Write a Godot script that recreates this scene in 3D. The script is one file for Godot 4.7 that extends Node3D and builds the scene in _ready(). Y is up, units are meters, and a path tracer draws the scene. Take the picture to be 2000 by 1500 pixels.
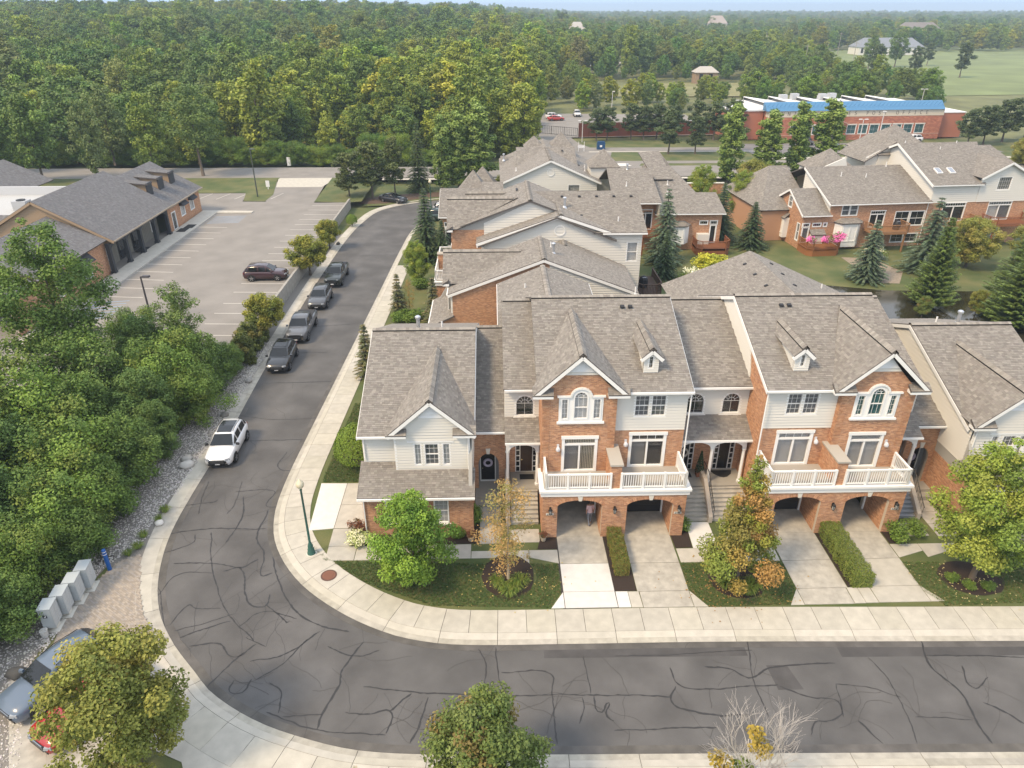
extends Node3D

func _ready() -> void:
	rng.seed = 20240817
	setup_view()
	build_ground()
	make_protos()
	build_houses()
	build_plants()
	build_cars()
	build_street_things()
	build_person()

func setup_view() -> void:
	var cam := Camera3D.new()
	cam.name = "camera"
	cam.fov = 2.0 * rad_to_deg(atan(750.0 / 1388.0))
	cam.far = 9000.0
	cam.near = 0.5
	add_child(cam)
	cam.transform = Transform3D(Basis(UP, deg_to_rad(-1.459)) * Basis(R, deg_to_rad(-27.903)), Vector3(0, 28, 0))
	var e := Environment.new()
	e.background_mode = Environment.BG_SKY
	var sky := ProceduralSkyMaterial.new()
	sky.sky_top_color = Color(0.84, 0.87, 0.92)
	sky.sky_horizon_color = Color(0.68, 0.81, 0.97)
	sky.sky_curve = 0.03
	sky.ground_horizon_color = Color(0.75, 0.8, 0.84)
	sky.ground_bottom_color = Color(0.3, 0.32, 0.28)
	sky.ground_curve = 0.05
	sky.energy_multiplier = 1.0
	e.sky = Sky.new()
	e.sky.sky_material = sky
	e.tonemap_mode = Environment.TONE_MAPPER_LINEAR
	e.tonemap_exposure = 1.85
	e.fog_enabled = true
	e.fog_density = 0.0003
	e.fog_light_color = Color(0.82, 0.91, 1.0)
	e.sdfgi_enabled = true; e.ssao_enabled = true; e.ssil_enabled = true
	var we := WorldEnvironment.new()
	we.name = "world_environment"
	we.environment = e
	add_child(we)
	var sun := DirectionalLight3D.new()
	sun.name = "sun"
	sun.light_energy = 0.72
	sun.light_color = Color(1.0, 0.9, 0.76)
	sun.light_angular_distance = 14.0
	sun.shadow_enabled = true
	add_child(sun)
	sun.look_at_from_position(Vector3(-52, 74, 34), Vector3.ZERO)
	glass = mat("window_glass", lin(0.03, 0.035, 0.04), 0.03)
	glass.transparency = BaseMaterial3D.TRANSPARENCY_ALPHA
	glass.albedo_color.a = 0.1

# ---------------------------------------------------------------- helpers
class Faces:
	var v := PackedVector3Array()
	var c := PackedColorArray()
	var col := Color.WHITE
	func tri(a: Vector3, b: Vector3, d: Vector3) -> void:
		v.append(a); v.append(b); v.append(d)
		c.append(col); c.append(col); c.append(col)
	func quad(a: Vector3, b: Vector3, d: Vector3, e: Vector3) -> void:
		tri(a, b, d); tri(a, d, e)
	func box(lo: Vector3, hi: Vector3) -> void:
		obox(Transform3D(Basis(), (lo + hi) / 2), hi - lo)
	func obox(t: Transform3D, s: Vector3, taper := 1.0) -> void:
		var p := []
		for k in 8:
			var q := Vector3((k & 1) - 0.5, ((k >> 1) & 1) - 0.5, ((k >> 2) & 1) - 0.5) * s
			if k & 2:
				q.x *= taper; q.z *= taper
			p.append(t * q)
		for f in [[0, 2, 3, 1], [4, 5, 7, 6], [0, 4, 6, 2], [1, 3, 7, 5], [2, 6, 7, 3], [0, 1, 5, 4]]:
			quad(p[f[0]], p[f[1]], p[f[2]], p[f[3]])
	func tube(pts: Array, rad: Array, n := 8, cap := true) -> void:
		var last := []
		for i in pts.size():
			var d: Vector3 = (pts[mini(i + 1, pts.size() - 1)] - pts[maxi(i - 1, 0)]).normalized()
			var s: Vector3 = d.cross(Vector3(0.31, 0.2, 0.93) if absf(d.z) < 0.9 else Vector3.RIGHT).normalized()
			var r: Vector3 = s.cross(d)
			var ring := []
			for k in n:
				var a := TAU * k / n
				ring.append(pts[i] + (s * cos(a) + r * sin(a)) * rad[i])
			if i > 0:
				for k in n:
					quad(last[k], last[(k + 1) % n], ring[(k + 1) % n], ring[k])
			if cap and (i == 0 or i == pts.size() - 1):
				for k in n:
					tri(pts[i], ring[k], ring[(k + 1) % n])
			last = ring
	func lathe(at: Vector3, prof: Array, n := 12) -> void:   # prof: [radius, height] pairs
		for i in prof.size() - 1:
			for k in n:
				var a := TAU * k / n
				var b := TAU * (k + 1) / n
				var A := Vector3(cos(a), 0, sin(a))
				var C := Vector3(cos(b), 0, sin(b))
				var up := Vector3.UP
				quad(at + A * prof[i][0] + up * prof[i][1], at + C * prof[i][0] + up * prof[i][1], at + C * prof[i + 1][0] + up * prof[i + 1][1], at + A * prof[i + 1][0] + up * prof[i + 1][1])
	func sheet(poly: PackedVector2Array, y: float) -> void:   # flat ground polygon, x and z
		var ix := Geometry2D.triangulate_polygon(poly)
		for i in range(0, ix.size(), 3):
			var q := [poly[ix[i]], poly[ix[i + 1]], poly[ix[i + 2]]]
			tri(Vector3(q[0].x, y, q[0].y), Vector3(q[1].x, y, q[1].y), Vector3(q[2].x, y, q[2].y))
	func slab(poly: PackedVector2Array, y0: float, y1: float) -> void:
		sheet(poly, y1)
		for i in poly.size():
			var a := poly[i]
			var b := poly[(i + 1) % poly.size()]
			quad(Vector3(a.x, y0, a.y), Vector3(b.x, y0, b.y), Vector3(b.x, y1, b.y), Vector3(a.x, y1, a.y))
	func prism(poly: PackedVector2Array, o: Vector3, u: Vector3, w: Vector3, d: Vector3) -> void:   # polygon in the plane o + u x + w y, pushed along d
		var ix := Geometry2D.triangulate_polygon(poly)
		for i in range(0, ix.size(), 3):
			var q := []
			for k in 3:
				q.append(o + u * poly[ix[i + k]].x + w * poly[ix[i + k]].y)
			tri(q[0], q[1], q[2]); tri(q[0] + d, q[2] + d, q[1] + d)
		for i in poly.size():
			var a: Vector3 = o + u * poly[i].x + w * poly[i].y
			var j := (i + 1) % poly.size()
			var b: Vector3 = o + u * poly[j].x + w * poly[j].y
			quad(a, b, b + d, a + d)
	func mesh() -> ArrayMesh:
		var a := []
		a.resize(Mesh.ARRAY_MAX)
		a[Mesh.ARRAY_VERTEX] = v
		a[Mesh.ARRAY_COLOR] = c
		var m := ArrayMesh.new()
		if v.size():
			m.add_surface_from_arrays(Mesh.PRIMITIVE_TRIANGLES, a)
		return m
	func smooth(angle := 0.0) -> ArrayMesh:
		var st := SurfaceTool.new()
		st.begin(Mesh.PRIMITIVE_TRIANGLES)
		st.set_smooth_group(0)
		for i in v.size():
			st.set_color(c[i]); st.add_vertex(v[i])
		st.index(); st.generate_normals()
		return st.commit()

const UP := Vector3.UP
var mats := {}
var names := {}
var base := Vector3.ZERO     # base of the thing being built: its parts are given in world coordinates
var rng := RandomNumberGenerator.new()

func lin(r: float, g: float, b: float) -> Color:
	return Color(r, g, b)

func mat(called: String, c: Color, rough := 0.8, metal := 0.0) -> StandardMaterial3D:
	if not mats.has(called):
		var m := StandardMaterial3D.new()
		m.resource_name = called
		m.albedo_color = c.linear_to_srgb()
		m.roughness = rough
		m.metallic = metal
		m.vertex_color_use_as_albedo = true
		mats[called] = m
	return mats[called]

func noise_tex(sd: int, freq: float, lo: float, hi: float, size := 512, oct := 4, kind := FastNoiseLite.TYPE_SIMPLEX_SMOOTH, warm := Color(1, 1, 1)) -> NoiseTexture2D:
	var n := FastNoiseLite.new()
	n.seed = sd; n.frequency = freq; n.fractal_octaves = oct; n.noise_type = kind
	var t := NoiseTexture2D.new()
	t.width = size; t.height = size; t.seamless = true; t.noise = n
	var g := Gradient.new()
	g.set_color(0, Color(lo * warm.r, lo * warm.g, lo * warm.b).linear_to_srgb()); g.set_color(1, Color(hi, hi, hi).linear_to_srgb())
	t.color_ramp = g
	return t

func gmat(called: String, c: Color, coarse: Texture2D, cm: float, fine: Texture2D, fm: float, rough := 0.9) -> StandardMaterial3D:   # ground: coarse patches and fine grain, metres per repeat
	if mats.has(called):
		return mats[called]
	var m := mat(called, c, rough)
	m.albedo_texture = coarse
	m.uv1_triplanar = true; m.uv1_world_triplanar = true
	m.uv1_scale = Vector3.ONE / cm
	if fine:
		m.detail_enabled = true
		m.detail_albedo = fine
		m.detail_blend_mode = BaseMaterial3D.BLEND_MODE_MUL
		m.detail_uv_layer = BaseMaterial3D.DETAIL_UV_2
		m.uv2_triplanar = true; m.uv2_world_triplanar = true
		m.uv2_scale = Vector3.ONE / fm
	return m

func numbered(called: String) -> String:
	var n: int = names.get(called, 0)
	names[called] = n + 1
	return called if n == 0 else "%s_%03d" % [called, n]

func tag(o: Node3D, label: String, category: String, group := "", kind := "") -> Node3D:
	if label: o.set_meta("label", label)
	if category: o.set_meta("category", category)
	if group: o.set_meta("group", group)
	if kind: o.set_meta("kind", kind)
	return o

func thing(called: String, at: Vector3, label: String, category: String, group := "", kind := "") -> Node3D:
	var o := Node3D.new()
	o.name = numbered(called)
	o.position = at
	add_child(o)
	base = at
	tag(o, label, category, group, kind)
	return o

func put(called: String, m: Mesh, mt: Material, parent: Node3D = null, local := false) -> MeshInstance3D:   # one mesh; under a thing its vertices are in world coordinates unless local
	var o := MeshInstance3D.new()
	o.mesh = m
	o.material_override = mt
	if parent == null:
		o.name = numbered(called)
		add_child(o)
	else:
		var n := 0
		var key := "_%s" % called
		if parent.has_meta(key): n = parent.get_meta(key)
		parent.set_meta(key, n + 1)
		o.name = called if n == 0 else "%s_%03d" % [called, n]
		parent.add_child(o)
		if not local and parent.get_parent() == self:
			o.position = -base
	return o

func structure(called: String, m: Mesh, mt: Material) -> MeshInstance3D:
	var o := put(called, m, mt)
	o.set_meta("kind", "structure")
	return o

func dup(src: Node3D, called: String, t: Transform3D, label: String, category := "", group := "") -> Node3D:
	var r: Node3D = src.duplicate()
	r.name = numbered(called)
	add_child(r)
	r.transform = t
	tag(r, label, category, group)
	return r

func V2(a: Array) -> PackedVector2Array:
	var r := PackedVector2Array()
	for i in range(0, a.size(), 2):
		r.append(Vector2(a[i], a[i + 1]))
	return r

func rect2(x0: float, y0: float, x1: float, y1: float) -> PackedVector2Array:
	return V2([x0, y0, x1, y0, x1, y1, x0, y1])

func arch2(x0: float, x1: float, y0: float, spring: float, top: float, n := 10) -> PackedVector2Array:   # an opening with a curved head
	var r := V2([x0, y0, x1, y0])
	for k in n + 1:
		var a := PI * k / n
		r.append(Vector2((x0 + x1) / 2 + cos(a) * (x1 - x0) / 2, spring + sin(a) * (top - spring)))
	return r

func bbox2(p: PackedVector2Array) -> Rect2:
	var b := Rect2(p[0], Vector2.ZERO)
	for q in p: b = b.expand(q)
	return b

func cut(poly: PackedVector2Array, holes: Array) -> Array:   # simple polygons that cover poly without the holes
	var out := [poly]
	for h in holes:
		var hb := bbox2(h)
		var x := hb.get_center().x
		var next := []
		for p in out:
			if not bbox2(p).intersects(hb):
				next.append(p); continue
			for half in [rect2(-500, -500, x, 500), rect2(x, -500, 500, 500)]:
				for q in Geometry2D.intersect_polygons(p, half):
					for r in Geometry2D.clip_polygons(q, h):
						if not Geometry2D.is_polygon_clockwise(r) or true: next.append(r)
		out = next
	return out

# ---- walls: o + u x + UP y is the outer face, n = u x UP points outwards
func wall(parent: Node3D, called: String, o: Vector3, u: Vector3, poly: PackedVector2Array, holes: Array, mt: Material, t := 0.22) -> MeshInstance3D:
	var f := Faces.new()
	var n := u.cross(UP)
	for p in cut(poly, holes):
		var ix := Geometry2D.triangulate_polygon(p)
		for i in range(0, ix.size(), 3):
			var q := []
			for k in 3: q.append(o + u * p[ix[i + k]].x + UP * p[ix[i + k]].y)
			f.tri(q[0], q[1], q[2]); f.tri(q[0] - n * t, q[2] - n * t, q[1] - n * t)
	for p in [poly] + holes:
		for i in p.size():
			var a: Vector3 = o + u * p[i].x + UP * p[i].y
			var b: Vector3 = o + u * p[(i + 1) % p.size()].x + UP * p[(i + 1) % p.size()].y
			f.quad(a, b, b - n * t, a - n * t)
	return put(called, f.mesh(), mt, parent)

func inside_all(p: PackedVector2Array, q: PackedVector2Array) -> bool:
	for a in p:
		if not Geometry2D.is_point_in_polygon(a, q): return false
	return true

func clipped(r: PackedVector2Array, poly: PackedVector2Array, pb: Rect2, holes: Array, hb: Array) -> Array:
	var rb := bbox2(r)
	if not pb.intersects(rb): return []
	var got: Array = [r] if inside_all(r, poly) else Geometry2D.intersect_polygons(r, poly)
	for k in holes.size():
		if hb[k].intersects(rb):
			var nx := []
			for g in got: nx += Geometry2D.clip_polygons(g, holes[k])
			got = nx
	return got

func bricks(parent: Node3D, o: Vector3, u: Vector3, poly: PackedVector2Array, holes: Array, tones: Array, called := "bricks", bl := 0.203, bh := 0.0677) -> void:   # every brick stands 7 mm proud of the mortar
	var f := Faces.new()
	var n := u.cross(UP)
	var pb := bbox2(poly)
	var hb := holes.map(func(h): return bbox2(h))
	var row := 0
	var y := pb.position.y
	while y < pb.end.y - 0.02:
		var x := pb.position.x - (bl / 2 if row % 2 else 0.0)
		while x < pb.end.x:
			var r := rect2(maxf(x, pb.position.x), y, minf(x + bl - 0.011, pb.end.x), y + bh - 0.011)
			if r[1].x - r[0].x > 0.02:
				f.col = tones[rng.randi() % tones.size()] * rng.randf_range(0.86, 1.14)
				for g in clipped(r, poly, pb, holes, hb):
					var gs: int = g.size()
					var P := []
					for q in g: P.append(o + u * q.x + UP * q.y)
					var d := n * rng.randf_range(0.005, 0.009)
					for k in range(1, gs - 1): f.tri(P[0] + d, P[k] + d, P[k + 1] + d)
					for k in gs: f.quad(P[k], P[(k + 1) % gs], P[(k + 1) % gs] + d, P[k] + d)
			x += bl
		y += bh; row += 1
	var b := put(called, f.mesh(), mat("brick_face", Color.WHITE, 0.85), parent)
	b.set_meta("kind", "stuff")

func siding(parent: Node3D, o: Vector3, u: Vector3, poly: PackedVector2Array, holes: Array, h := 0.19, tone := Color(1, 1, 1), joined := false) -> void:   # lapped boards, each a piece of its own
	var n := u.cross(UP)
	var pb := bbox2(poly)
	var hb := holes.map(func(q): return bbox2(q))
	var all := Faces.new()
	var y := pb.position.y
	while y < pb.end.y - 0.01:
		var top := minf(y + h, pb.end.y)
		for g in clipped(rect2(pb.position.x - 0.1, y, pb.end.x + 0.1, top - 0.014), poly, pb, holes, hb):
			var f := all if joined else Faces.new()
			f.col = tone * rng.randf_range(0.97, 1.03)
			var P := []
			var Q := []
			for q in g:
				P.append(o + u * q.x + UP * q.y)
				Q.append(P[-1] + n * lerpf(0.055, 0.004, (q.y - y) / h))
			var ix := Geometry2D.triangulate_polygon(g)
			for i in range(0, ix.size(), 3): f.tri(Q[ix[i]], Q[ix[i + 1]], Q[ix[i + 2]])
			for k in P.size(): f.quad(P[k], P[(k + 1) % P.size()], Q[(k + 1) % P.size()], Q[k])
			if not joined: put("siding_board", f.mesh(), mat("siding", lin(0.64, 0.62, 0.565), 0.6), parent)
		y += h
	if joined:
		put("siding_boards", all.mesh(), mat("siding", lin(0.64, 0.62, 0.565), 0.6), parent).set_meta("kind", "stuff")

var shingle_tones := [Color(0.235, 0.217, 0.192), Color(0.215, 0.197, 0.174), Color(0.262, 0.243, 0.215), Color(0.19, 0.173, 0.154), Color(0.23, 0.212, 0.19), Color(0.205, 0.188, 0.168)]
var grey_tones := [Color(0.15, 0.148, 0.15), Color(0.135, 0.132, 0.135), Color(0.17, 0.168, 0.17), Color(0.15, 0.145, 0.145)]

# ---- a roof plane: pts[0] -> pts[1] is its eave; a slab with shingles laid in courses on it
func roof(parent: Node3D, pts: Array, tones: Array = shingle_tones, course := 0.145, thick := 0.13) -> void:
	var o: Vector3 = pts[0]
	var u: Vector3 = (pts[1] - pts[0]).normalized()
	var n: Vector3 = u.cross((pts[2] - pts[1]).normalized()).normalized()
	if n.y < 0: n = -n
	var w: Vector3 = n.cross(u).normalized()
	if w.y < 0: w = -w
	var poly := PackedVector2Array()
	for p in pts: poly.append(Vector2((p - o).dot(u), (p - o).dot(w)))
	var s := Faces.new()
	s.prism(poly, o, u, w, -n * thick)
	var deck := put("roof", s.mesh(), mat("roof_edge", lin(0.10, 0.09, 0.085), 0.9), parent)
	var f := Faces.new()
	var pb := bbox2(poly)
	var y := pb.position.y
	while y < pb.end.y - 0.01:
		var x := pb.position.x - rng.randf() * 0.3
		while x < pb.end.x:
			var wd := rng.randf_range(0.11, 0.34)
			f.col = tones[rng.randi() % tones.size()] * rng.randf_range(0.9, 1.1)
			for g in clipped(rect2(x, y - 0.004, x + wd - 0.006, y + course), poly, pb, [], []):
				var lift := rng.randf_range(0.012, 0.022)
				var P := []
				for q in g: P.append(o + u * q.x + w * q.y + n * lerpf(lift, 0.003, clampf((q.y - y) / course, 0, 1)))
				for k in range(1, P.size() - 1): f.tri(P[0], P[k], P[k + 1])
				if g.size() == 4:
					f.col = f.col * 0.8
					f.quad(P[0], P[1], P[1] - n * lift, P[0] - n * lift)
			x += wd
		y += course
	var sh := put("shingles", f.mesh(), mat("shingle", Color.WHITE, 0.92), deck)
	sh.set_meta("kind", "stuff")

func bar(parent: Node3D, called: String, a: Vector3, b: Vector3, wide: float, tall: float, mt: Material, up := Vector3.UP) -> MeshInstance3D:   # a straight piece with a rectangular section
	var d := (b - a).normalized()
	var s := d.cross(up).normalized()
	var f := Faces.new()
	f.obox(Transform3D(Basis(s, s.cross(d), -d), (a + b) / 2), Vector3(wide, tall, a.distance_to(b)))
	return put(called, f.mesh(), mt, parent)

func ridge(parent: Node3D, a: Vector3, b: Vector3, slope := 0.38, slope2 := -1.0, wide := 0.21) -> void:   # overlapping caps along a ridge, with the dark vent gap under their edges
	var d := (b - a).normalized()
	var s := d.cross(UP).normalized()
	var l := a.distance_to(b)
	var f := Faces.new()
	var g := Faces.new()
	if slope2 < 0: slope2 = slope
	var k := 0.0
	while k < l - 0.05:
		var e := minf(k + 0.22, l)
		f.col = shingle_tones[rng.randi() % 6] * rng.randf_range(1.0, 1.25)
		var p := a + d * k + UP * 0.115
		var q := a + d * e + UP * 0.1
		f.quad(p, q, q + s * wide - UP * wide * slope, p + s * wide - UP * wide * slope)
		f.quad(p, p - s * wide - UP * wide * slope2, q - s * wide - UP * wide * slope2, q)
		f.quad(p, p + s * wide - UP * wide * slope, p + s * wide - UP * (wide * slope + 0.03), p - UP * 0.03)
		k += 0.22
	for sg in [1.0, -1.0]:
		var sl: float = slope if sg > 0 else slope2
		var e0: Vector3 = s * sg * wide * 0.985 - UP * (wide * sl - 0.105)
		g.quad(a + e0, b + e0, b + e0 - UP * 0.09, a + e0 - UP * 0.09)
	var cap := put("ridge_cap", f.mesh(), mat("shingle", Color.WHITE), parent)
	put("ridge_vent", g.mesh(), mat("vent_gap", lin(0.012, 0.012, 0.012)), cap)

func ring(f: Faces, outer: PackedVector2Array, inner: PackedVector2Array, o: Vector3, u: Vector3, z0: float, z1: float) -> void:
	var n := u.cross(UP)
	var m := outer.size()
	for k in m:
		var j := (k + 1) % m
		var A: Vector3 = o + u * outer[k].x + UP * outer[k].y
		var C: Vector3 = o + u * outer[j].x + UP * outer[j].y
		var a: Vector3 = o + u * inner[k].x + UP * inner[k].y
		var c: Vector3 = o + u * inner[j].x + UP * inner[j].y
		f.quad(A + n * z1, C + n * z1, c + n * z1, a + n * z1)
		f.quad(A + n * z0, C + n * z0, C + n * z1, A + n * z1)
		f.quad(a + n * z1, c + n * z1, c + n * z0, a + n * z0)

func shrunk(p: PackedVector2Array, d: float) -> PackedVector2Array:
	var b := bbox2(p)
	var c := b.get_center()
	var r := PackedVector2Array()
	for q in p: r.append(c + (q - c) * Vector2((b.size.x - 2 * d) / b.size.x, (b.size.y - 2 * d) / b.size.y))
	return r

var glass: StandardMaterial3D

# ---- a window in the opening «hole»: frame, pane, bars, and what hangs behind it
func window(parent: Node3D, o: Vector3, u: Vector3, hole: PackedVector2Array, cols := 2, rows := 2, behind := "dark", trim := 0.07, sash := 0.5, called := "window", frame := "white_trim") -> MeshInstance3D:
	var n := u.cross(UP)
	var b := bbox2(hole)
	var f := Faces.new()
	ring(f, shrunk(hole, -trim), shrunk(hole, 0.045), o, u, -0.1, 0.035)
	if sash > 0:
		var y := b.position.y + b.size.y * sash
		f.obox(Transform3D(Basis(u, UP, n), o + u * b.get_center().x + UP * y - n * 0.04), Vector3(b.size.x, 0.05, 0.05))
	var win := put(called, f.mesh(), mat(frame, lin(0.78, 0.78, 0.76), 0.45), parent)
	var p := Faces.new()
	p.prism(shrunk(hole, 0.03), o - n * 0.07, u, UP, -n * 0.006)
	put("pane", p.mesh(), glass, win)
	var q := Faces.new()
	q.prism(shrunk(hole, 0.0), o - n * 0.16, u, UP, -n * 0.02)
	var tone: Color = {"dark": lin(0.012, 0.013, 0.016), "curtain": lin(0.62, 0.63, 0.63), "blind": lin(0.45, 0.43, 0.38), "grey": lin(0.19, 0.195, 0.2), "teal": lin(0.03, 0.11, 0.12), "pale": lin(0.6, 0.6, 0.58), "door": lin(0.05, 0.03, 0.022)}[behind]
	put("curtain" if behind in ["curtain", "pale"] else "blind" if behind == "blind" else "room", q.mesh(), mat("behind_" + behind, tone, 0.9), win)
	if cols > 1 or rows > 1:
		var g := Faces.new()
		for k in range(1, cols):
			g.obox(Transform3D(Basis(u, UP, n), o + u * (b.position.x + b.size.x * k / cols) + UP * b.get_center().y - n * 0.062), Vector3(0.015, b.size.y - 0.04, 0.012))
		for k in range(1, rows):
			g.obox(Transform3D(Basis(u, UP, n), o + u * b.get_center().x + UP * (b.position.y + b.size.y * k / rows) - n * 0.062), Vector3(b.size.x - 0.06, 0.015, 0.012))
		put("glazing_bars", g.mesh(), mat(frame, lin(0.78, 0.78, 0.76)), win)
	return win

func fan_bars(win: Node3D, o: Vector3, u: Vector3, hole: PackedVector2Array, spring: float, k := 5) -> void:
	var n := u.cross(UP)
	var b := bbox2(hole)
	var g := Faces.new()
	var c := Vector2(b.get_center().x, spring)
	for i in range(1, k):
		var a := PI * i / k
		var e := c + Vector2(cos(a) * b.size.x / 2, sin(a) * (b.end.y - spring))
		var s := c + (e - c) * 0.4
		g.tube([o + u * s.x + UP * s.y - n * 0.06, o + u * e.x + UP * e.y - n * 0.06], [0.014, 0.014], 4)
	var arc := []
	for i in 9:
		var a := PI * i / 8
		arc.append(o + u * (c.x + cos(a) * b.size.x * 0.2) + UP * (c.y + sin(a) * (b.end.y - spring) * 0.4) - n * 0.06)
	g.tube(arc, [0.014, 0.014, 0.014, 0.014, 0.014, 0.014, 0.014, 0.014, 0.014], 4)
	g.tube([o + u * b.position.x + UP * spring - n * 0.06, o + u * b.end.x + UP * spring - n * 0.06], [0.016, 0.016], 4)
	put("fan_bars", g.mesh(), mat("white_trim", lin(0.78, 0.78, 0.76)), win)

# ---- sliding door with a row of lights above it, in a wide casing
func patio_door(parent: Node3D, o: Vector3, u: Vector3, x0: float, x1: float, y0: float, y1: float, behind := ["grey", "blind"], lights := 4, casing := true) -> void:
	var n := u.cross(UP)
	var f := Faces.new()
	var e := 0.15 if casing else 0.06
	var bx := func(ax, ay, bx, by, z0, z1): f.obox(Transform3D(Basis(u, UP, n), o + u * (ax + bx) / 2 + UP * (ay + by) / 2 + n * (z0 + z1) / 2), Vector3(bx - ax, by - ay, z1 - z0))
	bx.call(x0 - e, y0 - 0.02, x0 + 0.02, y1, -0.1, 0.05)
	bx.call(x1 - 0.02, y0 - 0.02, x1 + e, y1, -0.1, 0.05)
	bx.call(x0 - e - 0.04, y1, x1 + e + 0.04, y1 + e + 0.05, -0.1, 0.09)
	var ht := y1 - 0.42
	bx.call(x0, ht - 0.05, x1, ht + 0.06, -0.12, 0.02)
	var xm := (x0 + x1) / 2
	bx.call(xm - 0.05, y0, xm + 0.05, ht, -0.12, 0.0)
	bx.call(x0, y0 - 0.05, x1, y0 + 0.07, -0.12, 0.03)
	var d := put("patio_door", f.mesh(), mat("white_trim", lin(0.78, 0.78, 0.76)), parent)
	var k := 0
	for h in [rect2(x0, y0, xm, ht), rect2(xm, y0, x1, ht), rect2(x0, ht, x1, y1)]:
		var p := Faces.new()
		p.prism(h, o - n * (0.085 + 0.01 * k), u, UP, -n * 0.005)
		put("pane", p.mesh(), glass, d)
		var q := Faces.new()
		var w: String = behind[mini(k, behind.size() - 1)]
		if w == "blind":
			var x: float = h[0].x
			while x < h[1].x - 0.04:
				q.obox(Transform3D(Basis(u.rotated(UP, 0.5), UP, n.rotated(UP, 0.5)), o + u * (x + 0.05) + UP * (h[0].y + h[2].y) / 2 - n * 0.17), Vector3(0.085, h[2].y - h[0].y - 0.02, 0.004))
				x += 0.1
			put("blind", q.mesh(), mat("behind_slat", lin(0.55, 0.5, 0.38)), d)
			q = Faces.new()
			q.prism(h, o - n * 0.215, u, UP, -n * 0.004)
			put("room", q.mesh(), mat("behind_dark", lin(0.012, 0.013, 0.016)), d)
		else:
			var tone: Color = {"dark": lin(0.012, 0.013, 0.016), "grey": lin(0.2, 0.2, 0.21), "pale": lin(0.6, 0.6, 0.58), "curtain": lin(0.42, 0.43, 0.44)}[w]
			q.prism(h, o - n * 0.19, u, UP, -n * 0.004)
			put("room" if w in ["dark", "grey"] else "curtain", q.mesh(), mat("behind_" + w, tone), d)
		k += 1
	if lights > 1:
		var g := Faces.new()
		for i in range(1, lights):
			g.obox(Transform3D(Basis(u, UP, n), o + u * (x0 + (x1 - x0) * i / lights) + UP * (ht + y1) / 2 - n * 0.085), Vector3(0.03, y1 - ht, 0.012))
		put("glazing_bars", g.mesh(), mat("white_trim", lin(0.78, 0.78, 0.76)), d)

func gable_sides(p: Array, apex: Vector2) -> PackedVector2Array:
	return V2(p + [apex.x, apex.y])

func downspout(parent: Node3D, pts: Array, called := "downspout") -> void:
	var f := Faces.new()
	var r := []
	for p in pts: r.append(0.045)
	f.tube(pts, r, 5)
	put(called, f.mesh(), mat("white_trim", lin(0.78, 0.78, 0.76)), parent)
# ---------------------------------------------------------------- townhouses
var brick_tones := [Color(0.47, 0.25, 0.135), Color(0.41, 0.205, 0.11), Color(0.52, 0.295, 0.17), Color(0.44, 0.23, 0.125), Color(0.36, 0.185, 0.11), Color(0.49, 0.275, 0.165)]
const R := Vector3.RIGHT
const FZ := Vector3(0, 0, 1)     # wall facing left, measured towards the viewer
const BZ := Vector3(0, 0, -1)    # wall facing right

func mortar() -> StandardMaterial3D: return mat("mortar", lin(0.5, 0.43, 0.34), 0.95)
func backing() -> StandardMaterial3D: return mat("siding_back", lin(0.36, 0.35, 0.325), 0.9)
func trim() -> StandardMaterial3D: return mat("white_trim", lin(0.78, 0.78, 0.76), 0.45)

func brick_wall(t: Node3D, o: Vector3, u: Vector3, poly: PackedVector2Array, holes: Array = [], called := "wall") -> void:
	wall(t, called, o, u, poly, holes, mortar())
	bricks(t, o, u, poly, holes, brick_tones)

func siding_wall(t: Node3D, o: Vector3, u: Vector3, poly: PackedVector2Array, holes: Array = [], joined := false, h := 0.19) -> void:
	wall(t, "wall", o, u, poly, holes, backing())
	siding(t, o, u, poly, holes, h, Color(1, 1, 1), joined)

func gutter(t: Node3D, a: Vector3, b: Vector3) -> void:
	bar(t, "gutter", a - UP * 0.07, b - UP * 0.07, 0.11, 0.12, trim())

func fascia(t: Node3D, a: Vector3, b: Vector3, tall := 0.24) -> void:
	bar(t, "fascia", a - UP * 0.13, b - UP * 0.13, 0.05, tall, trim())

func soldier_arch(t: Node3D, o: Vector3, u: Vector3, c: float, r: float, spring: float, rise: float, deep := 0.22) -> void:   # a ring of bricks on edge over an opening
	var n := u.cross(UP)
	var f := Faces.new()
	var k := int(PI * (r + rise) / 2 / 0.078)
	for i in k:
		var a := PI * (i + 0.5) / k
		f.col = brick_tones[rng.randi() % 6] * rng.randf_range(0.95, 1.25)
		var p := Vector2(c + cos(a) * (r + deep / 2), spring + sin(a) * (rise + deep / 2))
		var d := Vector2(cos(a) * r, sin(a) * r * r / maxf(rise, 0.1)).normalized()
		var w := u * d.x + UP * d.y
		f.obox(Transform3D(Basis(w.cross(n), w, n), o + u * p.x + UP * p.y), Vector3(0.066, deep, 0.03))
	put("arch_bricks", f.mesh(), mat("brick_face", Color.WHITE), t).set_meta("kind", "stuff")

func keystone(t: Node3D, o: Vector3, u: Vector3, x: float, y0: float, y1: float) -> void:
	var f := Faces.new()
	f.prism(V2([x - 0.09, y0, x + 0.09, y0, x + 0.15, y1, x - 0.15, y1]), o + u.cross(UP) * 0.05, u, UP, -u.cross(UP) * 0.1)
	put("keystone", f.mesh(), mat("cast_stone", lin(0.62, 0.6, 0.54)), t)

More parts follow.
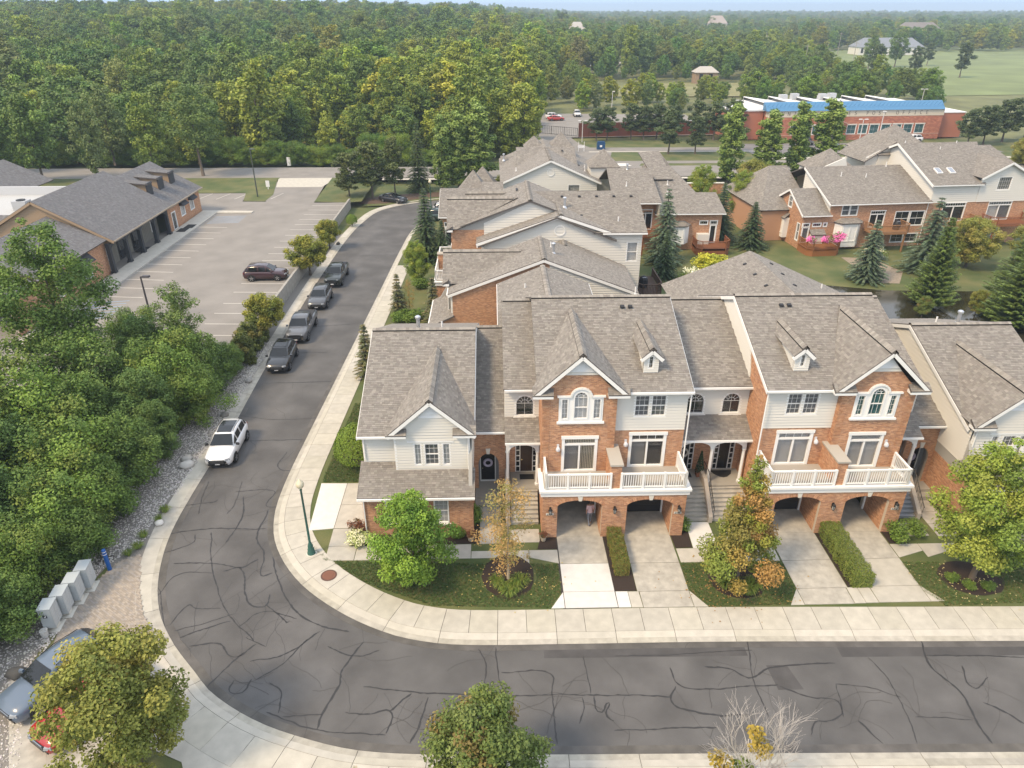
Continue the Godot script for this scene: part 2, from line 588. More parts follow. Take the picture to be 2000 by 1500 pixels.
func eave_return(t: Node3D, x0: float, x1: float, y: float, z: float) -> void:   # short roofed box at the foot of a gable
	var f := Faces.new()
	f.box(Vector3(x0, y - 0.22, z - 0.55), Vector3(x1, y - 0.03, z + 0.02))
	put("eave_return", f.mesh(), trim(), t)
	roof(t, [Vector3(x0 - 0.02, y, z + 0.06), Vector3(x1 + 0.02, y, z + 0.06), Vector3(x1 + 0.02, y + 0.32, z - 0.5), Vector3(x0 - 0.02, y + 0.32, z - 0.5)])

# gable roof standing out towards +z over a bay: apex at (xa, ya), feet at x0 and x1, from z0 back to zr (ridge) and zv (feet)
func front_gable(t: Node3D, x0: float, xa: float, x1: float, y: float, ya: float, z0: float, zv: float, zr: float) -> void:
	roof(t, [Vector3(x0, y, zv), Vector3(x0, y, z0), Vector3(xa, ya, z0), Vector3(xa, ya, zr)])
	roof(t, [Vector3(x1, y, z0), Vector3(x1, y, zv), Vector3(xa, ya, zr), Vector3(xa, ya, z0)])
	ridge(t, Vector3(xa, ya, z0), Vector3(xa, ya, zr + 0.5), (ya - y) / (xa - x0))
	for x in [x0, x1]:
		var d := Vector3(xa - x, ya - y, 0).normalized()
		bar(t, "barge_board", Vector3(x, y - 0.19, z0 - 0.03), Vector3(xa, ya - 0.2, z0 - 0.03), 0.07, 0.2, trim(), Vector3(-d.y, d.x, 0) * signf(d.x))

func carriage_lamp(t: Node3D, at: Vector3) -> void:
	var f := Faces.new()
	f.box(at + Vector3(-0.06, -0.15, 0), at + Vector3(0.06, 0.2, 0.03))
	f.tube([at + Vector3(0, 0.22, 0.02), at + Vector3(0, 0.3, 0.13), at + Vector3(0, 0.2, 0.17)], [0.015, 0.015, 0.015], 5)
	f.lathe(at + Vector3(0, -0.22, 0.17), [[0.0, 0.0], [0.07, 0.02], [0.075, 0.05]], 6)
	f.lathe(at + Vector3(0, 0.1, 0.17), [[0.13, 0.0], [0.1, 0.05], [0.03, 0.13], [0.0, 0.16]], 6)
	for k in 6:
		var a := TAU * k / 6
		f.tube([at + Vector3(cos(a) * 0.075, -0.17, 0.17 + sin(a) * 0.075), at + Vector3(cos(a) * 0.115, 0.1, 0.17 + sin(a) * 0.115)], [0.009, 0.009], 4)
	var l := put("wall_lamp", f.mesh(), mat("black_iron", lin(0.02, 0.02, 0.02), 0.5, 0.3), t)
	var g := Faces.new()
	g.lathe(at + Vector3(0, -0.17, 0.17), [[0.06, 0.0], [0.1, 0.27]], 6)
	put("lamp_glass", g.mesh(), mat("lamp_glass", lin(0.35, 0.35, 0.33), 0.2), l)

func sconce(t: Node3D, at: Vector3) -> void:
	var f := Faces.new()
	f.box(at + Vector3(-0.07, -0.05, 0), at + Vector3(0.07, 0.2, 0.04))
	f.lathe(at + Vector3(0, -0.22, 0.14), [[0.05, 0.0], [0.12, 0.04], [0.14, 0.15], [0.1, 0.25], [0.03, 0.32], [0.0, 0.36]], 8)
	put("balcony_lamp", f.mesh(), mat("white_lamp", lin(0.6, 0.6, 0.62), 0.3), t)

func plaque(t: Node3D, x: float, y: float, z: float, digits: String) -> void:
	var f := Faces.new()
	f.box(Vector3(x - 0.22, y - 0.07, z), Vector3(x + 0.22, y + 0.07, z + 0.03))
	var p := put("number_plaque", f.mesh(), mat("cast_stone", lin(0.62, 0.6, 0.54)), t)
	lettering(p, digits, Transform3D(Basis(), Vector3(x, y, z + 0.03)), 0.11, mat("black_iron", lin(0.02, 0.02, 0.02), 0.5, 0.3))

func lettering(parent: Node3D, text: String, t: Transform3D, high: float, mt: Material, local := false, deep := 0.02) -> MeshInstance3D:
	var m := TextMesh.new()
	var fnt := SystemFont.new()
	fnt.font_names = PackedStringArray(["Droid Sans"])
	m.font = fnt
	m.text = text
	m.font_size = 64
	m.pixel_size = high / 46.0
	m.depth = deep
	m.curve_step = 4.0
	var o := put("lettering", m, mt, parent, true)
	o.transform = t
	if parent.get_parent() == self and not local: o.position -= base
	return o

func porch_arches(t: Node3D, xs: Array, z: float, floor_y: float, spring: float, top: float, beam: float) -> void:   # posts at xs, arched boards between them
	var f := Faces.new()
	var hs := []
	for i in xs.size() - 1: hs.append(arch2(xs[i] + 0.1, xs[i + 1] - 0.1, spring - 0.4, spring, top))
	var holes := hs
	var n := Vector3(0, 0, 1)
	for p in cut(rect2(xs[0] - 0.1, spring - 0.1, xs[-1] + 0.1, beam), holes):
		f.prism(p, Vector3(0, 0, z + 0.06), R, UP, -n * 0.12)
	put("porch_arch", f.mesh(), trim(), t)
	for x in xs:
		var g := Faces.new()
		g.lathe(Vector3(x, floor_y, z), [[0.15, 0.0], [0.15, 0.12], [0.105, 0.16], [0.1, spring - floor_y - 0.15], [0.14, spring - floor_y - 0.08], [0.14, spring - floor_y]], 10)
		put("porch_column", g.mesh(), trim(), t)

func entry_door(t: Node3D, x0: float, x1: float, y0: float, y1: float, z: float, tone: Color, called: String, sides := true) -> void:
	var s := 0.33 if sides else 0.06
	var f := Faces.new()
	f.box(Vector3(x0, y0, z - 0.05), Vector3(x0 + 0.06, y1, z + 0.05)); f.box(Vector3(x1 - 0.06, y0, z - 0.05), Vector3(x1, y1, z + 0.05))
	f.box(Vector3(x0, y1, z - 0.05), Vector3(x1, y1 + 0.1, z + 0.06)); f.box(Vector3(x0, y0 - 0.04, z - 0.05), Vector3(x1, y0 + 0.02, z + 0.1))
	if sides:
		for x in [x0, x1 - s]:
			f.box(Vector3(x + (s - 0.05 if x == x0 else 0.0), y0, z - 0.05), Vector3(x + (s if x == x0 else 0.05), y1, z + 0.05))
			for k in range(1, 5): f.box(Vector3(x + 0.04, y0 + (y1 - y0) * k / 5 - 0.025, z - 0.04), Vector3(x + s - 0.03, y0 + (y1 - y0) * k / 5 + 0.025, z + 0.02))
	var fr := put("door_frame", f.mesh(), trim(), t)
	if sides:
		for x in [x0 + 0.03, x1 - s + 0.02]:
			var p := Faces.new()
			p.box(Vector3(x, y0, z - 0.035), Vector3(x + s - 0.05, y1, z - 0.03))
			put("side_pane", p.mesh(), mat("dark_glass", lin(0.02, 0.022, 0.025), 0.06), fr)
	var d := Faces.new()
	d.box(Vector3(x0 + s, y0, z - 0.04), Vector3(x1 - s, y1, z))
	for k in 3:
		for j in 2:
			var w := (x1 - x0 - 2 * s) / 2
			d.box(Vector3(x0 + s + w * j + 0.1, y0 + 0.15 + (y1 - y0) * k / 3.1, z), Vector3(x0 + s + w * (j + 1) - 0.1, y0 + (y1 - y0) * (k + 1) / 3.1, z + 0.015))
	var dr := put("door", d.mesh(), mat("door_" + called, tone, 0.35), t)
	var h := Faces.new()
	h.lathe(Vector3(x0 + s + 0.1, y0 + 0.95, z + 0.05), [[0.0, -0.035], [0.035, 0.0], [0.0, 0.035]], 8)
	put("handle", h.mesh(), mat("brass", lin(0.5, 0.4, 0.2), 0.3, 0.9), dr)

func stairs(t: Node3D, x0: float, x1: float, z0: float, y0: float, z1: float, y1: float, n: int, mt: Material) -> void:
	for k in n:
		var f := Faces.new()
		var za := lerpf(z0, z1, float(k) / n)
		f.box(Vector3(x0, y0, z1 - 0.3), Vector3(x1, lerpf(y0, y1, float(k + 1) / n), za)) if false else f.box(Vector3(x0, lerpf(y0, y1, float(k) / n) - 0.02, z1 - 0.2), Vector3(x1, lerpf(y0, y1, float(k + 1) / n) - 0.035, za - 0.02))
		f.box(Vector3(x0, lerpf(y0, y1, float(k + 1) / n) - 0.035, lerpf(z0, z1, float(k + 1) / n) - 0.02), Vector3(x1, lerpf(y0, y1, float(k + 1) / n), za + 0.02))
		put("step", f.mesh(), mt, t)

func vent_pipe(t: Node3D, at: Vector3, h := 0.6, r := 0.055) -> void:
	var f := Faces.new()
	f.lathe(at - UP * 0.15, [[r * 2.2, 0.0], [r * 1.3, 0.17], [r, 0.18], [r, h], [r * 0.7, h]], 8)
	put("vent_pipe", f.mesh(), mat("white_pipe", lin(0.75, 0.75, 0.74), 0.5), t)

func flue(t: Node3D, at: Vector3, h := 0.9) -> void:
	var f := Faces.new()
	f.lathe(at - UP * 0.2, [[0.28, 0.0], [0.14, 0.25], [0.12, 0.25], [0.12, h], [0.19, h + 0.02], [0.19, h + 0.14], [0.12, h + 0.2], [0.0, h + 0.21]], 10)
	put("flue", f.mesh(), mat("galvanised", lin(0.55, 0.57, 0.6), 0.35, 0.7), t)

func roof_vent(t: Node3D, at: Vector3, slope: Vector3) -> void:   # low dark box vent lying on the roof
	var n := slope.normalized()
	var u := n.cross(Vector3(0.1, 0, 1)).normalized() if absf(n.z) < absf(n.x) else R
	var f := Faces.new()
	f.obox(Transform3D(Basis(u, n, u.cross(n)), at + n * 0.06), Vector3(0.3, 0.1, 0.24), 0.75)
	put("roof_vent", f.mesh(), mat("vent_black", lin(0.02, 0.02, 0.022), 0.5), t)

# ---- the end house: lower brick wing, boarded bay under a gable, set-back link with an arched doorway
func end_house(label: String, digits: String) -> Node3D:
	var t := thing("end_townhouse", Vector3(-4.5, 0, -37), label, "townhouse", "townhouses of the front row")
	# lower wing
	var hw := [rect2(-6.55, 0.85, -5.77, 2.6), rect2(-3.72, 0.85, -2.9, 2.6)]
	brick_wall(t, Vector3(0, 0, -33.7), R, rect2(-7.9, 0, -1.45, 2.95), hw)
	for h in hw:
		window(t, Vector3(0, 0, -33.7), R, h, 3, 4, "curtain", 0.03)
		keystone(t, Vector3(0, 0, -33.7), R, h[0].x + 0.4, 2.62, 2.9)
		var f := Faces.new()
		f.box(Vector3(h[0].x - 0.12, 0.74, -33.75), Vector3(h[1].x + 0.12, 0.82, -33.58))
		put("sill", f.mesh(), mat("cast_stone", lin(0.62, 0.6, 0.54)), t)
	plaque(t, -7.02, 2.56, -33.7, digits)
	var side := V2([-51.3, 0, -33.7, 0, -33.7, 2.95, -35.5, 3.9, -35.5, 6.0, -43.4, 9.1, -51.3, 6.0])
	wall(t, "wall", Vector3(-7.9, 0, 0), FZ, side, [rect2(-40.2, 0, -36.0, 2.3)], mortar())
	bricks(t, Vector3(-7.9, 0, 0), FZ, V2([-43.9, 0, -33.7, 0, -33.7, 2.95, -35.5, 3.9, -35.5, 6.0, -43.4, 9.0, -43.9, 8.9]), [rect2(-40.2, 0, -36.0, 2.3)], brick_tones)
	brick_wall(t, Vector3(-7.88, 0, 0), FZ, rect2(-51.3, 0, -43.95, 5.2))
	siding(t, Vector3(-7.9, 0, 0), FZ, V2([-51.3, 5.2, -43.9, 5.2, -43.9, 8.9, -51.3, 6.0]), [], 0.21)
	wall(t, "wall", Vector3(-1.45, 0, 0), BZ, V2([33.7, 0, 51.3, 0, 51.3, 6.0, 43.4, 9.1, 35.5, 6.0, 33.7, 2.95]), [], backing())
	siding(t, Vector3(-1.45, 0, 0), BZ, V2([35.0, 3.7, 51.3, 3.7, 51.3, 6.0, 43.4, 9.1, 35.5, 6.0, 35.0, 6.0]), [], 0.25, Color(1, 1, 1), true)
	bricks(t, Vector3(-1.45, 0, 0), BZ, rect2(33.7, 0, 37.6, 2.95), [], brick_tones)
	wall(t, "wall", Vector3(0, 0, -51.3), -R, rect2(1.45, 0, 7.9, 6.0), [], mortar())
	var gd := Faces.new()
	for k in 4: gd.box(Vector3(-7.82, 0.02 + k * 0.57, -40.2), Vector3(-7.78, 0.57 + k * 0.57, -36.0))
	put("garage_door", gd.mesh(), mat("white_door", lin(0.6, 0.6, 0.58), 0.5), t)
	roof(t, [Vector3(-8.1, 3.02, -33.28), Vector3(-1.3, 3.02, -33.28), Vector3(-1.3, 3.86, -35.05), Vector3(-5.95, 3.86, -35.05), Vector3(-5.95, 4.09, -35.55), Vector3(-8.1, 4.09, -35.55)])
	gutter(t, Vector3(-8.1, 3.0, -33.22), Vector3(-1.3, 3.0, -33.22))
	# boarded upper storey
	siding_wall(t, Vector3(0, 0, -35.5), R, rect2(-7.9, 3.95, -5.9, 6.0))
	var bay := [rect2(-4.82, 4.12, -4.42, 5.62), rect2(-4.22, 4.12, -3.4, 5.62), rect2(-3.16, 4.12, -2.74, 5.62)]
	siding_wall(t, Vector3(0, 0, -35.0), R, V2([-5.92, 3.75, -1.6, 3.75, -1.6, 6.35, -3.75, 8.3, -5.92, 6.35]), bay)
	wall(t, "wall", Vector3(-5.92, 0, 0), FZ, rect2(-35.6, 3.75, -35.0, 6.4), [], mat("siding", lin(0.64, 0.62, 0.565), 0.6))
	var bt := Faces.new()
	for x in [-5.9, -1.62]: bt.box(Vector3(x - 0.06, 3.8, -35.02), Vector3(x + 0.06, 6.2, -34.96))
	bt.box(Vector3(-5.2, 5.72, -35.05), Vector3(-2.5, 5.82, -34.93))
	put("corner_board", bt.mesh(), trim(), t)
	window(t, Vector3(0, 0, -35.0), R, bay[0], 2, 4, "curtain", 0.06, 0)
	window(t, Vector3(0, 0, -35.0), R, bay[1], 3, 4, "grey", 0.07)
	window(t, Vector3(0, 0, -35.0), R, bay[2], 2, 4, "curtain", 0.06, 0)
	gable_louver(t, -3.77, 7.36, 8.2, 0.74, -34.97)
	front_gable(t, -6.28, -3.75, -1.22, 6.42, 8.67, -34.58, -36.0, -42.1)
	eave_return(t, -6.35, -5.2, 6.42, -34.6)
	eave_return(t, -2.5, -1.2, 6.42, -34.6)
	downspout(t, [Vector3(-1.66, 6.2, -34.9), Vector3(-1.66, 4.1, -34.9), Vector3(-1.66, 3.95, -34.7)])
	downspout(t, [Vector3(-7.8, 5.9, -35.4), Vector3(-7.8, 4.3, -35.4)])
	downspout(t, [Vector3(-7.82, 2.9, -33.62), Vector3(-7.82, 0.15, -33.62), Vector3(-7.7, 0.08, -33.2)])
	# main roof
	roof(t, [Vector3(-8.1, 6.08, -35.1), Vector3(-1.3, 6.08, -35.1), Vector3(-1.3, 9.2, -43.4), Vector3(-8.1, 9.2, -43.4)])
	roof(t, [Vector3(-1.3, 6.08, -51.7), Vector3(-8.1, 6.08, -51.7), Vector3(-8.1, 9.2, -43.4), Vector3(-1.3, 9.2, -43.4)])
	ridge(t, Vector3(-8.1, 9.2, -43.4), Vector3(-1.3, 9.2, -43.4), 0.376)
	gutter(t, Vector3(-8.1, 6.08, -35.05), Vector3(-6.3, 6.08, -35.05))
	for x in [-8.12, -1.28]:
		bar(t, "barge_board", Vector3(x, 5.9, -35.1), Vector3(x, 9.02, -43.4), 0.05, 0.22, trim())
		bar(t, "barge_board", Vector3(x, 5.9, -51.7), Vector3(x, 9.02, -43.4), 0.05, 0.22, trim())
	flue(t, Vector3(-5.2, 8.85, -44.4))
	vent_pipe(t, Vector3(-3.6, 8.9, -44.3))
	# set-back link with arched doorway
	var ar := arch2(-1.18, 0.12, 0.3, 2.3, 3.15)
	brick_wall(t, Vector3(0, 0, -37.6), R, rect2(-1.45, 0, 0.52, 4.95), [ar])
	soldier_arch(t, Vector3(0, 0, -37.6), R, -0.53, 0.66, 2.3, 0.85)
	keystone(t, Vector3(0, 0, -37.6), R, -0.55, 3.12, 3.52)
	wall(t, "wall", Vector3(0, 0, -38.5), R, rect2(-1.45, 0, 0.52, 5.0), [], mat("painted_recess", lin(0.3, 0.31, 0.32), 0.8))
	entry_door(t, -1.1, -0.08, 0.55, 2.65, -38.42, lin(0.012, 0.011, 0.012), "black", false)
	var w := Faces.new()
	for k in 26:
		var a := TAU * k / 26
		w.obox(Transform3D(Basis(Vector3(0.3, 0.2, 1).normalized(), a), Vector3(-0.58 + cos(a) * 0.24, 1.95 + sin(a) * 0.24, -38.33)), Vector3(0.13, 0.1, 0.08))
	put("wreath", w.mesh(), mat("pale_wreath", lin(0.5, 0.45, 0.55), 0.9), t)
	var st := Faces.new()
	st.box(Vector3(-1.4, -0.1, -38.5), Vector3(0.45, 0.5, -36.7)); st.box(Vector3(-1.4, -0.1, -36.7), Vector3(0.45, 0.3, -36.2))
	put("door_step", st.mesh(), mat("old_concrete", lin(0.33, 0.31, 0.27), 0.9), t)
	roof(t, [Vector3(-1.45, 5.02, -37.2), Vector3(0.7, 5.02, -37.2), Vector3(0.7, 8.3, -45.8), Vector3(-1.45, 8.3, -45.8)])
	roof(t, [Vector3(0.7, 5.6, -52), Vector3(-1.45, 5.6, -52), Vector3(-1.45, 8.3, -45.8), Vector3(0.7, 8.3, -45.8)])
	ridge(t, Vector3(-1.3, 8.3, -45.8), Vector3(0.45, 8.3, -45.8), 0.4)
	gutter(t, Vector3(-1.4, 5.0, -37.14), Vector3(0.55, 5.0, -37.14))
	return t

func gable_louver(t: Node3D, x: float, y0: float, y1: float, half: float, z: float) -> void:
	var f := Faces.new()
	f.prism(V2([x - half, y0, x + half, y0, x, y1]), Vector3(0, 0, z), R, UP, Vector3(0, 0, -0.02))
	var l := put("gable_vent", f.mesh(), mat("louver_back", lin(0.35, 0.35, 0.34)), t)
	var y := y0
	while y < y1 - 0.08:
		var h := half * (y1 - y - 0.04) / (y1 - y0)
		var s := Faces.new()
		s.obox(Transform3D(Basis(R, -0.6), Vector3(x, y + 0.03, z + 0.02)), Vector3(2 * h, 0.075, 0.012))
		put("slat", s.mesh(), trim(), l)
		y += 0.075

# ---- a pair of townhouses: brick tower under a gable, boarded half with a dormer, garages under a balcony
func pair_house(label: String, digits: Array, left_entry := true) -> Node3D:
	var t := thing("paired_townhouse", Vector3(6.8, 0, -36), label, "townhouse", "townhouses of the front row")
	var Z := -33.2
	# garage storey
	var a1 := arch2(3.5, 6.12, 0, 2.27, 2.72)
	var a2 := arch2(7.58, 10.3, 0, 2.27, 2.72)
	brick_wall(t, Vector3(0, 0, Z), R, rect2(2.63, 0, 11.02, 3.05), [a1, a2])
	for a in [[4.81, 1.31], [8.94, 1.36]]:
		soldier_arch(t, Vector3(0, 0, Z), R, a[0], a[1], 2.27, 0.45)
		keystone(t, Vector3(0, 0, Z), R, a[0], 2.68, 3.0)
	brick_wall(t, Vector3(11.02, 0, 0), BZ, rect2(33.2, 0, 38, 3.05))
	brick_wall(t, Vector3(2.63, 0, 0), FZ, rect2(-38, 0, -33.2, 3.05))
	for x in [3.45, 6.17, 7.53, 10.35]:
		var inner: bool = x in [6.17, 10.35]
		var o := Vector3(x - (0.05 if inner else -0.05), 0, 0)
		brick_wall(t, o, FZ if inner else BZ, rect2(-35.45, 0, -33.42, 3.0) if inner else rect2(33.42, 0, 35.45, 3.0))
	wall(t, "wall", Vector3(0, 0, -35.5), R, rect2(2.7, 0, 11, 3.0), [rect2(3.62, 0, 6.02, 2.2), rect2(7.7, 0, 10.2, 2.2)], mortar())
	for g in [[3.62, 6.02], [7.7, 10.2]]:
		var fr := Faces.new()
		fr.box(Vector3(g[0] - 0.12, 0, -35.5), Vector3(g[0], 2.2, -35.42)); fr.box(Vector3(g[1], 0, -35.5), Vector3(g[1] + 0.12, 2.2, -35.42))
		fr.box(Vector3(g[0] - 0.12, 2.2, -35.5), Vector3(g[1] + 0.12, 2.32, -35.42))
		put("garage_frame", fr.mesh(), trim(), t)
	var gr := Faces.new()
	for k in 4: gr.box(Vector3(7.7, 0.01 + k * 0.55, -35.58), Vector3(10.2, 0.54 + k * 0.55, -35.54))
	put("garage_door", gr.mesh(), mat("dark_door", lin(0.022, 0.02, 0.019), 0.5), t)
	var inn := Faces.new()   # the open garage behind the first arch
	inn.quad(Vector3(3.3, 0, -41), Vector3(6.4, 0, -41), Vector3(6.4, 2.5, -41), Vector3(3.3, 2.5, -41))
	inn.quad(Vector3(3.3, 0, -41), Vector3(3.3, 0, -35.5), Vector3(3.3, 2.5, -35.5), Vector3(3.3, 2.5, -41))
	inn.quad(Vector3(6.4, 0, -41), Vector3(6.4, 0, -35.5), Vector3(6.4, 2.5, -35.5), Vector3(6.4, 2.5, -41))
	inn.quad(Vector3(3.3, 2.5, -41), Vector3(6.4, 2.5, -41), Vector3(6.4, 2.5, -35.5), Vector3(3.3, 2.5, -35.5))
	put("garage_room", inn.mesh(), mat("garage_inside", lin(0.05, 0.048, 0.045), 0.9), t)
	for x in [3.08, 6.85, 10.63]: carriage_lamp(t, Vector3(x, 2.05, Z))
	plaque(t, 3.06, 1.75, Z, digits[0]); plaque(t, 10.6, 1.72, Z, digits[1])
	# balcony
	var dk := Faces.new()
	dk.box(Vector3(2.5, 3.05, -35.4), Vector3(11.15, 3.36, -33.12)); dk.box(Vector3(2.42, 3.36, -35.4), Vector3(11.22, 3.5, -33.02))
	put("balcony_deck", dk.mesh(), trim(), t)
	var fl := Faces.new()
	fl.box(Vector3(2.7, 3.5, -35.4), Vector3(10.9, 3.52, -33.3))
	put("balcony_floor", fl.mesh(), mat("deck_boards", lin(0.36, 0.33, 0.29), 0.9), t)
	var stub := Faces.new()
	stub.box(Vector3(2.75, 3.5, -33.25), Vector3(2.87, 4.62, -33.13))
	var bl := Faces.new()
	bl.box(Vector3(-0.02, 3.66, -0.02), Vector3(0.02, 4.48, 0.02))
	var bal := bl.mesh()
	for seg in [[2.81, -33.2, 6.5, -33.2, 3], [7.12, -33.2, 10.84, -33.2, 3], [2.81, -33.2, 2.81, -34.95, 1], [10.84, -33.2, 10.84, -35.3, 1]]:
		var a := Vector3(seg[0], 0, seg[1])
		var b := Vector3(seg[2], 0, seg[3])
		var rl := bar(t, "railing", a + UP * 4.53, b + UP * 4.53, 0.11, 0.09, trim())
		bar(t, "bottom_rail", a + UP * 3.64, b + UP * 3.64, 0.07, 0.07, trim())
		for k in seg[4] + 1:
			var c := a.lerp(b, float(k) / seg[4])
			var p := Faces.new()
			p.box(c + Vector3(-0.065, 3.5, -0.065), c + Vector3(0.065, 4.6, 0.065))
			put("rail_post", p.mesh(), trim(), t)
		var n := int(a.distance_to(b) / 0.135)
		for k in range(1, n):
			var q := put("baluster", bal, trim(), rl, true)
			q.position = a.lerp(b, float(k) / n)
	# privacy wall between the balconies
	var pv := V2([-35.4, 3.5, -33.25, 3.5, -33.25, 5.05, -35.4, 5.05])
	brick_wall(t, Vector3(6.5, 0, 0), FZ, pv)
	brick_wall(t, Vector3(7.1, 0, 0), BZ, V2([33.25, 3.5, 35.4, 3.5, 35.4, 5.05, 33.25, 5.05]))
	brick_wall(t, Vector3(0, 0, -33.25), R, rect2(6.5, 3.5, 7.1, 5.05))
	var cp := Faces.new()
	cp.box(Vector3(6.42, 5.05, -35.4), Vector3(7.18, 5.16, -33.17))
	put("wall_cap", cp.mesh(), mat("old_stone", lin(0.42, 0.39, 0.34), 0.9), t)
	# brick tower
	var trip := V2([3.55, 6.98, 6.08, 6.98, 6.08, 8.62, 5.38, 8.62])
	for k in range(1, 10): trip.append(Vector2(4.815 + cos(PI * k / 10) * 0.56, 8.62 + sin(PI * k / 10) * 0.5))
	trip.append_array(V2([4.25, 8.62, 3.55, 8.62]))
	var door := rect2(3.95, 3.52, 5.75, 5.85)
	brick_wall(t, Vector3(0, 0, -35.0), R, V2([2.63, 3.5, 6.87, 3.5, 6.87, 8.75, 5.72, 10.0, 3.84, 10.0, 2.63, 8.75]), [trip, door])
	for y in [3.55, 4.3, 5.05, 5.8, 6.55, 7.3, 8.05]:
		for x in [2.63, 6.87]:
			bricks(t, Vector3(0, 0, -34.975), R, rect2(x - (0 if x < 4 else 0.42), y, x + (0.42 if x < 4 else 0), y + 0.62), [], brick_tones, "quoin")
	brick_wall(t, Vector3(2.63, 0, 0), FZ, rect2(-38.2, 3.5, -35.0, 8.75))
	brick_wall(t, Vector3(6.87, 0, 0), BZ, rect2(35.0, 3.5, 35.45, 8.75))
	patio_door(t, Vector3(0, 0, -35.0), R, 3.95, 5.75, 3.55, 5.82, ["grey", "blind", "blind"], 1)
	var top := V2([3.84, 10.0, 5.72, 10.0, 4.75, 11.05])
	siding_wall(t, Vector3(0, 0, -34.99), R, top)
	gable_louver(t, 4.76, 10.22, 10.98, 0.72, -34.95)
	# triple window in its white surround
	var sur := Faces.new()
	var wl := [rect2(3.69, 7.16, 4.08, 8.5), arch2(4.4, 5.2, 7.17, 8.55, 8.95), rect2(5.51, 7.16, 5.94, 8.5)]
	for p in cut(trip, wl): sur.prism(p, Vector3(0, 0, -34.95), R, UP, Vector3(0, 0, -0.12))
	sur.box(Vector3(3.45, 6.88, -35.0), Vector3(6.18, 7.0, -34.86)); sur.box(Vector3(3.45, 8.6, -35.0), Vector3(4.28, 8.7, -34.86)); sur.box(Vector3(5.35, 8.6, -35.0), Vector3(6.18, 8.7, -34.86))
	for k in 10:
		var a := PI * (k + 0.5) / 10
		sur.obox(Transform3D(Basis(FZ, a), Vector3(4.815 + cos(a) * 0.58, 8.64 + sin(a) * 0.52, -34.93)), Vector3(0.1, 0.2, 0.14))
	put("window_surround", sur.mesh(), trim(), t)
	window(t, Vector3(0, 0, -34.95), R, wl[0], 2, 4, "curtain", 0.03, 0)
	window(t, Vector3(0, 0, -34.95), R, wl[2], 2, 4, "curtain", 0.03, 0)
	var cw := window(t, Vector3(0, 0, -34.95), R, arch2(4.4, 5.2, 7.17, 8.55, 8.95), 3, 1, "curtain", 0.04, 0.42)
	fan_bars(cw, Vector3(0, 0, -34.95), R, wl[1], 8.55)
	sconce(t, Vector3(3.58, 5.25, -35.0)); sconce(t, Vector3(7.62, 5.27, -35.4))
	front_gable(t, 2.12, 4.75, 7.4, 8.95, 11.4, -34.58, -35.6, -41.6)
	eave_return(t, 2.05, 3.2, 8.9, -34.6); eave_return(t, 6.3, 7.5, 8.9, -34.6)
	# boarded half
	var sw := [rect2(7.98, 7.04, 8.82, 8.42), rect2(8.94, 7.04, 9.78, 8.42)]
	siding_wall(t, Vector3(0, 0, -35.4), R, rect2(6.87, 6.12, 11.02, 8.7), sw)
	var d2 := rect2(7.97, 3.52, 9.88, 5.8)
	brick_wall(t, Vector3(0, 0, -35.4), R, rect2(6.87, 3.5, 11.02, 6.12), [d2])
	patio_door(t, Vector3(0, 0, -35.4), R, 7.97, 9.88, 3.55, 5.77, ["grey", "dark", "dark"], 4)
	for h in sw: window(t, Vector3(0, 0, -35.4), R, h, 3, 4, "grey", 0.07)
	# sides
	wall(t, "wall", Vector3(11.02, 0, 0), BZ, V2([35.4, 3.05, 50, 3.05, 50, 8.6, 42.7, 11.5, 35.4, 8.7]), [], mortar())
	bricks(t, Vector3(11.02, 0, 0), BZ, V2([35.4, 3.05, 38, 3.05, 38.3, 8.4, 39, 10.0, 35.4, 8.7]), [], brick_tones)
	siding(t, Vector3(11.03, 0, 0), BZ, V2([38.05, 5.5, 50, 5.5, 50, 8.6, 42.7, 11.5, 39.05, 10.05, 38.35, 8.4]), [], 0.25, Color(1.05, 1.05, 1.05), true)
	wall(t, "wall", Vector3(2.65, 0, 0), FZ, V2([-50, 3.05, -38, 3.05, -35.4, 8.7, -42.7, 11.5, -50, 8.6]), [], backing())
	siding(t, Vector3(2.65, 0, 0), FZ, V2([-50, 5.5, -38.2, 5.5, -38.2, 9.4, -42.7, 11.4, -50, 8.6]), [], 0.25, Color(1.05, 1.05, 1.05), true)
	# main roof
	roof(t, [Vector3(2.3, 8.85, -35.0), Vector3(11.2, 8.85, -35.0), Vector3(11.2, 11.66, -42.7), Vector3(2.3, 11.66, -42.7)])
	roof(t, [Vector3(11.2, 8.7, -50.4), Vector3(2.3, 8.7, -50.4), Vector3(2.3, 11.66, -42.7), Vector3(11.2, 11.66, -42.7)])
	ridge(t, Vector3(2.3, 11.66, -42.7), Vector3(11.2, 11.66, -42.7))
	gutter(t, Vector3(7.3, 8.85, -34.94), Vector3(11.2, 8.85, -34.94))
	bar(t, "barge_board", Vector3(11.22, 8.68, -35.0), Vector3(11.22, 11.49, -42.7), 0.05, 0.22, trim())
	bar(t, "barge_board", Vector3(11.22, 8.52, -50.4), Vector3(11.22, 11.49, -42.7), 0.05, 0.22, trim())
	downspout(t, [Vector3(11.1, 8.7, -35.1), Vector3(11.1, 3.2, -35.1)])
	# dormer
	var dw := rect2(8.77, 9.62, 9.05, 10.42)
	siding_wall(t, Vector3(0, 0, -36.4), R, V2([8.5, 9.15, 9.36, 9.15, 9.36, 10.45, 8.93, 10.85, 8.5, 10.45]), [dw], true, 0.14)
	window(t, Vector3(0, 0, -36.4), R, dw, 2, 3, "dark", 0.05, 0)
	wall(t, "dormer_cheek", Vector3(8.5, 0, 0), FZ, V2([-36.4, 9.15, -36.4, 10.45, -39.6, 10.45]), [], mat("siding", lin(0.64, 0.62, 0.565), 0.6))
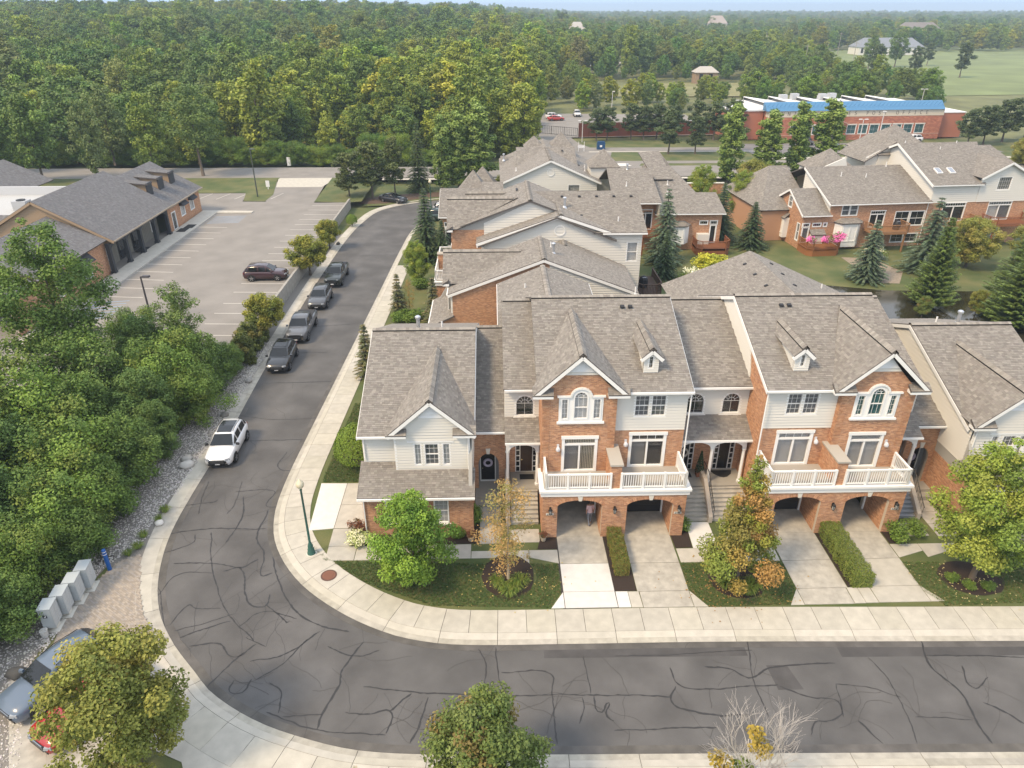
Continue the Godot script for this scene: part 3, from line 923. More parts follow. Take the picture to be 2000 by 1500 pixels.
	wall(t, "dormer_cheek", Vector3(9.36, 0, 0), BZ, V2([36.4, 9.15, 36.4, 10.45, 39.6, 10.45]), [], mat("siding", lin(0.64, 0.62, 0.565), 0.6))
	front_gable(t, 8.3, 8.93, 9.56, 10.38, 10.95, -36.2, -39.4, -40.9)
	roof_vent(t, Vector3(8.0, 11.35, -41.6), Vector3(0, 0.93, 0.35)); roof_vent(t, Vector3(8.5, 11.35, -41.6), Vector3(0, 0.93, 0.35))
	return t

# ---- set-back link between two house fronts: porch with columns, doors, round-headed windows above
func porch_link(label: String, x0: float, x1: float, posts: Array, doors: Array, wins: Array, group := "") -> Node3D:
	var t := thing("entrance_porch", Vector3((x0 + x1) / 2, 0, -38), label, "porch", group)
	var hs := wins.map(func(w): return arch2(w - 0.56, w + 0.56, 5.65, 6.5, 7.08))
	brick_wall(t, Vector3(0, 0, -38), R, rect2(x0, 0, x1, 5.0), doors.map(func(d): return rect2(d[0], 1.4, d[1], 3.5)))
	siding_wall(t, Vector3(0, 0, -38), R, rect2(x0, 5.0, x1, 7.7), hs)
	for h in hs:
		var b := bbox2(h)
		var w := window(t, Vector3(0, 0, -38), R, h, 2, 1, "dark", 0.07, 0.0)
		fan_bars(w, Vector3(0, 0, -38), R, h, 6.5, 6)
		var g := Faces.new()
		g.box(Vector3(b.position.x - 0.15, 5.5, -38), Vector3(b.end.x + 0.15, 5.6, -37.9))
		put("sill", g.mesh(), trim(), t)
	for d in doors: entry_door(t, d[0], d[1], 1.42, 3.46, -38.06, d[2], d[3])
	porch_arches(t, posts, -36.6, 1.45, 3.95, 4.42, 4.72)
	roof(t, [Vector3(x0, 4.78, -36.25), Vector3(x1, 4.78, -36.25), Vector3(x1, 5.62, -38.02), Vector3(x0, 5.62, -38.02)])
	gutter(t, Vector3(x0, 4.78, -36.2), Vector3(x1, 4.78, -36.2))
	roof(t, [Vector3(x0 - 0.05, 7.72, -37.6), Vector3(x1 + 0.05, 7.72, -37.6), Vector3(x1 + 0.05, 10.5, -45.2), Vector3(x0 - 0.05, 10.5, -45.2)])
	roof(t, [Vector3(x1 + 0.05, 8.2, -51), Vector3(x0 - 0.05, 8.2, -51), Vector3(x0 - 0.05, 10.5, -45.2), Vector3(x1 + 0.05, 10.5, -45.2)])
	ridge(t, Vector3(x0, 10.5, -45.2), Vector3(x1, 10.5, -45.2), 0.37)
	gutter(t, Vector3(x0, 7.7, -37.54), Vector3(x1, 7.7, -37.54))
	var f := Faces.new()
	f.box(Vector3(x0, 1.2, -38), Vector3(x1, 1.45, -36.05)); f.box(Vector3(x0 + 0.05, -0.1, -38), Vector3(x1 - 0.05, 1.2, -36.15))
	put("porch_floor", f.mesh(), mat("old_concrete", lin(0.33, 0.31, 0.27), 0.9), t)
	return t
# ---------------------------------------------------------------- ground
var ROAD_IN := V2([75, -24.0, 40, -24.6, 22, -24.95, 11, -25.2, 3, -25.25, -1.2, -25.3, -3.3, -25.5, -5.6, -26.15, -8.46, -27.75, -11.17, -30.1, -13.15, -33.1, -14.0, -36, -14.2, -39.5, -14.05, -45, -13.8, -51.5, -13.43, -61.5, -12.87, -76.8, -12.3, -92, -11.6, -101, -9.4, -107.5, -4.8, -111.3, 2, -112.6, 12, -113])
var ROAD_OUT := V2([75, -18.0, 40, -18.6, 22.3, -18.93, 9.2, -19.19, -2.77, -19.45, -6.07, -19.72, -8.38, -20.31, -10.86, -21.26, -13.3, -22.75, -14.58, -24.0, -16.4, -25.9, -17.9, -28.0, -19.0, -30.6, -19.75, -34.0, -19.95, -38, -19.95, -45, -20.3, -55, -20.5, -65, -20.6, -75, -20.5, -86, -20.2, -97, -19.4, -105, -17.6, -112, -12.5, -116.6, -5, -119, 4, -119.8, 12, -120])

func smooth_path(p: PackedVector2Array, step := 0.5) -> PackedVector2Array:   # evenly spaced points on a curve through p
	var c := Curve2D.new()
	for i in p.size():
		var d := (p[mini(i + 1, p.size() - 1)] - p[maxi(i - 1, 0)]).normalized()
		var l0 := p[i].distance_to(p[maxi(i - 1, 0)]) * 0.33
		var l1 := p[i].distance_to(p[mini(i + 1, p.size() - 1)]) * 0.33
		c.add_point(p[i], -d * l0, d * l1)
	c.bake_interval = 0.2
	var r := PackedVector2Array()
	var n := int(c.get_baked_length() / step)
	for k in n + 1: r.append(c.sample_baked(c.get_baked_length() * k / n, true))
	return r

func side_of(p: PackedVector2Array, i: int) -> Vector2:
	var d := (p[mini(i + 1, p.size() - 1)] - p[maxi(i - 1, 0)]).normalized()
	return Vector2(-d.y, d.x)

func strip(parent: Node3D, called: String, p: PackedVector2Array, a: float, b: float, y0: float, ya: float, yb: float, every: int, mts: Array, from := 0, to := 99999, gap := 0.012) -> void:   # slabs between offsets a and b, split by joints
	var i := from
	while i < mini(p.size() - 1, to):
		var j := mini(i + every, p.size() - 1)
		var f := Faces.new()
		var tone := rng.randf_range(0.9, 1.06)
		f.col = Color(tone, tone, tone * rng.randf_range(0.96, 1.0))
		for k in range(i, j):
			var d := (p[k + 1] - p[k]).normalized()
			var p0 := p[k] + (d * gap if k == i else Vector2.ZERO)
			var p1 := p[k + 1] - (d * gap if k == j - 1 else Vector2.ZERO)
			var n0 := side_of(p, k)
			var n1 := side_of(p, k + 1)
			var q := [p0 + n0 * a, p1 + n1 * a, p1 + n1 * b, p0 + n0 * b]
			var h := [ya, ya, yb, yb]
			var Q := []
			for m in 4: Q.append(Vector3(q[m].x, h[m], q[m].y))
			var dn := func(v: Vector3) -> Vector3: return Vector3(v.x, y0, v.z)
			f.quad(Q[0], Q[1], Q[2], Q[3])
			f.quad(Q[0], Q[1], dn.call(Q[1]), dn.call(Q[0])); f.quad(Q[2], Q[3], dn.call(Q[3]), dn.call(Q[2]))
			if k == i: f.quad(Q[3], Q[0], dn.call(Q[0]), dn.call(Q[3]))
			if k == j - 1: f.quad(Q[1], Q[2], dn.call(Q[2]), dn.call(Q[1]))
		put(called, f.mesh(), mts[rng.randi() % mts.size()], parent)
		i = j

func slabs(parent: Node3D, called: String, poly: PackedVector2Array, y0: float, y1: float, mt: Material, tone := 1.0) -> void:
	var f := Faces.new()
	f.col = Color(tone, tone, tone)
	var c := bbox2(poly).get_center()
	var q := PackedVector2Array()
	for p in poly: q.append(p + (c - p).normalized() * 0.01)
	f.slab(q, y0, y1)
	put(called, f.mesh(), mt, parent)

func sealed_crack(road: Node3D, pts: Array) -> void:
	var p := smooth_path(V2(pts), 0.16)
	var f := Faces.new()
	var w := rng.randf_range(0.016, 0.042)
	var last := []
	var jx := 0.0
	for i in p.size():
		var n := side_of(p, i)
		jx = clampf(jx + rng.randf_range(-0.03, 0.03), -0.09, 0.09)
		var e := w * rng.randf_range(0.5, 1.5) * (0.4 if i == 0 or i == p.size() - 1 else 1.0)
		var c := p[i] + n * jx
		var cur := [Vector3(c.x + n.x * e, -0.1205, c.y + n.y * e), Vector3(c.x - n.x * e, -0.1205, c.y - n.y * e)]
		if i: f.quad(last[0], last[1], cur[1], cur[0])
		last = cur
	put("crack_seal", f.mesh(), mat("crack_seal", lin(0.032, 0.031, 0.031), 0.6), road)
	for b in 2: hair_crack(p)

var hairs := Faces.new()

func hair_crack(p: PackedVector2Array) -> void:   # thin open cracks branching off a sealed one
	var i := rng.randi() % p.size()
	var c := p[i]
	var d := (side_of(p, i) * (1 if rng.randf() < 0.5 else -1)).rotated(rng.randf_range(-0.7, 0.7))
	var w := rng.randf_range(0.006, 0.014)
	for k in rng.randi_range(8, 26):
		d = d.rotated(rng.randf_range(-0.28, 0.28))
		var e := c + d * 0.13
		if e.y > -19.6 and e.x > -6 or e.x < -19.7 or e.y > -22.8 and e.x < -13.0: break
		var n := d.orthogonal() * w
		hairs.quad(Vector3(c.x + n.x, -0.1215, c.y + n.y), Vector3(c.x - n.x, -0.1215, c.y - n.y), Vector3(e.x - n.x, -0.1215, e.y - n.y), Vector3(e.x + n.x, -0.1215, e.y + n.y))
		c = e

func height_at(x: float, z: float) -> float:
	return 15.0 * smoothstep(170.0, 620.0, -z) * smoothstep(120.0, -220.0, x + z * 0.08) + 3.0 * smoothstep(600.0, 2500.0, -z)

func lawn_mat() -> StandardMaterial3D:
	return gmat("lawn", lin(0.2, 0.19, 0.072), noise_tex(11, 0.006, 0.6, 1.0, 512, 5, FastNoiseLite.TYPE_SIMPLEX_SMOOTH, Color(0.62, 1.0, 0.66)), 16.0, noise_tex(12, 0.05, 0.55, 1.0, 512, 3), 1.6)

func sheet_part(parent: Node3D, called: String, pts: PackedVector2Array, y: float, mt: Material) -> MeshInstance3D:
	var f := Faces.new()
	f.sheet(pts, y)
	return put(called, f.mesh(), mt, parent) if parent else structure(called, f.mesh(), mt)

func blob(c: Vector2, rx: float, rz: float, n := 18, jit := 0.06) -> PackedVector2Array:
	var r := PackedVector2Array()
	for k in n:
		var a := TAU * k / n
		var s := 1.0 + rng.randf_range(-jit, jit)
		r.append(c + Vector2(cos(a) * rx, sin(a) * rz) * s)
	return r

func build_ground() -> void:
	base = Vector3.ZERO
	var f := Faces.new()
	var xs := []
	var zs := []
	for k in 41: xs.append(signf(k - 20) * pow(absf(k - 20) / 20.0, 2.0) * 3200.0)
	for k in 46: zs.append(60.0 - pow(k / 45.0, 2.2) * 6500.0)
	for i in 40:
		for j in 45:
			var q := []
			for c in [[i, j], [i + 1, j], [i + 1, j + 1], [i, j + 1]]: q.append(Vector3(xs[c[0]], height_at(xs[c[0]], zs[c[1]]) - 0.25, zs[c[1]]))
			f.quad(q[0], q[1], q[2], q[3])
	structure("ground", f.mesh(), gmat("meadow", lin(0.18, 0.19, 0.07), noise_tex(13, 0.008, 0.55, 1.0, 512, 4), 60.0, null, 1.0))
	var lawn := lawn_mat()
	var concrete := gmat("concrete", lin(0.56, 0.53, 0.46), noise_tex(21, 0.012, 0.8, 1.0, 512, 5), 5.0, noise_tex(22, 0.08, 0.86, 1.0, 256, 3), 0.9, 0.85)
	var concrete_old := gmat("concrete_old", lin(0.52, 0.49, 0.425), noise_tex(23, 0.012, 0.68, 1.0, 512, 5), 4.0, noise_tex(22, 0.08, 0.86, 1.0, 256, 3), 0.9, 0.85)
	var concrete_new := gmat("concrete_new", lin(0.66, 0.65, 0.62), noise_tex(24, 0.012, 0.88, 1.0, 512, 4), 4.0, null, 1.0, 0.8)
	var asphalt := gmat("asphalt", lin(0.162, 0.158, 0.155), noise_tex(31, 0.008, 0.55, 1.0, 512, 5), 17.0, noise_tex(32, 0.16, 0.6, 1.0, 512, 2), 1.3, 0.9)
	var asphalt_old := gmat("asphalt_old", lin(0.30, 0.28, 0.255), noise_tex(33, 0.01, 0.75, 1.0, 512, 5), 25.0, noise_tex(32, 0.16, 0.75, 1.0, 512, 2), 1.5, 0.9)
	var mulch := gmat("mulch", lin(0.07, 0.045, 0.032), noise_tex(41, 0.05, 0.45, 1.0, 512, 4), 2.0, noise_tex(42, 0.2, 0.4, 1.0, 256, 2), 0.7)
	var soil := gmat("soil", lin(0.06, 0.05, 0.032), noise_tex(43, 0.02, 0.5, 1.0, 512, 4), 6.0, null, 1.0)
	# lawns and beds inside the loop and beyond
	var inn := smooth_path(ROAD_IN, 0.75)
	var out := smooth_path(ROAD_OUT, 0.75)
	var yard := PackedVector2Array()
	for i in inn.size(): yard.append(inn[i] + side_of(inn, i) * 0.68)
	yard.append_array(V2([75, -113]))
	sheet_part(null, "lawn", yard, -0.03, lawn)
	sheet_part(null, "lawn", V2([12, -119.9, 120, -119.9, 120, -131.5, -21, -131.5, -21, -114, -18, -114.5, -12.5, -117, -5, -119.4, 4, -120.2]), -0.03, lawn)
	var fr := out.duplicate()
	var side := PackedVector2Array()
	for i in out.size():
		if out[i].y > -113: side.append(out[i] - side_of(out, i) * (1.12 if i > 122 else 0.68))
	side.append_array(V2([-24, -113, -70, -60, -60, 20, 75, 20]))
	sheet_part(null, "lawn", side, -0.035, lawn)
	# asphalt
	var rp := PackedVector2Array()
	for p in inn: rp.append(p)
	for i in range(out.size() - 1, -1, -1): rp.append(out[i])
	var under := Faces.new()
	under.sheet(rp, -0.13)
	var road := structure("road", under.mesh(), asphalt)
	for q in [V2([2.2, -25.25, 12.2, -25.1, 12.2, -24.3, 2.2, -24.4]), V2([16.8, -25.0, 40, -24.7, 40, -23.8, 16.8, -24.1]), V2([13.0, -22.3, 14.2, -22.3, 13.9, -23.7, 12.9, -23.7])]:
		sheet_part(road, "asphalt_patch", q, -0.126, gmat("asphalt_patch", lin(0.11, 0.106, 0.105), noise_tex(31, 0.01, 0.66, 1.0, 512, 5), 9.0, noise_tex(32, 0.16, 0.6, 1.0, 512, 2), 1.1, 0.9))
	sealed_crack(road, [-20.22, -48.50, -17.33, -47.80, -13.72, -47.87])
	sealed_crack(road, [-18.60, -44.74, -14.26, -44.77])
	sealed_crack(road, [-19.65, -53.81, -13.99, -54.04])
	sealed_crack(road, [-15.05, -43.15, -15.20, -41.47, -14.68, -40.84, -13.91, -40.82])
	sealed_crack(road, [-17.16, -39.59, -16.92, -36.91, -17.04, -36.09])
	sealed_crack(road, [-19.36, -39.64, -19.11, -37.61, -18.78, -36.13])
	sealed_crack(road, [-20.39, -37.00, -18.18, -37.37, -18.05, -37.58])
	sealed_crack(road, [-17.21, -38.44, -14.68, -38.49, -14.76, -36.86, -13.68, -36.94])
	sealed_crack(road, [-20.16, -34.20, -17.86, -34.62, -14.14, -34.62])
	sealed_crack(road, [-14.52, -36.43, -14.54, -33.87, -13.65, -32.22, -13.29, -30.52, -12.70, -30.67])
	sealed_crack(road, [-19.49, -32.54, -18.16, -33.41, -18.31, -34.15])
	sealed_crack(road, [-18.56, -31.65, -16.44, -31.60, -14.58, -31.21, -13.85, -31.87])
	sealed_crack(road, [-17.39, -34.32, -16.44, -31.60, -15.43, -29.62, -14.38, -27.80, -13.43, -26.80, -12.31, -25.83])
	sealed_crack(road, [-18.43, -29.08, -17.93, -30.64, -16.04, -30.75])
	sealed_crack(road, [-16.96, -27.02, -16.54, -28.44, -16.03, -28.20, -14.72, -28.17])
	sealed_crack(road, [-16.58, -26.60, -15.21, -27.12, -13.85, -27.79])
	sealed_crack(road, [-15.52, -30.91, -14.58, -31.21, -13.41, -28.65, -12.46, -28.19, -12.38, -29.08])
	sealed_crack(road, [-12.37, -28.26, -10.97, -27.01, -10.83, -27.07])
	sealed_crack(road, [-13.43, -26.80, -12.38, -27.89, -10.51, -27.28])
	sealed_crack(road, [-12.14, -24.56, -10.64, -24.89, -9.16, -26.42])
	sealed_crack(road, [-13.07, -32.03, -11.91, -29.38, -10.58, -27.56, -9.22, -26.69, -7.67, -26.24])
	sealed_crack(road, [-19.09, -30.15, -18.46, -29.43, -18.04, -28.40, -17.19, -26.69])
	sealed_crack(road, [-12.79, -26.07, -12.19, -25.76, -11.60, -25.49])
	sealed_crack(road, [-16.13, -26.16, -15.30, -26.64, -13.92, -27.19])
	sealed_crack(road, [-15.44, -25.56, -14.02, -25.62, -13.01, -24.83, -12.21, -25.67])
	sealed_crack(road, [-13.68, -23.13, -13.28, -23.84, -13.01, -24.37, -12.50, -25.10])
	sealed_crack(road, [-12.58, -23.47, -12.60, -22.87, -11.93, -22.77, -11.73, -23.54])
	sealed_crack(road, [-11.53, -23.50, -10.52, -24.43, -9.63, -25.83])
	sealed_crack(road, [-6.80, -25.66, -7.57, -24.02, -7.53, -23.11, -8.00, -21.59, -8.12, -20.77])
	sealed_crack(road, [-10.87, -23.28, -10.26, -22.78, -10.03, -21.64])
	sealed_crack(road, [-9.76, -21.47, -8.90, -21.53, -8.00, -21.59])
	sealed_crack(road, [-10.53, -21.73, -8.23, -20.77, -5.03, -20.34])
	sealed_crack(road, [-6.38, -22.97, -4.16, -22.57, -2.32, -22.39, 2.39, -22.27, 3.98, -22.25, 5.31, -22.19])
	sealed_crack(road, [-0.15, -25.13, -0.09, -23.12, 0.24, -22.41])
	sealed_crack(road, [-1.04, -25.06, -0.68, -24.18, -0.78, -22.43])
	sealed_crack(road, [0.09, -23.62, 2.41, -23.56, 2.49, -22.26, 2.52, -19.80])
	sealed_crack(road, [4.14, -24.49, 4.15, -22.31])
	sealed_crack(road, [-6.97, -21.64, -5.98, -21.48, -4.96, -21.59, -5.05, -20.51])
	sealed_crack(road, [-4.96, -21.59, -4.08, -22.52])
	sealed_crack(road, [-3.31, -22.30, -3.46, -21.11, -3.83, -19.97])
	sealed_crack(road, [3.80, -22.12, 3.81, -21.55, 3.55, -20.75])
	sealed_crack(road, [4.38, -22.22, 4.53, -21.35, 5.02, -21.84, 4.82, -21.15, 5.11, -20.91])
	sealed_crack(road, [5.66, -24.48, 8.17, -24.42, 12.53, -24.56])
	sealed_crack(road, [12.48, -25.20, 11.95, -22.64, 12.00, -21.64, 12.02, -20.89])
	sealed_crack(road, [8.21, -23.68, 8.39, -22.73, 9.66, -22.42, 11.51, -22.48, 13.08, -22.56])
	sealed_crack(road, [9.90, -23.70, 11.07, -23.61, 11.89, -23.05, 13.12, -23.49, 16.31, -23.71])
	sealed_crack(road, [8.26, -22.62, 7.87, -21.74, 8.62, -21.35, 9.94, -21.05, 11.23, -21.02])
	sealed_crack(road, [13.16, -22.50, 14.28, -21.91, 15.44, -21.71, 15.42, -21.02, 14.60, -20.62, 14.05, -20.63, 13.59, -19.94])
	sealed_crack(road, [15.80, -22.55, 15.61, -21.66, 15.42, -20.81])
	sealed_crack(road, [15.80, -22.55, 17.24, -22.28, 18.48, -21.69])
	sealed_crack(road, [18.07, -24.04, 18.42, -22.71, 18.37, -21.48, 18.04, -19.43])
	sealed_crack(road, [21.22, -24.98, 20.91, -23.48, 21.51, -21.95, 21.33, -20.55, 21.31, -19.35])
	sealed_crack(road, [15.97, -20.59, 16.53, -19.47])
	sealed_crack(road, [18.64, -20.72, 21.12, -20.51])
	sealed_crack(road, [5.02, -20.36, 8.47, -20.37, 9.55, -20.34])
	sealed_crack(road, [22.12, -21.38, 22.84, -20.72, 23.23, -20.20])
	sealed_crack(road, [5.31, -22.19, 7.95, -22.07])
	sealed_crack(road, [20.94, -24.09, 25.73, -23.91])
	sealed_crack(road, [22.39, -23.44, 22.12, -22.16, 23.24, -22.70])
	sealed_crack(road, [-8.54, -25.41, -6.92, -24.80, -5.96, -25.15])
	sealed_crack(road, [-18.95, -58.57, -18.76, -59.64, -15.50, -59.78])
	sealed_crack(road, [-19.97, -65.60, -14.30, -66.49])
	sealed_crack(road, [-19.95, -71.07, -14.34, -71.51])
	sealed_crack(road, [-13.56, -37.25, -13.47, -42.58])
	sealed_crack(road, [-17.43, -88.62, -13.58, -89.17])
	sealed_crack(road, [-16.21, -33.36, -16.04, -35.76, -16.57, -37.87])
	put("hair_cracks", hairs.mesh(), mat("crack_open", lin(0.06, 0.058, 0.056)), road).set_meta("kind", "stuff")
	strip(road, "dusty_edge", inn, -0.02, -0.36, -0.13, -0.1245, -0.1245, 9, [gmat("asphalt_dust", lin(0.17, 0.16, 0.15), noise_tex(31, 0.008, 0.55, 1.0, 512, 5), 6.0, noise_tex(32, 0.16, 0.6, 1.0, 512, 2), 1.1, 0.9)], 48, 150, 0.0)
	strip(road, "dusty_edge", out, 0.02, 0.4, -0.13, -0.1245, -0.1245, 9, [mats["asphalt_dust"]], 40, 150, 0.0)
	# kerbs and pavement: the inner side runs the whole loop, the outer side along the front street
	var kerb := structure("kerb", Faces.new().mesh() if false else kerb_base(inn, out), mat("joint", lin(0.05, 0.045, 0.04), 0.95))
	strip(kerb, "kerb_stone", inn, 0.0, 0.3, -0.3, -0.115, -0.09, 4, [concrete_old])
	strip(kerb, "kerb_stone", inn, 0.3, 0.66, -0.3, -0.085, 0.0, 4, [concrete])
	strip(kerb, "kerb_stone", out, 0.0, -0.3, -0.3, -0.115, -0.09, 4, [concrete_old])
	strip(kerb, "kerb_stone", out, -0.3, -0.66, -0.3, -0.085, 0.0, 4, [concrete, concrete_old], 0, 124)
	strip(kerb, "kerb_stone", out, -0.3, -1.08, -0.3, -0.085, 0.0, 4, [concrete, concrete_old], 124)
	var pave := structure("pavement", pave_base(inn, out), mat("joint", lin(0.05, 0.045, 0.04), 0.95))
	strip(pave, "paving_slab", inn, 0.675, 2.2, -0.2, 0.0, 0.005, 2, [concrete], 0, 190)
	strip(pave, "paving_slab", out, -0.675, -2.2, -0.2, 0.0, 0.005, 2, [concrete], 0, 123)
	# drives, walks and beds in front of the row, mirrored about the middle porch
	var drive := structure("driveway", Faces.new().mesh() if false else slab_mesh(V2([3.4, -35.4, 6.35, -35.4, 6.35, -27.5, 3.4, -27.5]), -0.2, -0.02), mat("joint", lin(0.05, 0.045, 0.04), 0.95))
	for m in 2:
		var X := func(a: Array) -> PackedVector2Array:
			var r := PackedVector2Array()
			for i in range(0, a.size(), 2): r.append(Vector2(a[i] if m == 0 else 26.6 - a[i], a[i + 1]))
			return r
		var c3: StandardMaterial3D = concrete_new if m == 0 else concrete
		slabs(drive, "driveway_slab", X.call([3.42, -41, 6.3, -41, 6.3, -33.25, 3.42, -33.25]), -0.2, 0.01, concrete_old, 1.05)
		slabs(drive, "driveway_slab", X.call([7.5, -35.5, 10.4, -35.5, 10.4, -33.25, 7.5, -33.25]), -0.2, 0.01, concrete_old, 1.05)
		slabs(drive, "driveway_slab", X.call([3.52, -33.25, 6.26, -33.25, 6.28, -30.9, 3.52, -30.9]), -0.2, 0.01, concrete_old)
		slabs(drive, "driveway_slab", X.call([3.52, -30.88, 6.28, -30.88, 6.3, -28.7, 3.52, -28.7]), -0.2, 0.01, c3, 0.94)
		slabs(drive, "driveway_slab", X.call([3.52, -28.68, 6.3, -28.68, 6.32, -27.52, 3.52, -27.52]), -0.2, 0.01, c3, 0.95)
		slabs(drive, "driveway_slab", X.call([3.5, -28.68, 3.5, -27.52, 2.78, -27.52]), -0.2, 0.01, concrete_new if m == 0 else concrete)
		slabs(drive, "driveway_slab", X.call([6.34, -28.66, 7.0, -28.66, 7.02, -27.5, 6.34, -27.5]), -0.2, 0.01, concrete_new if m == 0 else concrete)
		slabs(drive, "driveway_slab", X.call([7.02, -28.64, 7.6, -28.64, 7.64, -27.48, 7.04, -27.48]), -0.2, 0.01, concrete)
		slabs(drive, "driveway_slab", X.call([7.53, -33.25, 10.32, -33.25, 10.34, -30.86, 7.53, -30.86]), -0.2, 0.01, concrete_old, 1.15)
		slabs(drive, "driveway_slab", X.call([7.53, -30.84, 10.34, -30.84, 10.34, -28.64, 7.53, -28.64]), -0.2, 0.01, concrete_old, 1.2)
		slabs(drive, "driveway_slab", X.call([7.64, -28.62, 10.34, -28.62, 10.34, -27.46, 7.66, -27.46]), -0.2, 0.01, concrete_old, 1.15)
		slabs(drive, "driveway_slab", X.call([10.36, -28.62, 11.1, -27.44, 10.36, -27.44]), -0.2, 0.01, concrete)
		slabs(drive, "driveway_slab", X.call([10.42, -32.03, 13.25, -32.03, 13.25, -30.86, 10.44, -30.86]), -0.2, 0.0, concrete)
		slabs(drive, "driveway_slab", X.call([11.55, -34.4, 12.95, -34.4, 12.95, -32.05, 11.45, -32.05]), -0.2, 0.0, concrete_new if m == 0 else concrete)
		sheet_part(null, "mulch", X.call([6.3, -33.2, 7.5, -33.2, 7.5, -28.68, 6.32, -28.68]), 0.012, mulch)
		sheet_part(null, "mulch", X.call([10.36, -33.3, 11.5, -33.9, 11.4, -32.1, 10.4, -32.08]), 0.008, mulch)
		sheet_part(null, "mulch", X.call([2.55, -33.2, 3.45, -33.2, 3.45, -32.15, 2.3, -32.15]), 0.008, mulch)
		# walk along the end house and to its doors
		for k in 8:
			var x0 := -9.95 + k * 1.68
			slabs(drive, "driveway_slab", X.call([x0, -32.1 if k > 4 else -32.72, x0 + 1.66, -32.1 if k > 4 else -32.72, x0 + 1.66, -30.95 if k > 5 else -31.5, x0, -31.5]), -0.2, 0.0, concrete, 0.88 + 0.05 * (k % 3))
		slabs(drive, "driveway_slab", X.call([-9.98, -34.32, -8.9, -34.32, -8.75, -32.74, -9.96, -32.74]), -0.2, 0.0, concrete, 0.9)
		for k in 3: slabs(drive, "driveway_slab", X.call([-1.08, -36.2 + k * 1.16, 0.2, -36.2 + k * 1.16, 0.2, -35.06 + k * 1.16, -1.08, -35.06 + k * 1.16]), -0.2, 0.0, concrete_old)
		slabs(drive, "driveway_slab", X.call([0.7, -34.0, 2.5, -34.0, 2.5, -32.8, 0.7, -32.8]), -0.2, 0.0, concrete_old)
		sheet_part(null, "mulch", X.call([-8.7, -33.7, -1.1, -33.7, -1.12, -32.76, -8.6, -32.76]), 0.006, mulch)
		sheet_part(null, "mulch", X.call([-1.45, -36.2, -1.1, -36.2, -1.1, -33.7, -1.45, -33.7]), 0.006, mulch)
	slabs(drive, "driveway_slab", V2([-11.7, -39.05, -9.98, -39.0, -9.98, -34.36, -11.45, -34.2]), -0.2, 0.012, concrete_new)
	slabs(drive, "driveway_slab", V2([-9.96, -39.0, -7.9, -39.0, -7.9, -36.7, -9.96, -36.7]), -0.2, 0.008, concrete)
	slabs(drive, "driveway_slab", V2([-9.96, -36.68, -7.9, -36.68, -7.9, -34.36, -9.96, -34.36]), -0.2, 0.008, concrete)
	sheet_part(null, "mulch", blob(Vector2(0.55, -30.0), 1.45, 1.75, 20, 0.03), 0.006, mulch)
	sheet_part(null, "mulch", blob(Vector2(13.2, -29.35), 1.6, 1.35, 20, 0.03), 0.006, mulch)
	sheet_part(null, "mulch", blob(Vector2(26.2, -29.2), 1.75, 1.35, 20, 0.03), 0.006, mulch)
	# gravel bank, paved bay and thicket floor left of the road
	var bank := PackedVector2Array()
	for p in out:
		if p.y < -22.5 and p.y > -100: bank.append(p + Vector2(-0.9, 0.1))
	bank.append_array(V2([-22.4, -100, -22.6, -58, -36, -58, -36, -10, -17, -10, -17.5, -19, -20.1, -20.2, -22.4, -24.0, -18.5, -26.0]))
	sheet_part(null, "thicket_floor", bank, -0.02, soil)
	var bed := PackedVector2Array()
	for i in out.size():
		if out[i].y < -31.5 and out[i].y > -99: bed.append(out[i] - side_of(out, i) * 1.07)
	for i in range(bed.size() - 1, -1, -1): bed.append(bed[i] + Vector2(-2.6, 0))
	var pale := gmat("gravel_bed", lin(0.36, 0.335, 0.30), noise_tex(44, 0.06, 0.5, 1.0, 512, 4), 2.5, noise_tex(42, 0.2, 0.5, 1.0, 256, 2), 0.6)
	sheet_part(null, "gravel_bed", bed, -0.012, pale)
	sheet_part(null, "gravel_bed", V2([-22.0, -32.4, -25.5, -32.4, -26.5, -22, -26, -17, -19.6, -17, -20.3, -20.0, -22.6, -23.9, -22.8, -28]), -0.012, pale)
	scatter_gravel()
	var bay := V2([-20.05, -30.8, -20.7, -32.4, -21.7, -31.8, -22.2, -30.2, -22.5, -27.2, -21.9, -24.3, -18.0, -26.0, -17.6, -26.5, -18.6, -27.7, -19.6, -29.6])
	var bs := sheet_part(null, "paved_bay", bay, -0.012, mat("joint_sand", lin(0.26, 0.225, 0.185), 0.95))
	pavers(bs, bay)
	for q in [V2([-23.1, -23.6, -21.8, -24.15, -18.8, -19.0, -20.0, -18.4]), V2([-21.75, -24.2, -18.3, -25.9, -15.6, -19.4, -18.75, -18.9])]: sheet_part(null, "parking_pad", q, 0.0, concrete_old)
	sheet_part(null, "parking_pad", V2([-17.2, -24.2, -15.0, -23.0, -13.7, -21.9, -11.5, -20.3, -10.6, -19.4, -12.4, -17.6, -13.4, -19.3, -16.0, -20.4]), -0.01, concrete)
	# office car park with its retaining wall, and the cross street
	var lot := sheet_part(null, "car_park", V2([-60, -52, -22.85, -52, -22.6, -113.4, -28.4, -113.4, -29.6, -130, -38.0, -130, -40.2, -121, -36.1, -114.2, -39.9, -114.4, -41, -120.2, -60, -120.2, -60, -108, -42, -108]), 0.78, asphalt_old)
	for k in 17:
		var z := -72.5 - k * 2.72
		if k < 11: line_mark(lot, Vector2(-42.5, z), Vector2(-37.4, z + 0.5))
		line_mark(lot, Vector2(-28.3, z - 0.9), Vector2(-23.4, z - 0.7))
	for k in 6: line_mark(lot, Vector2(-28.3, -56.5 - k * 2.72), Vector2(-23.6, -56.3 - k * 2.72))
	for k in 5: line_mark(lot, Vector2(-46.5 + k * 2.9, -120), Vector2(-47.5 + k * 2.9, -116))
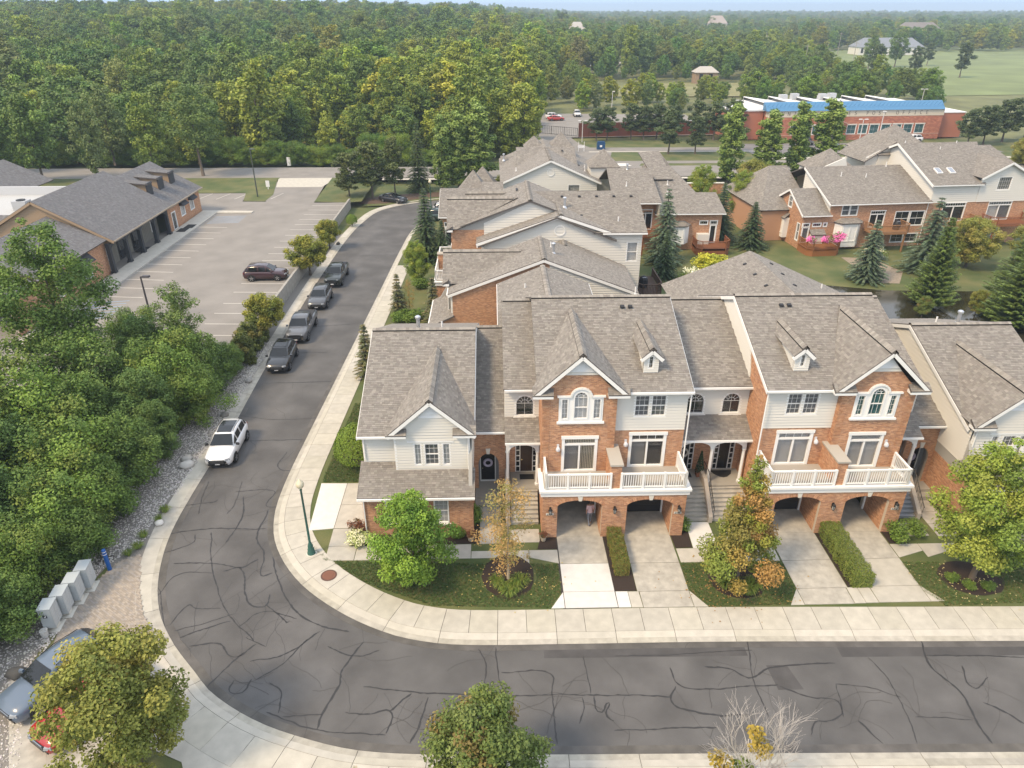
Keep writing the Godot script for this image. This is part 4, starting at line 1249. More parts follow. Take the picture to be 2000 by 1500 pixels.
	for k in 7:
		line_mark(lot, Vector2(-42.0, -66.0 - k * 0.75), Vector2(-38.4, -66.6 - k * 0.75), "blue_marking", lin(0.22, 0.34, 0.5))
		line_mark(lot, Vector2(-41.0, -101.5 - k * 0.6), Vector2(-36.6, -101.9 - k * 0.6), "blue_marking", lin(0.22, 0.34, 0.5))
	sheet_part(null, "lawn", V2([-24, -113.4, -22.6, -113.5, -21, -114, -21, -132, -29.2, -132, -28.5, -114]), 0.79, lawn)
	sheet_part(null, "lawn", V2([-39.8, -114.6, -36.4, -114.4, -36.3, -119, -38.6, -130.2, -38.6, -132.2, -140, -132.2, -140, -120.4, -41.2, -120.4]), 0.8, lawn)
	var wk := Faces.new()
	wk.slab(V2([-43.9, -60, -42.0, -60, -41.5, -107, -36.3, -106.9, -36.2, -107.9, -41.5, -108.3, -44, -108.4]), 0.7, 0.92)
	structure("office_walk", wk.mesh(), concrete)
	base = Vector3(-22.7, 0, -80)
	var rt := thing("retaining_wall", base, "grey concrete retaining wall between the office car park and the road", "wall")
	for k in 8:
		var z0 := -57.0 - k * 7.0
		bar(rt, "wall_panel", Vector3(-22.7, 0.75 - k * 0.02, z0), Vector3(-22.7, 0.75 - k * 0.02, z0 - 6.97), 0.25, 1.75, gmat("cast_wall", lin(0.36, 0.345, 0.31), noise_tex(25, 0.02, 0.7, 1.0, 256, 4), 4.0, null, 1.0))
	base = Vector3.ZERO
	sheet_part(null, "cross_street", V2([-700, -141.8, 300, -141.8, 300, -132.0, -28.8, -132.0, -29.4, -129.8, -38.4, -129.8, -38.6, -132.2, -700, -132.2]), 0.74, asphalt_old)
	sheet_part(null, "driveway_apron", V2([-28.3, -131.9, -29.5, -124.5, -37.3, -124.5, -38.8, -131.9]), 0.785, concrete)
	for k in 60: line_mark(null, Vector2(-200 + k * 7.0, -136.9), Vector2(-197 + k * 7.0, -136.9), "street_marking", lin(0.5, 0.42, 0.2)) if false else null
	# post office grounds
	sheet_part(null, "lawn", V2([-20, -142, 130, -142, 130, -176, 20, -176, 5, -165, -20, -150]), 0.02, lawn)
	var pd := sheet_part(null, "service_road", V2([12, -150.5, 95, -150.5, 95, -147.8, 30, -147.8, 28, -142, 21.5, -142, 18, -148.5, 8, -149]), 0.045, asphalt_old)
	sheet_part(null, "service_road", V2([5, -205, 16, -205, 20, -172, 22, -166.5, 60, -166.2, 60, -161.5, 26, -161, 24, -150.6, 12, -150.6, 14, -165, 4, -180]), 0.05, asphalt_old)
	sheet_part(null, "driveway_apron", V2([20.5, -141.9, 28.8, -141.9, 26.8, -147.9, 20.0, -147.9]), 0.06, concrete_new)
	sheet_part(null, "post_office_car_park", V2([56, -156.8, 112, -158.5, 112, -171.5, 56, -170.5]), 0.055, gmat("asphalt_mid", lin(0.2, 0.19, 0.19), noise_tex(33, 0.01, 0.75, 1.0, 512, 5), 25.0, null, 1.0))
	sheet_part(null, "yard", V2([12, -180, 55, -184, 57, -222, 5, -226, 2, -205]), 0.06, asphalt_old)
	for q in [V2([21, -160.6, 60, -160.6, 60, -161.5, 21, -161.5]), V2([30, -142.2, 130, -142.2, 130, -143.2, 30, -143.2]), V2([56, -152.0, 125, -152.0, 125, -153.6, 56, -153.6]), V2([-20, -130, 130, -130, 130, -131.4, -20, -131.4])]:
		sheet_part(null, "path", q, 0.75 if q[0].y == -130 else 0.07, concrete)
	# far clearings
	for q in [V2([40, -268, 100, -268, 112, -318, 44, -318]), V2([150, -270, 420, -300, 560, -560, 330, -640, 215, -560, 175, -420]), V2([150, -420, 176, -420, 182, -452, 150, -452])]:
		sheet_part(null, "field", q, height_at(q[0].x, q[0].y) - 0.12, gmat("dry_field", lin(0.25, 0.24, 0.10), noise_tex(13, 0.008, 0.6, 1.0, 512, 4), 70.0, null, 1.0) if q[0].x < 60 else gmat("fairway", lin(0.19, 0.235, 0.085), noise_tex(14, 0.006, 0.65, 1.0, 512, 4), 90.0, null, 1.0))
	sheet_part(null, "far_road", V2([150, -455, 195, -470, 200, -476, 150, -462]), 0.6, concrete_old)
	sheet_part(null, "far_road", V2([180, -640, 260, -800, 272, -800, 190, -640]), 2.0, concrete_old)
	sheet_part(null, "far_road", V2([48, -385, 62, -385, 70, -420, 52, -420]), 2.0, concrete_old)
	# pond behind the row
	sheet_part(null, "pond", V2([30, -75.5, 36, -76.6, 44, -74.2, 55, -73.6, 70, -73, 70, -56, 34, -58, 30, -66]), -0.012, water())
	sheet_part(null, "bare_bank", V2([44.0, -86.2, 47.5, -85.8, 49, -80.5, 46.5, -76.4, 43.2, -76.8, 44, -81]), -0.01, gmat("dry_soil", lin(0.34, 0.28, 0.21), noise_tex(43, 0.03, 0.6, 1.0, 512, 4), 5.0, null, 1.0))
	sheet_part(null, "mulch", V2([-22, -115.5, -17.5, -116, -11, -119.8, -1, -122.2, -1, -124.5, -12, -123.5, -21, -120]), -0.02, gmat("mulch_light", lin(0.14, 0.09, 0.06), noise_tex(41, 0.05, 0.5, 1.0, 512, 4), 3.0, null, 1.0))
	scatter_grass()

func water() -> StandardMaterial3D:
	var m := mat("pond_water", lin(0.035, 0.032, 0.018), 0.08)
	m.metallic_specular = 0.5
	return m

func kerb_base(a: PackedVector2Array, b: PackedVector2Array) -> ArrayMesh:
	var f := Faces.new()
	for p in [[a, 1.0], [b, -1.0]]:
		for i in p[0].size() - 1:
			var n0: Vector2 = side_of(p[0], i) * p[1]
			var n1: Vector2 = side_of(p[0], i + 1) * p[1]
			var q: Vector2 = p[0][i]
			var r: Vector2 = p[0][i + 1]
			f.quad(Vector3(q.x + n0.x * 0.02, -0.14, q.y + n0.y * 0.02), Vector3(r.x + n1.x * 0.02, -0.14, r.y + n1.y * 0.02), Vector3(r.x + n1.x * 0.66, -0.13, r.y + n1.y * 0.66), Vector3(q.x + n0.x * 0.66, -0.13, q.y + n0.y * 0.66))
	return f.mesh()

func pave_base(a: PackedVector2Array, b: PackedVector2Array) -> ArrayMesh:
	var f := Faces.new()
	for p in [[a, 1.0, 190], [b, -1.0, 123]]:
		for i in mini(p[0].size() - 1, p[2]):
			var n0: Vector2 = side_of(p[0], i) * p[1]
			var n1: Vector2 = side_of(p[0], i + 1) * p[1]
			var q: Vector2 = p[0][i]
			var r: Vector2 = p[0][i + 1]
			f.quad(Vector3(q.x + n0.x * 0.67, -0.018, q.y + n0.y * 0.67), Vector3(r.x + n1.x * 0.67, -0.018, r.y + n1.y * 0.67), Vector3(r.x + n1.x * 2.19, -0.018, r.y + n1.y * 2.19), Vector3(q.x + n0.x * 2.19, -0.018, q.y + n0.y * 2.19))
	return f.mesh()

func slab_mesh(p: PackedVector2Array, y0: float, y1: float) -> ArrayMesh:
	var f := Faces.new()
	f.slab(p, y0, y1)
	return f.mesh()

func line_mark(parent: Node3D, a: Vector2, b: Vector2, called := "parking_line", c := Color(0.52, 0.5, 0.45)) -> void:
	var n := (b - a).normalized().orthogonal() * 0.055
	sheet_part(parent, called, PackedVector2Array([a + n, b + n, b - n, a - n]), 0.785, mat(called, c, 0.85))

func multi(called: String, m: Mesh, mt: Material, ts: Array, cols: Array, parent: Node3D = null) -> MultiMeshInstance3D:
	var mm := MultiMesh.new()
	mm.transform_format = MultiMesh.TRANSFORM_3D
	mm.use_colors = cols.size() > 0
	mm.mesh = m
	mm.instance_count = ts.size()
	for i in ts.size():
		mm.set_instance_transform(i, ts[i])
		if cols.size(): mm.set_instance_color(i, cols[i % cols.size()])
	var o := MultiMeshInstance3D.new()
	o.multimesh = mm
	o.material_override = mt
	o.set_meta("kind", "stuff")
	if parent:
		o.name = called
		parent.add_child(o, true)
	else:
		o.name = numbered(called)
		add_child(o)
	return o

func pavers(parent: Node3D, bay: PackedVector2Array) -> void:
	var f := Faces.new()
	f.box(Vector3(-0.097, -0.02, -0.047), Vector3(0.097, 0.0, 0.047))
	var ts := []
	var cols := []
	for i in range(-30, 30):
		for j in range(-50, 50):
			var p := Vector2(i * 0.2 + (0.1 if j % 2 else 0.0), j * 0.1).rotated(0.62) + Vector2(-20.2, -28.2)
			if Geometry2D.is_point_in_polygon(p, bay):
				ts.append(Transform3D(Basis(UP, -0.62), Vector3(p.x, 0.0 + rng.randf_range(-0.002, 0.003), p.y)))
	for k in 40:
		var s := rng.randf_range(0.8, 1.15)
		cols.append(Color(0.33 * s, 0.285 * s, 0.235 * s) if k % 4 else Color(0.29 * s, 0.26 * s, 0.23 * s))
	multi("paver", f.mesh(), mat("paver", Color.WHITE, 0.9), ts, cols, parent)

func scatter_gravel() -> void:
	var f := Faces.new()
	f.lathe(Vector3.ZERO, [[0.0, -0.4], [0.42, -0.2], [0.5, 0.1], [0.28, 0.38], [0.0, 0.42]], 5)
	var ts := []
	var cols := []
	for k in 15000:
		var z := rng.randf_range(-62, -19)
		var edge := -20.55 if z < -38 else -20.9
		edge -= 0.35
		if z > -34: edge = lerpf(-20.9, -22.4, clampf((z + 34) / 3.0, 0, 1))
		var p := Vector2(edge - pow(rng.randf(), 1.4) * 4.2, z)
		if z > -25: p.x = lerpf(-22.6, -20.2, clampf((z + 24) / 4.5, 0, 1)) - rng.randf() * 4.5
		var s := rng.randf_range(0.05, 0.12)
		ts.append(Transform3D(Basis(Vector3(rng.randf(), rng.randf(), rng.randf()).normalized(), rng.randf() * TAU).scaled(Vector3(s, s * 0.7, s)), Vector3(p.x, -0.01, p.y)))
	for k in 60:
		var s := rng.randf_range(0.28, 0.66)
		cols.append(Color(s, s * rng.randf_range(0.9, 0.98), s * rng.randf_range(0.8, 0.94)))
	var g := multi("gravel", f.mesh(), mat("stone", Color.WHITE, 0.85), ts, cols)
	tag(g, "grey and white landscaping gravel along the thicket and the kerb", "gravel", "", "stuff")

func scatter_grass() -> void:
	var f := Faces.new()
	for k in 7:
		var a := TAU * k / 7 + 0.3
		var d := Vector3(cos(a), 0, sin(a))
		var s := d.cross(UP) * 0.012
		f.tri(d * 0.015 - s, d * 0.015 + s, d * (0.04 + 0.03 * (k % 3)) + UP * (0.07 + 0.012 * (k % 4)))
	var ts := []
	var areas := [V2([-9.8, -30.9, -3, -28.4, -9.6, -31.3, 3.4, -31.0, 3.4, -27.5, -3.5, -27.9, -7.6, -29.8]), V2([-12, -34.2, -9.9, -31.5, 3.4, -30.9, 3.4, -28.8, 2.8, -27.6, -3.5, -27.9, -7.6, -29.8, -10.4, -32.2]), V2([10.4, -30.8, 16.2, -30.8, 16.2, -28.6, 15.5, -27.5, 11.1, -27.5, 10.4, -28.6]), V2([23, -30.6, 29.5, -30.4, 30.5, -27.4, 23.7, -27.2, 23, -28.4]), V2([-11.7, -39.2, -8.1, -39.2, -8.1, -50, -11.3, -50])]
	for ai in range(1, areas.size()):
		var b := bbox2(areas[ai])
		for k in int(b.get_area() * 260):
			var p := b.position + Vector2(rng.randf(), rng.randf()) * b.size
			if Geometry2D.is_point_in_polygon(p, areas[ai]) and p.distance_to(Vector2(0.55, -30)) > 1.6 and p.distance_to(Vector2(13.2, -29.35)) > 1.5 and p.distance_to(Vector2(26.2, -29.2)) > 1.6:
				ts.append(Transform3D(Basis(UP, rng.randf() * TAU).scaled(Vector3.ONE * rng.randf_range(0.6, 1.2)), Vector3(p.x, -0.03, p.y)))
	var cols := []
	for k in 50:
		var s := rng.randf_range(0.75, 1.25)
		cols.append(Color(0.085 * s, 0.14 * s, 0.035 * s) if k % 4 else Color(0.16 * s, 0.15 * s, 0.055 * s))
	var fl := Faces.new()
	fl.quad(Vector3(-0.05, 0, 0), Vector3(0, 0.012, -0.04), Vector3(0.055, 0, 0), Vector3(0, 0.016, 0.04))
	var lt := []
	for k in 520:
		var c: Vector2 = [Vector2(13.1, -29.0), Vector2(0.55, -29.6), Vector2(12.8, -28.6), Vector2(26.0, -28.9)][k % 4]
		var p := c + Vector2(rng.randfn(0, 1.5), rng.randfn(0, 0.9))
		lt.append(Transform3D(Basis(UP, rng.randf() * TAU).scaled(Vector3.ONE * rng.randf_range(0.6, 1.2)), Vector3(p.x, 0.025, p.y)))
	tag(multi("fallen_leaves", fl.mesh(), mat("fallen_leaf", Color.WHITE, 0.8), lt, [Color(0.4, 0.26, 0.07), Color(0.46, 0.36, 0.12), Color(0.3, 0.17, 0.06), Color(0.5, 0.42, 0.2)]), "fallen yellow and brown leaves under the front maples", "leaves", "", "stuff")
	var g := multi("grass", f.mesh(), mat("grass_blade", Color.WHITE, 0.8), ts, cols)
	tag(g, "mown grass of the front lawns beside the driveways", "grass", "", "stuff")
# ---------------------------------------------------------------- plants
var protos := {}

func leaf(f: Faces, p: Vector3, n: Vector3, s: float, slim := 0.62) -> void:
	var a := n.cross(Vector3(rng.randf_range(-1, 1), rng.randf_range(-1, 1), rng.randf_range(-1, 1))).normalized()
	var b := n.cross(a)
	var tip := p + a * s * 0.5
	var tail := p - a * s * 0.5
	var w := b * s * slim * 0.5 + n * s * 0.1
	var v := -b * s * slim * 0.5 + n * s * 0.1
	f.tri(tail, p + w, tip); f.tri(tail, tip, p + v)

func rdir() -> Vector3:
	var z := rng.randf_range(-1, 1)
	var a := rng.randf() * TAU
	var r := sqrt(1 - z * z)
	return Vector3(r * cos(a), z, r * sin(a))

# clumps: [centre, radius]; leaves thicker near each clump's skin
func leaves(f: Faces, clumps: Array, total: int, size: float, tones: Array, squash := 0.8, fill := 0.5) -> void:
	var sum := 0.0
	for c in clumps: sum += c[1] * c[1]
	for c in clumps:
		var tone: Color = tones[rng.randi() % tones.size()] * rng.randf_range(0.85, 1.15)
		for k in int(total * c[1] * c[1] / sum):
			var d := rdir()
			var p: Vector3 = c[0] + d * Vector3(1, squash, 1) * c[1] * pow(rng.randf(), fill)
			f.col = tone * rng.randf_range(0.8, 1.25)
			leaf(f, p, (d * 0.7 + UP * 0.55 + rdir() * 0.8).normalized(), size * rng.randf_range(0.7, 1.3))

func crown_clumps(r: float, y0: float, y1: float, n: int, shape := "round", cr := 0.34) -> Array:
	var out := []
	for k in n:
		var t := (k + rng.randf()) / n
		var prof := 1.0
		match shape:
			"round": prof = pow(sin(PI * clampf(0.12 + 0.8 * t, 0, 1)), 0.7)
			"egg": prof = pow(sin(PI * clampf(0.2 + 0.72 * t, 0, 1)), 0.8)
			"column": prof = pow(sin(PI * clampf(0.16 + 0.8 * t, 0, 1)), 0.45)
			"cone": prof = 1.02 - t * 0.93
			"spread": prof = pow(sin(PI * clampf(0.25 + 0.55 * t, 0, 1)), 0.5)
		var a := k * 2.39996 + rng.randf_range(-0.4, 0.4)
		var rr := r * prof * (rng.randf_range(0.45, 0.8) if k % 4 else rng.randf_range(0.0, 0.4))
		if k % 7 == 3: rr *= 1.22
		var c := r * cr * rng.randf_range(0.6, 1.4) * clampf(prof + 0.25, 0.4, 1.0)
		out.append([Vector3(cos(a) * rr, lerpf(y0 + c * 0.6, y1 - c * 0.8, t), sin(a) * rr), c])
	return out

func trunk_mesh(h: float, r: float, clumps: Array, lean := 0.03, limbs := 9) -> ArrayMesh:
	var f := Faces.new()
	var top := Vector3(rng.randf_range(-lean, lean) * h, h * 0.82, rng.randf_range(-lean, lean) * h)
	var pts := []
	var rad := []
	for k in 7:
		var t := k / 6.0
		pts.append(top * t + Vector3(sin(t * 5.0 + r * 40), 0, cos(t * 4.0)) * r * 0.5 * t)
		rad.append(r * (1.0 - 0.85 * t) * (1.35 if k == 0 else 1.0))
	f.tube(pts, rad, 8)
	var st := maxi(1, clumps.size() / limbs)
	for k in range(0, clumps.size(), st):
		var c: Vector3 = clumps[k][0]
		var s := Vector3.ZERO.lerp(top, clampf((c.y - 0.35 * Vector2(c.x, c.z).length()) / maxf(top.y, 0.1), 0.15, 0.9))
		var q := r * 0.38 * (1.2 - s.y / maxf(h, 0.1))
		f.tube([s, s.lerp(c, 0.5) + UP * 0.08 * h * 0.3, c], [q, q * 0.65, q * 0.25], 5, false)
	return f.smooth()

func leaf_mat(called: String) -> StandardMaterial3D:
	var m := mat("leaf_" + called, {"green": lin(1.4, 1.35, 1.3), "warm": lin(1.75, 1.5, 1.2), "dim": lin(1.12, 1.12, 1.05), "pale": lin(1.6, 1.55, 1.3)}[called], 0.55)
	m.backlight_enabled = true
	m.backlight = Color(0.55, 0.62, 0.36)
	m.metallic_specular = 0.35
	return m

func bark(called := "bark", c := Color(0.11, 0.09, 0.07)) -> StandardMaterial3D: return mat(called, c, 0.95)

func tree_kind(key: String, r: float, h: float, y0: float, n: int, total: int, size: float, tones: Array, shape := "round", cr := 0.34, tr := 0.14, fill := 0.5, squash := 0.8) -> void:
	var cl := crown_clumps(r, y0, h, n, shape, cr)
	var f := Faces.new()
	leaves(f, cl, total, size, tones, squash, fill)
	protos[key] = {"crown": f.mesh(), "trunk": trunk_mesh(h, tr, cl), "h": h, "r": r}

func spruce_kind(key: String, r: float, h: float, tones: Array, whorls := 26, size := 0.34, droop := 0.25, y0 := 0.03) -> void:
	var f := Faces.new()
	for w in whorls:
		var t := y0 + (1.0 - y0) * (w + rng.randf() * 0.6) / whorls
		var rr := r * pow(1.0 - t, 0.85) + 0.06
		var nb := 6 + int(9 * (1 - t))
		var a0 := rng.randf() * TAU
		for k in nb:
			var a := a0 + TAU * k / nb + rng.randf_range(-0.2, 0.2)
			var L := rr * rng.randf_range(0.72, 1.12)
			var tone: Color = tones[rng.randi() % tones.size()] * rng.randf_range(0.8, 1.2)
			var d := Vector3(cos(a), 0, sin(a))
			var m := maxi(4, int(L / (size * 0.33)))
			for j in m:
				var q := (j + 0.6) / m
				var p := d * L * q + UP * (h * t - droop * L * q * q + 0.12 * L * q)
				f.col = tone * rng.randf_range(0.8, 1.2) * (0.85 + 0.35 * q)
				for e in [-1.0, 1.0]:
					var o: Vector3 = (d * 0.75 + d.cross(UP) * e * 0.7 - UP * rng.randf_range(0.0, 0.35)).normalized()
					var nn := (UP + rdir() * 0.35).normalized()
					var b: Vector3 = o.cross(nn).normalized() * size * 0.2
					var s2 := size * (1.15 - 0.5 * q) * rng.randf_range(0.8, 1.2)
					f.tri(p - b, p + b, p + o * s2); f.tri(p - b * 0.6 - UP * 0.05, p + b * 0.6 - UP * 0.09, p + o * s2 * 0.8 - UP * size * 0.3)
	var tk := Faces.new()
	tk.tube([Vector3.ZERO, UP * h * 0.5, UP * h * 0.98], [r * 0.07 + 0.03, r * 0.04 + 0.02, 0.015], 7)
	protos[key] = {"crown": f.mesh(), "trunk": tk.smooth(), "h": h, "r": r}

func plant(key: String, at: Vector3, h: float, label: String, called := "deciduous_tree", category := "tree", group := "", wide := 1.0, turn := -1.0, lm := "green", bk: Material = null) -> Node3D:
	var p: Dictionary = protos[key]
	var t := thing(called, at, label, category, group)
	var s: float = h / p.h
	t.transform = Transform3D(Basis(UP, rng.randf() * TAU if turn < 0 else turn).scaled(Vector3(s * wide, s, s * wide)), at)
	put("crown" if category == "tree" else "foliage", p.crown, leaf_mat(lm), t, true)
	put("trunk" if category == "tree" else "stem", p.trunk, bk if bk else bark(), t, true)
	return t

func make_protos() -> void:
	var G := [Color(0.10, 0.165, 0.03), Color(0.12, 0.19, 0.035), Color(0.085, 0.14, 0.03), Color(0.14, 0.20, 0.045)]
	tree_kind("lime_green", 2.35, 6.0, 0.35, 74, 24000, 0.135, [Color(0.14, 0.235, 0.035), Color(0.17, 0.265, 0.04), Color(0.115, 0.2, 0.035)], "egg", 0.24, 0.09)
	tree_kind("maple", 3.1, 8.8, 1.0, 84, 30000, 0.155, [Color(0.16, 0.225, 0.04), Color(0.195, 0.25, 0.045), Color(0.13, 0.19, 0.04), Color(0.215, 0.25, 0.05)], "round", 0.215, 0.13)
	tree_kind("turning_maple", 3.0, 8.6, 0.9, 70, 21000, 0.155, [Color(0.15, 0.19, 0.04), Color(0.17, 0.2, 0.045), Color(0.28, 0.175, 0.06), Color(0.19, 0.175, 0.05), Color(0.16, 0.2, 0.04), Color(0.24, 0.185, 0.05), Color(0.2, 0.21, 0.04)], "cone", 0.24, 0.11)
	tree_kind("rusty_tree", 1.75, 6.9, 1.0, 44, 5200, 0.105, [Color(0.3, 0.21, 0.08), Color(0.33, 0.22, 0.09), Color(0.25, 0.19, 0.08), Color(0.23, 0.22, 0.075)], "egg", 0.32, 0.07, 0.6)
	tree_kind("gold_maple", 3.0, 6.6, 0.8, 80, 30000, 0.15, [Color(0.175, 0.19, 0.045), Color(0.2, 0.205, 0.05), Color(0.145, 0.17, 0.042), Color(0.235, 0.22, 0.06)], "round", 0.21, 0.12)
	tree_kind("bronze_maple", 2.6, 6.0, 0.8, 70, 24000, 0.15, [Color(0.11, 0.15, 0.045), Color(0.12, 0.16, 0.045), Color(0.1, 0.14, 0.04), Color(0.125, 0.165, 0.045), Color(0.17, 0.14, 0.05), Color(0.13, 0.165, 0.05), Color(0.11, 0.15, 0.04)], "round", 0.23, 0.11)
	tree_kind("thicket_a", 2.6, 5.4, 0.1, 74, 19000, 0.145, [Color(0.085, 0.14, 0.034), Color(0.1, 0.16, 0.036), Color(0.12, 0.18, 0.045), Color(0.075, 0.125, 0.034)], "round", 0.26, 0.08)
	tree_kind("thicket_b", 2.4, 6.4, 0.1, 74, 19000, 0.145, [Color(0.09, 0.15, 0.045), Color(0.105, 0.165, 0.045), Color(0.08, 0.13, 0.035)], "egg", 0.25, 0.08)
	tree_kind("thicket_c", 2.7, 5.0, 0.0, 74, 19000, 0.145, [Color(0.11, 0.175, 0.035), Color(0.13, 0.2, 0.04), Color(0.09, 0.145, 0.035), Color(0.15, 0.2, 0.045)], "spread", 0.25, 0.08)
	tree_kind("ash", 3.8, 14.0, 3.4, 84, 26000, 0.2, [Color(0.1, 0.16, 0.04), Color(0.12, 0.185, 0.042), Color(0.085, 0.14, 0.036)], "egg", 0.22, 0.2, 0.55)
	tree_kind("open_ash", 2.2, 9.5, 3.0, 36, 7000, 0.18, [Color(0.1, 0.15, 0.045), Color(0.12, 0.17, 0.05)], "egg", 0.32, 0.1, 0.6)
	var W := [[Color(0.085, 0.13, 0.033), Color(0.1, 0.15, 0.036), Color(0.075, 0.115, 0.03)], [Color(0.125, 0.165, 0.034), Color(0.145, 0.185, 0.038), Color(0.11, 0.15, 0.034)], [Color(0.07, 0.115, 0.035), Color(0.085, 0.13, 0.04), Color(0.065, 0.1, 0.03)], [Color(0.155, 0.19, 0.034), Color(0.175, 0.2, 0.038), Color(0.14, 0.17, 0.034)], [Color(0.105, 0.135, 0.05), Color(0.12, 0.15, 0.055), Color(0.095, 0.125, 0.045)]]
	for k in 5:
		tree_kind("wood_%d" % k, [5.0, 4.4, 5.4, 4.2, 4.8][k], [16.0, 17.0, 15.0, 14.0, 18.0][k], [2.5, 1.5, 3.0, 1.0, 2.0][k], 52, 6500, 0.52, W[k].map(func(c): return c * 1.3), ["round", "egg", "round", "egg", "round"][k], 0.25, 0.24)
	tree_kind("poplar", 1.9, 13.5, 0.5, 52, 10000, 0.36, [Color(0.15, 0.205, 0.07), Color(0.155, 0.21, 0.065), Color(0.11, 0.165, 0.05)], "column", 0.4, 0.16)
	tree_kind("pine", 3.2, 10.5, 2.2, 40, 6000, 0.36, [Color(0.07, 0.10, 0.045), Color(0.085, 0.115, 0.05), Color(0.06, 0.085, 0.04)], "egg", 0.28, 0.17, 0.45, 0.55)
	tree_kind("orb_maple", 2.0, 4.3, 0.9, 50, 12000, 0.17, [Color(0.17, 0.19, 0.035), Color(0.21, 0.21, 0.04), Color(0.14, 0.165, 0.035)], "round", 0.26, 0.1)
	spruce_kind("spruce", 2.6, 9.0, [Color(0.06, 0.095, 0.045), Color(0.075, 0.11, 0.055), Color(0.05, 0.08, 0.04)])
	spruce_kind("blue_spruce", 2.6, 8.5, [Color(0.095, 0.135, 0.09), Color(0.08, 0.12, 0.075), Color(0.11, 0.15, 0.10)])
	spruce_kind("thin_spruce", 1.1, 4.6, [Color(0.11, 0.12, 0.06), Color(0.14, 0.125, 0.06), Color(0.085, 0.1, 0.05)], 15, 0.26, 0.2, 0.08)
	spruce_kind("cypress", 2.3, 8.0, [Color(0.085, 0.125, 0.035), Color(0.1, 0.145, 0.04), Color(0.07, 0.105, 0.03)], 34, 0.4, -0.2)
	# clipped and low plants
	var f := Faces.new()
	for k in 9000:
		var d := rdir()
		if d.y < -0.35: continue
		f.col = [Color(0.13, 0.2, 0.03), Color(0.15, 0.22, 0.035), Color(0.11, 0.17, 0.03)][k % 3] * rng.randf_range(0.8, 1.2)
		var bump := 1.0 + 0.04 * sin(d.x * 9.0) * cos(d.z * 8.0 + d.y * 5.0)
		leaf(f, (d * Vector3(1.0, 1.15, 1.0) * bump * rng.randf_range(0.9, 1.0)) + UP * 0.95, (d + rdir() * 0.6).normalized(), 0.09)
	var tk := Faces.new()
	for k in 6: tk.tube([Vector3.ZERO, rdir() * 0.5 + UP * 1.0], [0.05, 0.02], 5)
	protos["globe"] = {"crown": f.mesh(), "trunk": tk.smooth(), "h": 2.1, "r": 1.0}
	tree_kind("shrub", 0.6, 1.0, 0.0, 16, 1800, 0.09, G, "round", 0.45, 0.03)
	tree_kind("red_shrub", 0.5, 0.9, 0.0, 14, 1300, 0.09, [Color(0.16, 0.07, 0.04), Color(0.2, 0.1, 0.05), Color(0.13, 0.09, 0.04)], "round", 0.45, 0.03)
	tree_kind("pale_shrub", 0.6, 0.8, 0.0, 16, 1500, 0.1, [Color(0.42, 0.44, 0.24), Color(0.3, 0.36, 0.14), Color(0.5, 0.5, 0.36)], "spread", 0.45, 0.03)
	tree_kind("yellow_shrub", 1.6, 2.4, 0.0, 26, 4200, 0.2, [Color(0.32, 0.33, 0.035), Color(0.36, 0.36, 0.045), Color(0.26, 0.29, 0.035)], "round", 0.36, 0.05)
	tree_kind("white_shrub", 1.0, 1.4, 0.0, 20, 1800, 0.16, [Color(0.6, 0.6, 0.48), Color(0.12, 0.17, 0.05), Color(0.5, 0.52, 0.36), Color(0.66, 0.66, 0.56)], "round", 0.4, 0.04)
	tree_kind("pink_flowers", 0.42, 0.55, 0.0, 12, 700, 0.09, [Color(0.62, 0.13, 0.42), Color(0.7, 0.2, 0.5), Color(0.1, 0.16, 0.05)], "round", 0.5, 0.02)
	tree_kind("juniper_hedge", 1.2, 2.9, 0.0, 30, 6000, 0.2, [Color(0.1, 0.12, 0.03), Color(0.14, 0.13, 0.035), Color(0.085, 0.105, 0.03)], "egg", 0.4, 0.05)
	var dl := Faces.new()
	for k in 150:
		var a := rng.randf() * TAU
		var d := Vector3(cos(a), 0, sin(a))
		var b := d * rng.randf() * 0.3
		var L := rng.randf_range(0.35, 0.65)
		dl.col = [Color(0.09, 0.15, 0.03), Color(0.13, 0.19, 0.035), Color(0.17, 0.2, 0.05)][k % 3]
		var w := d.cross(UP) * 0.016
		var m := b + d * L * 0.35 + UP * L * 0.85
		dl.quad(b - w, b + w, m + w * 0.8, m - w * 0.8); dl.tri(m - w * 0.8, m + w * 0.8, b + d * L * 0.85 + UP * L * 0.55)
	var ds := Faces.new()
	ds.lathe(Vector3.ZERO, [[0.14, 0.0], [0.1, 0.08], [0.0, 0.1]], 7)
	protos["daylily"] = {"crown": dl.mesh(), "trunk": ds.mesh(), "h": 0.65, "r": 0.5}

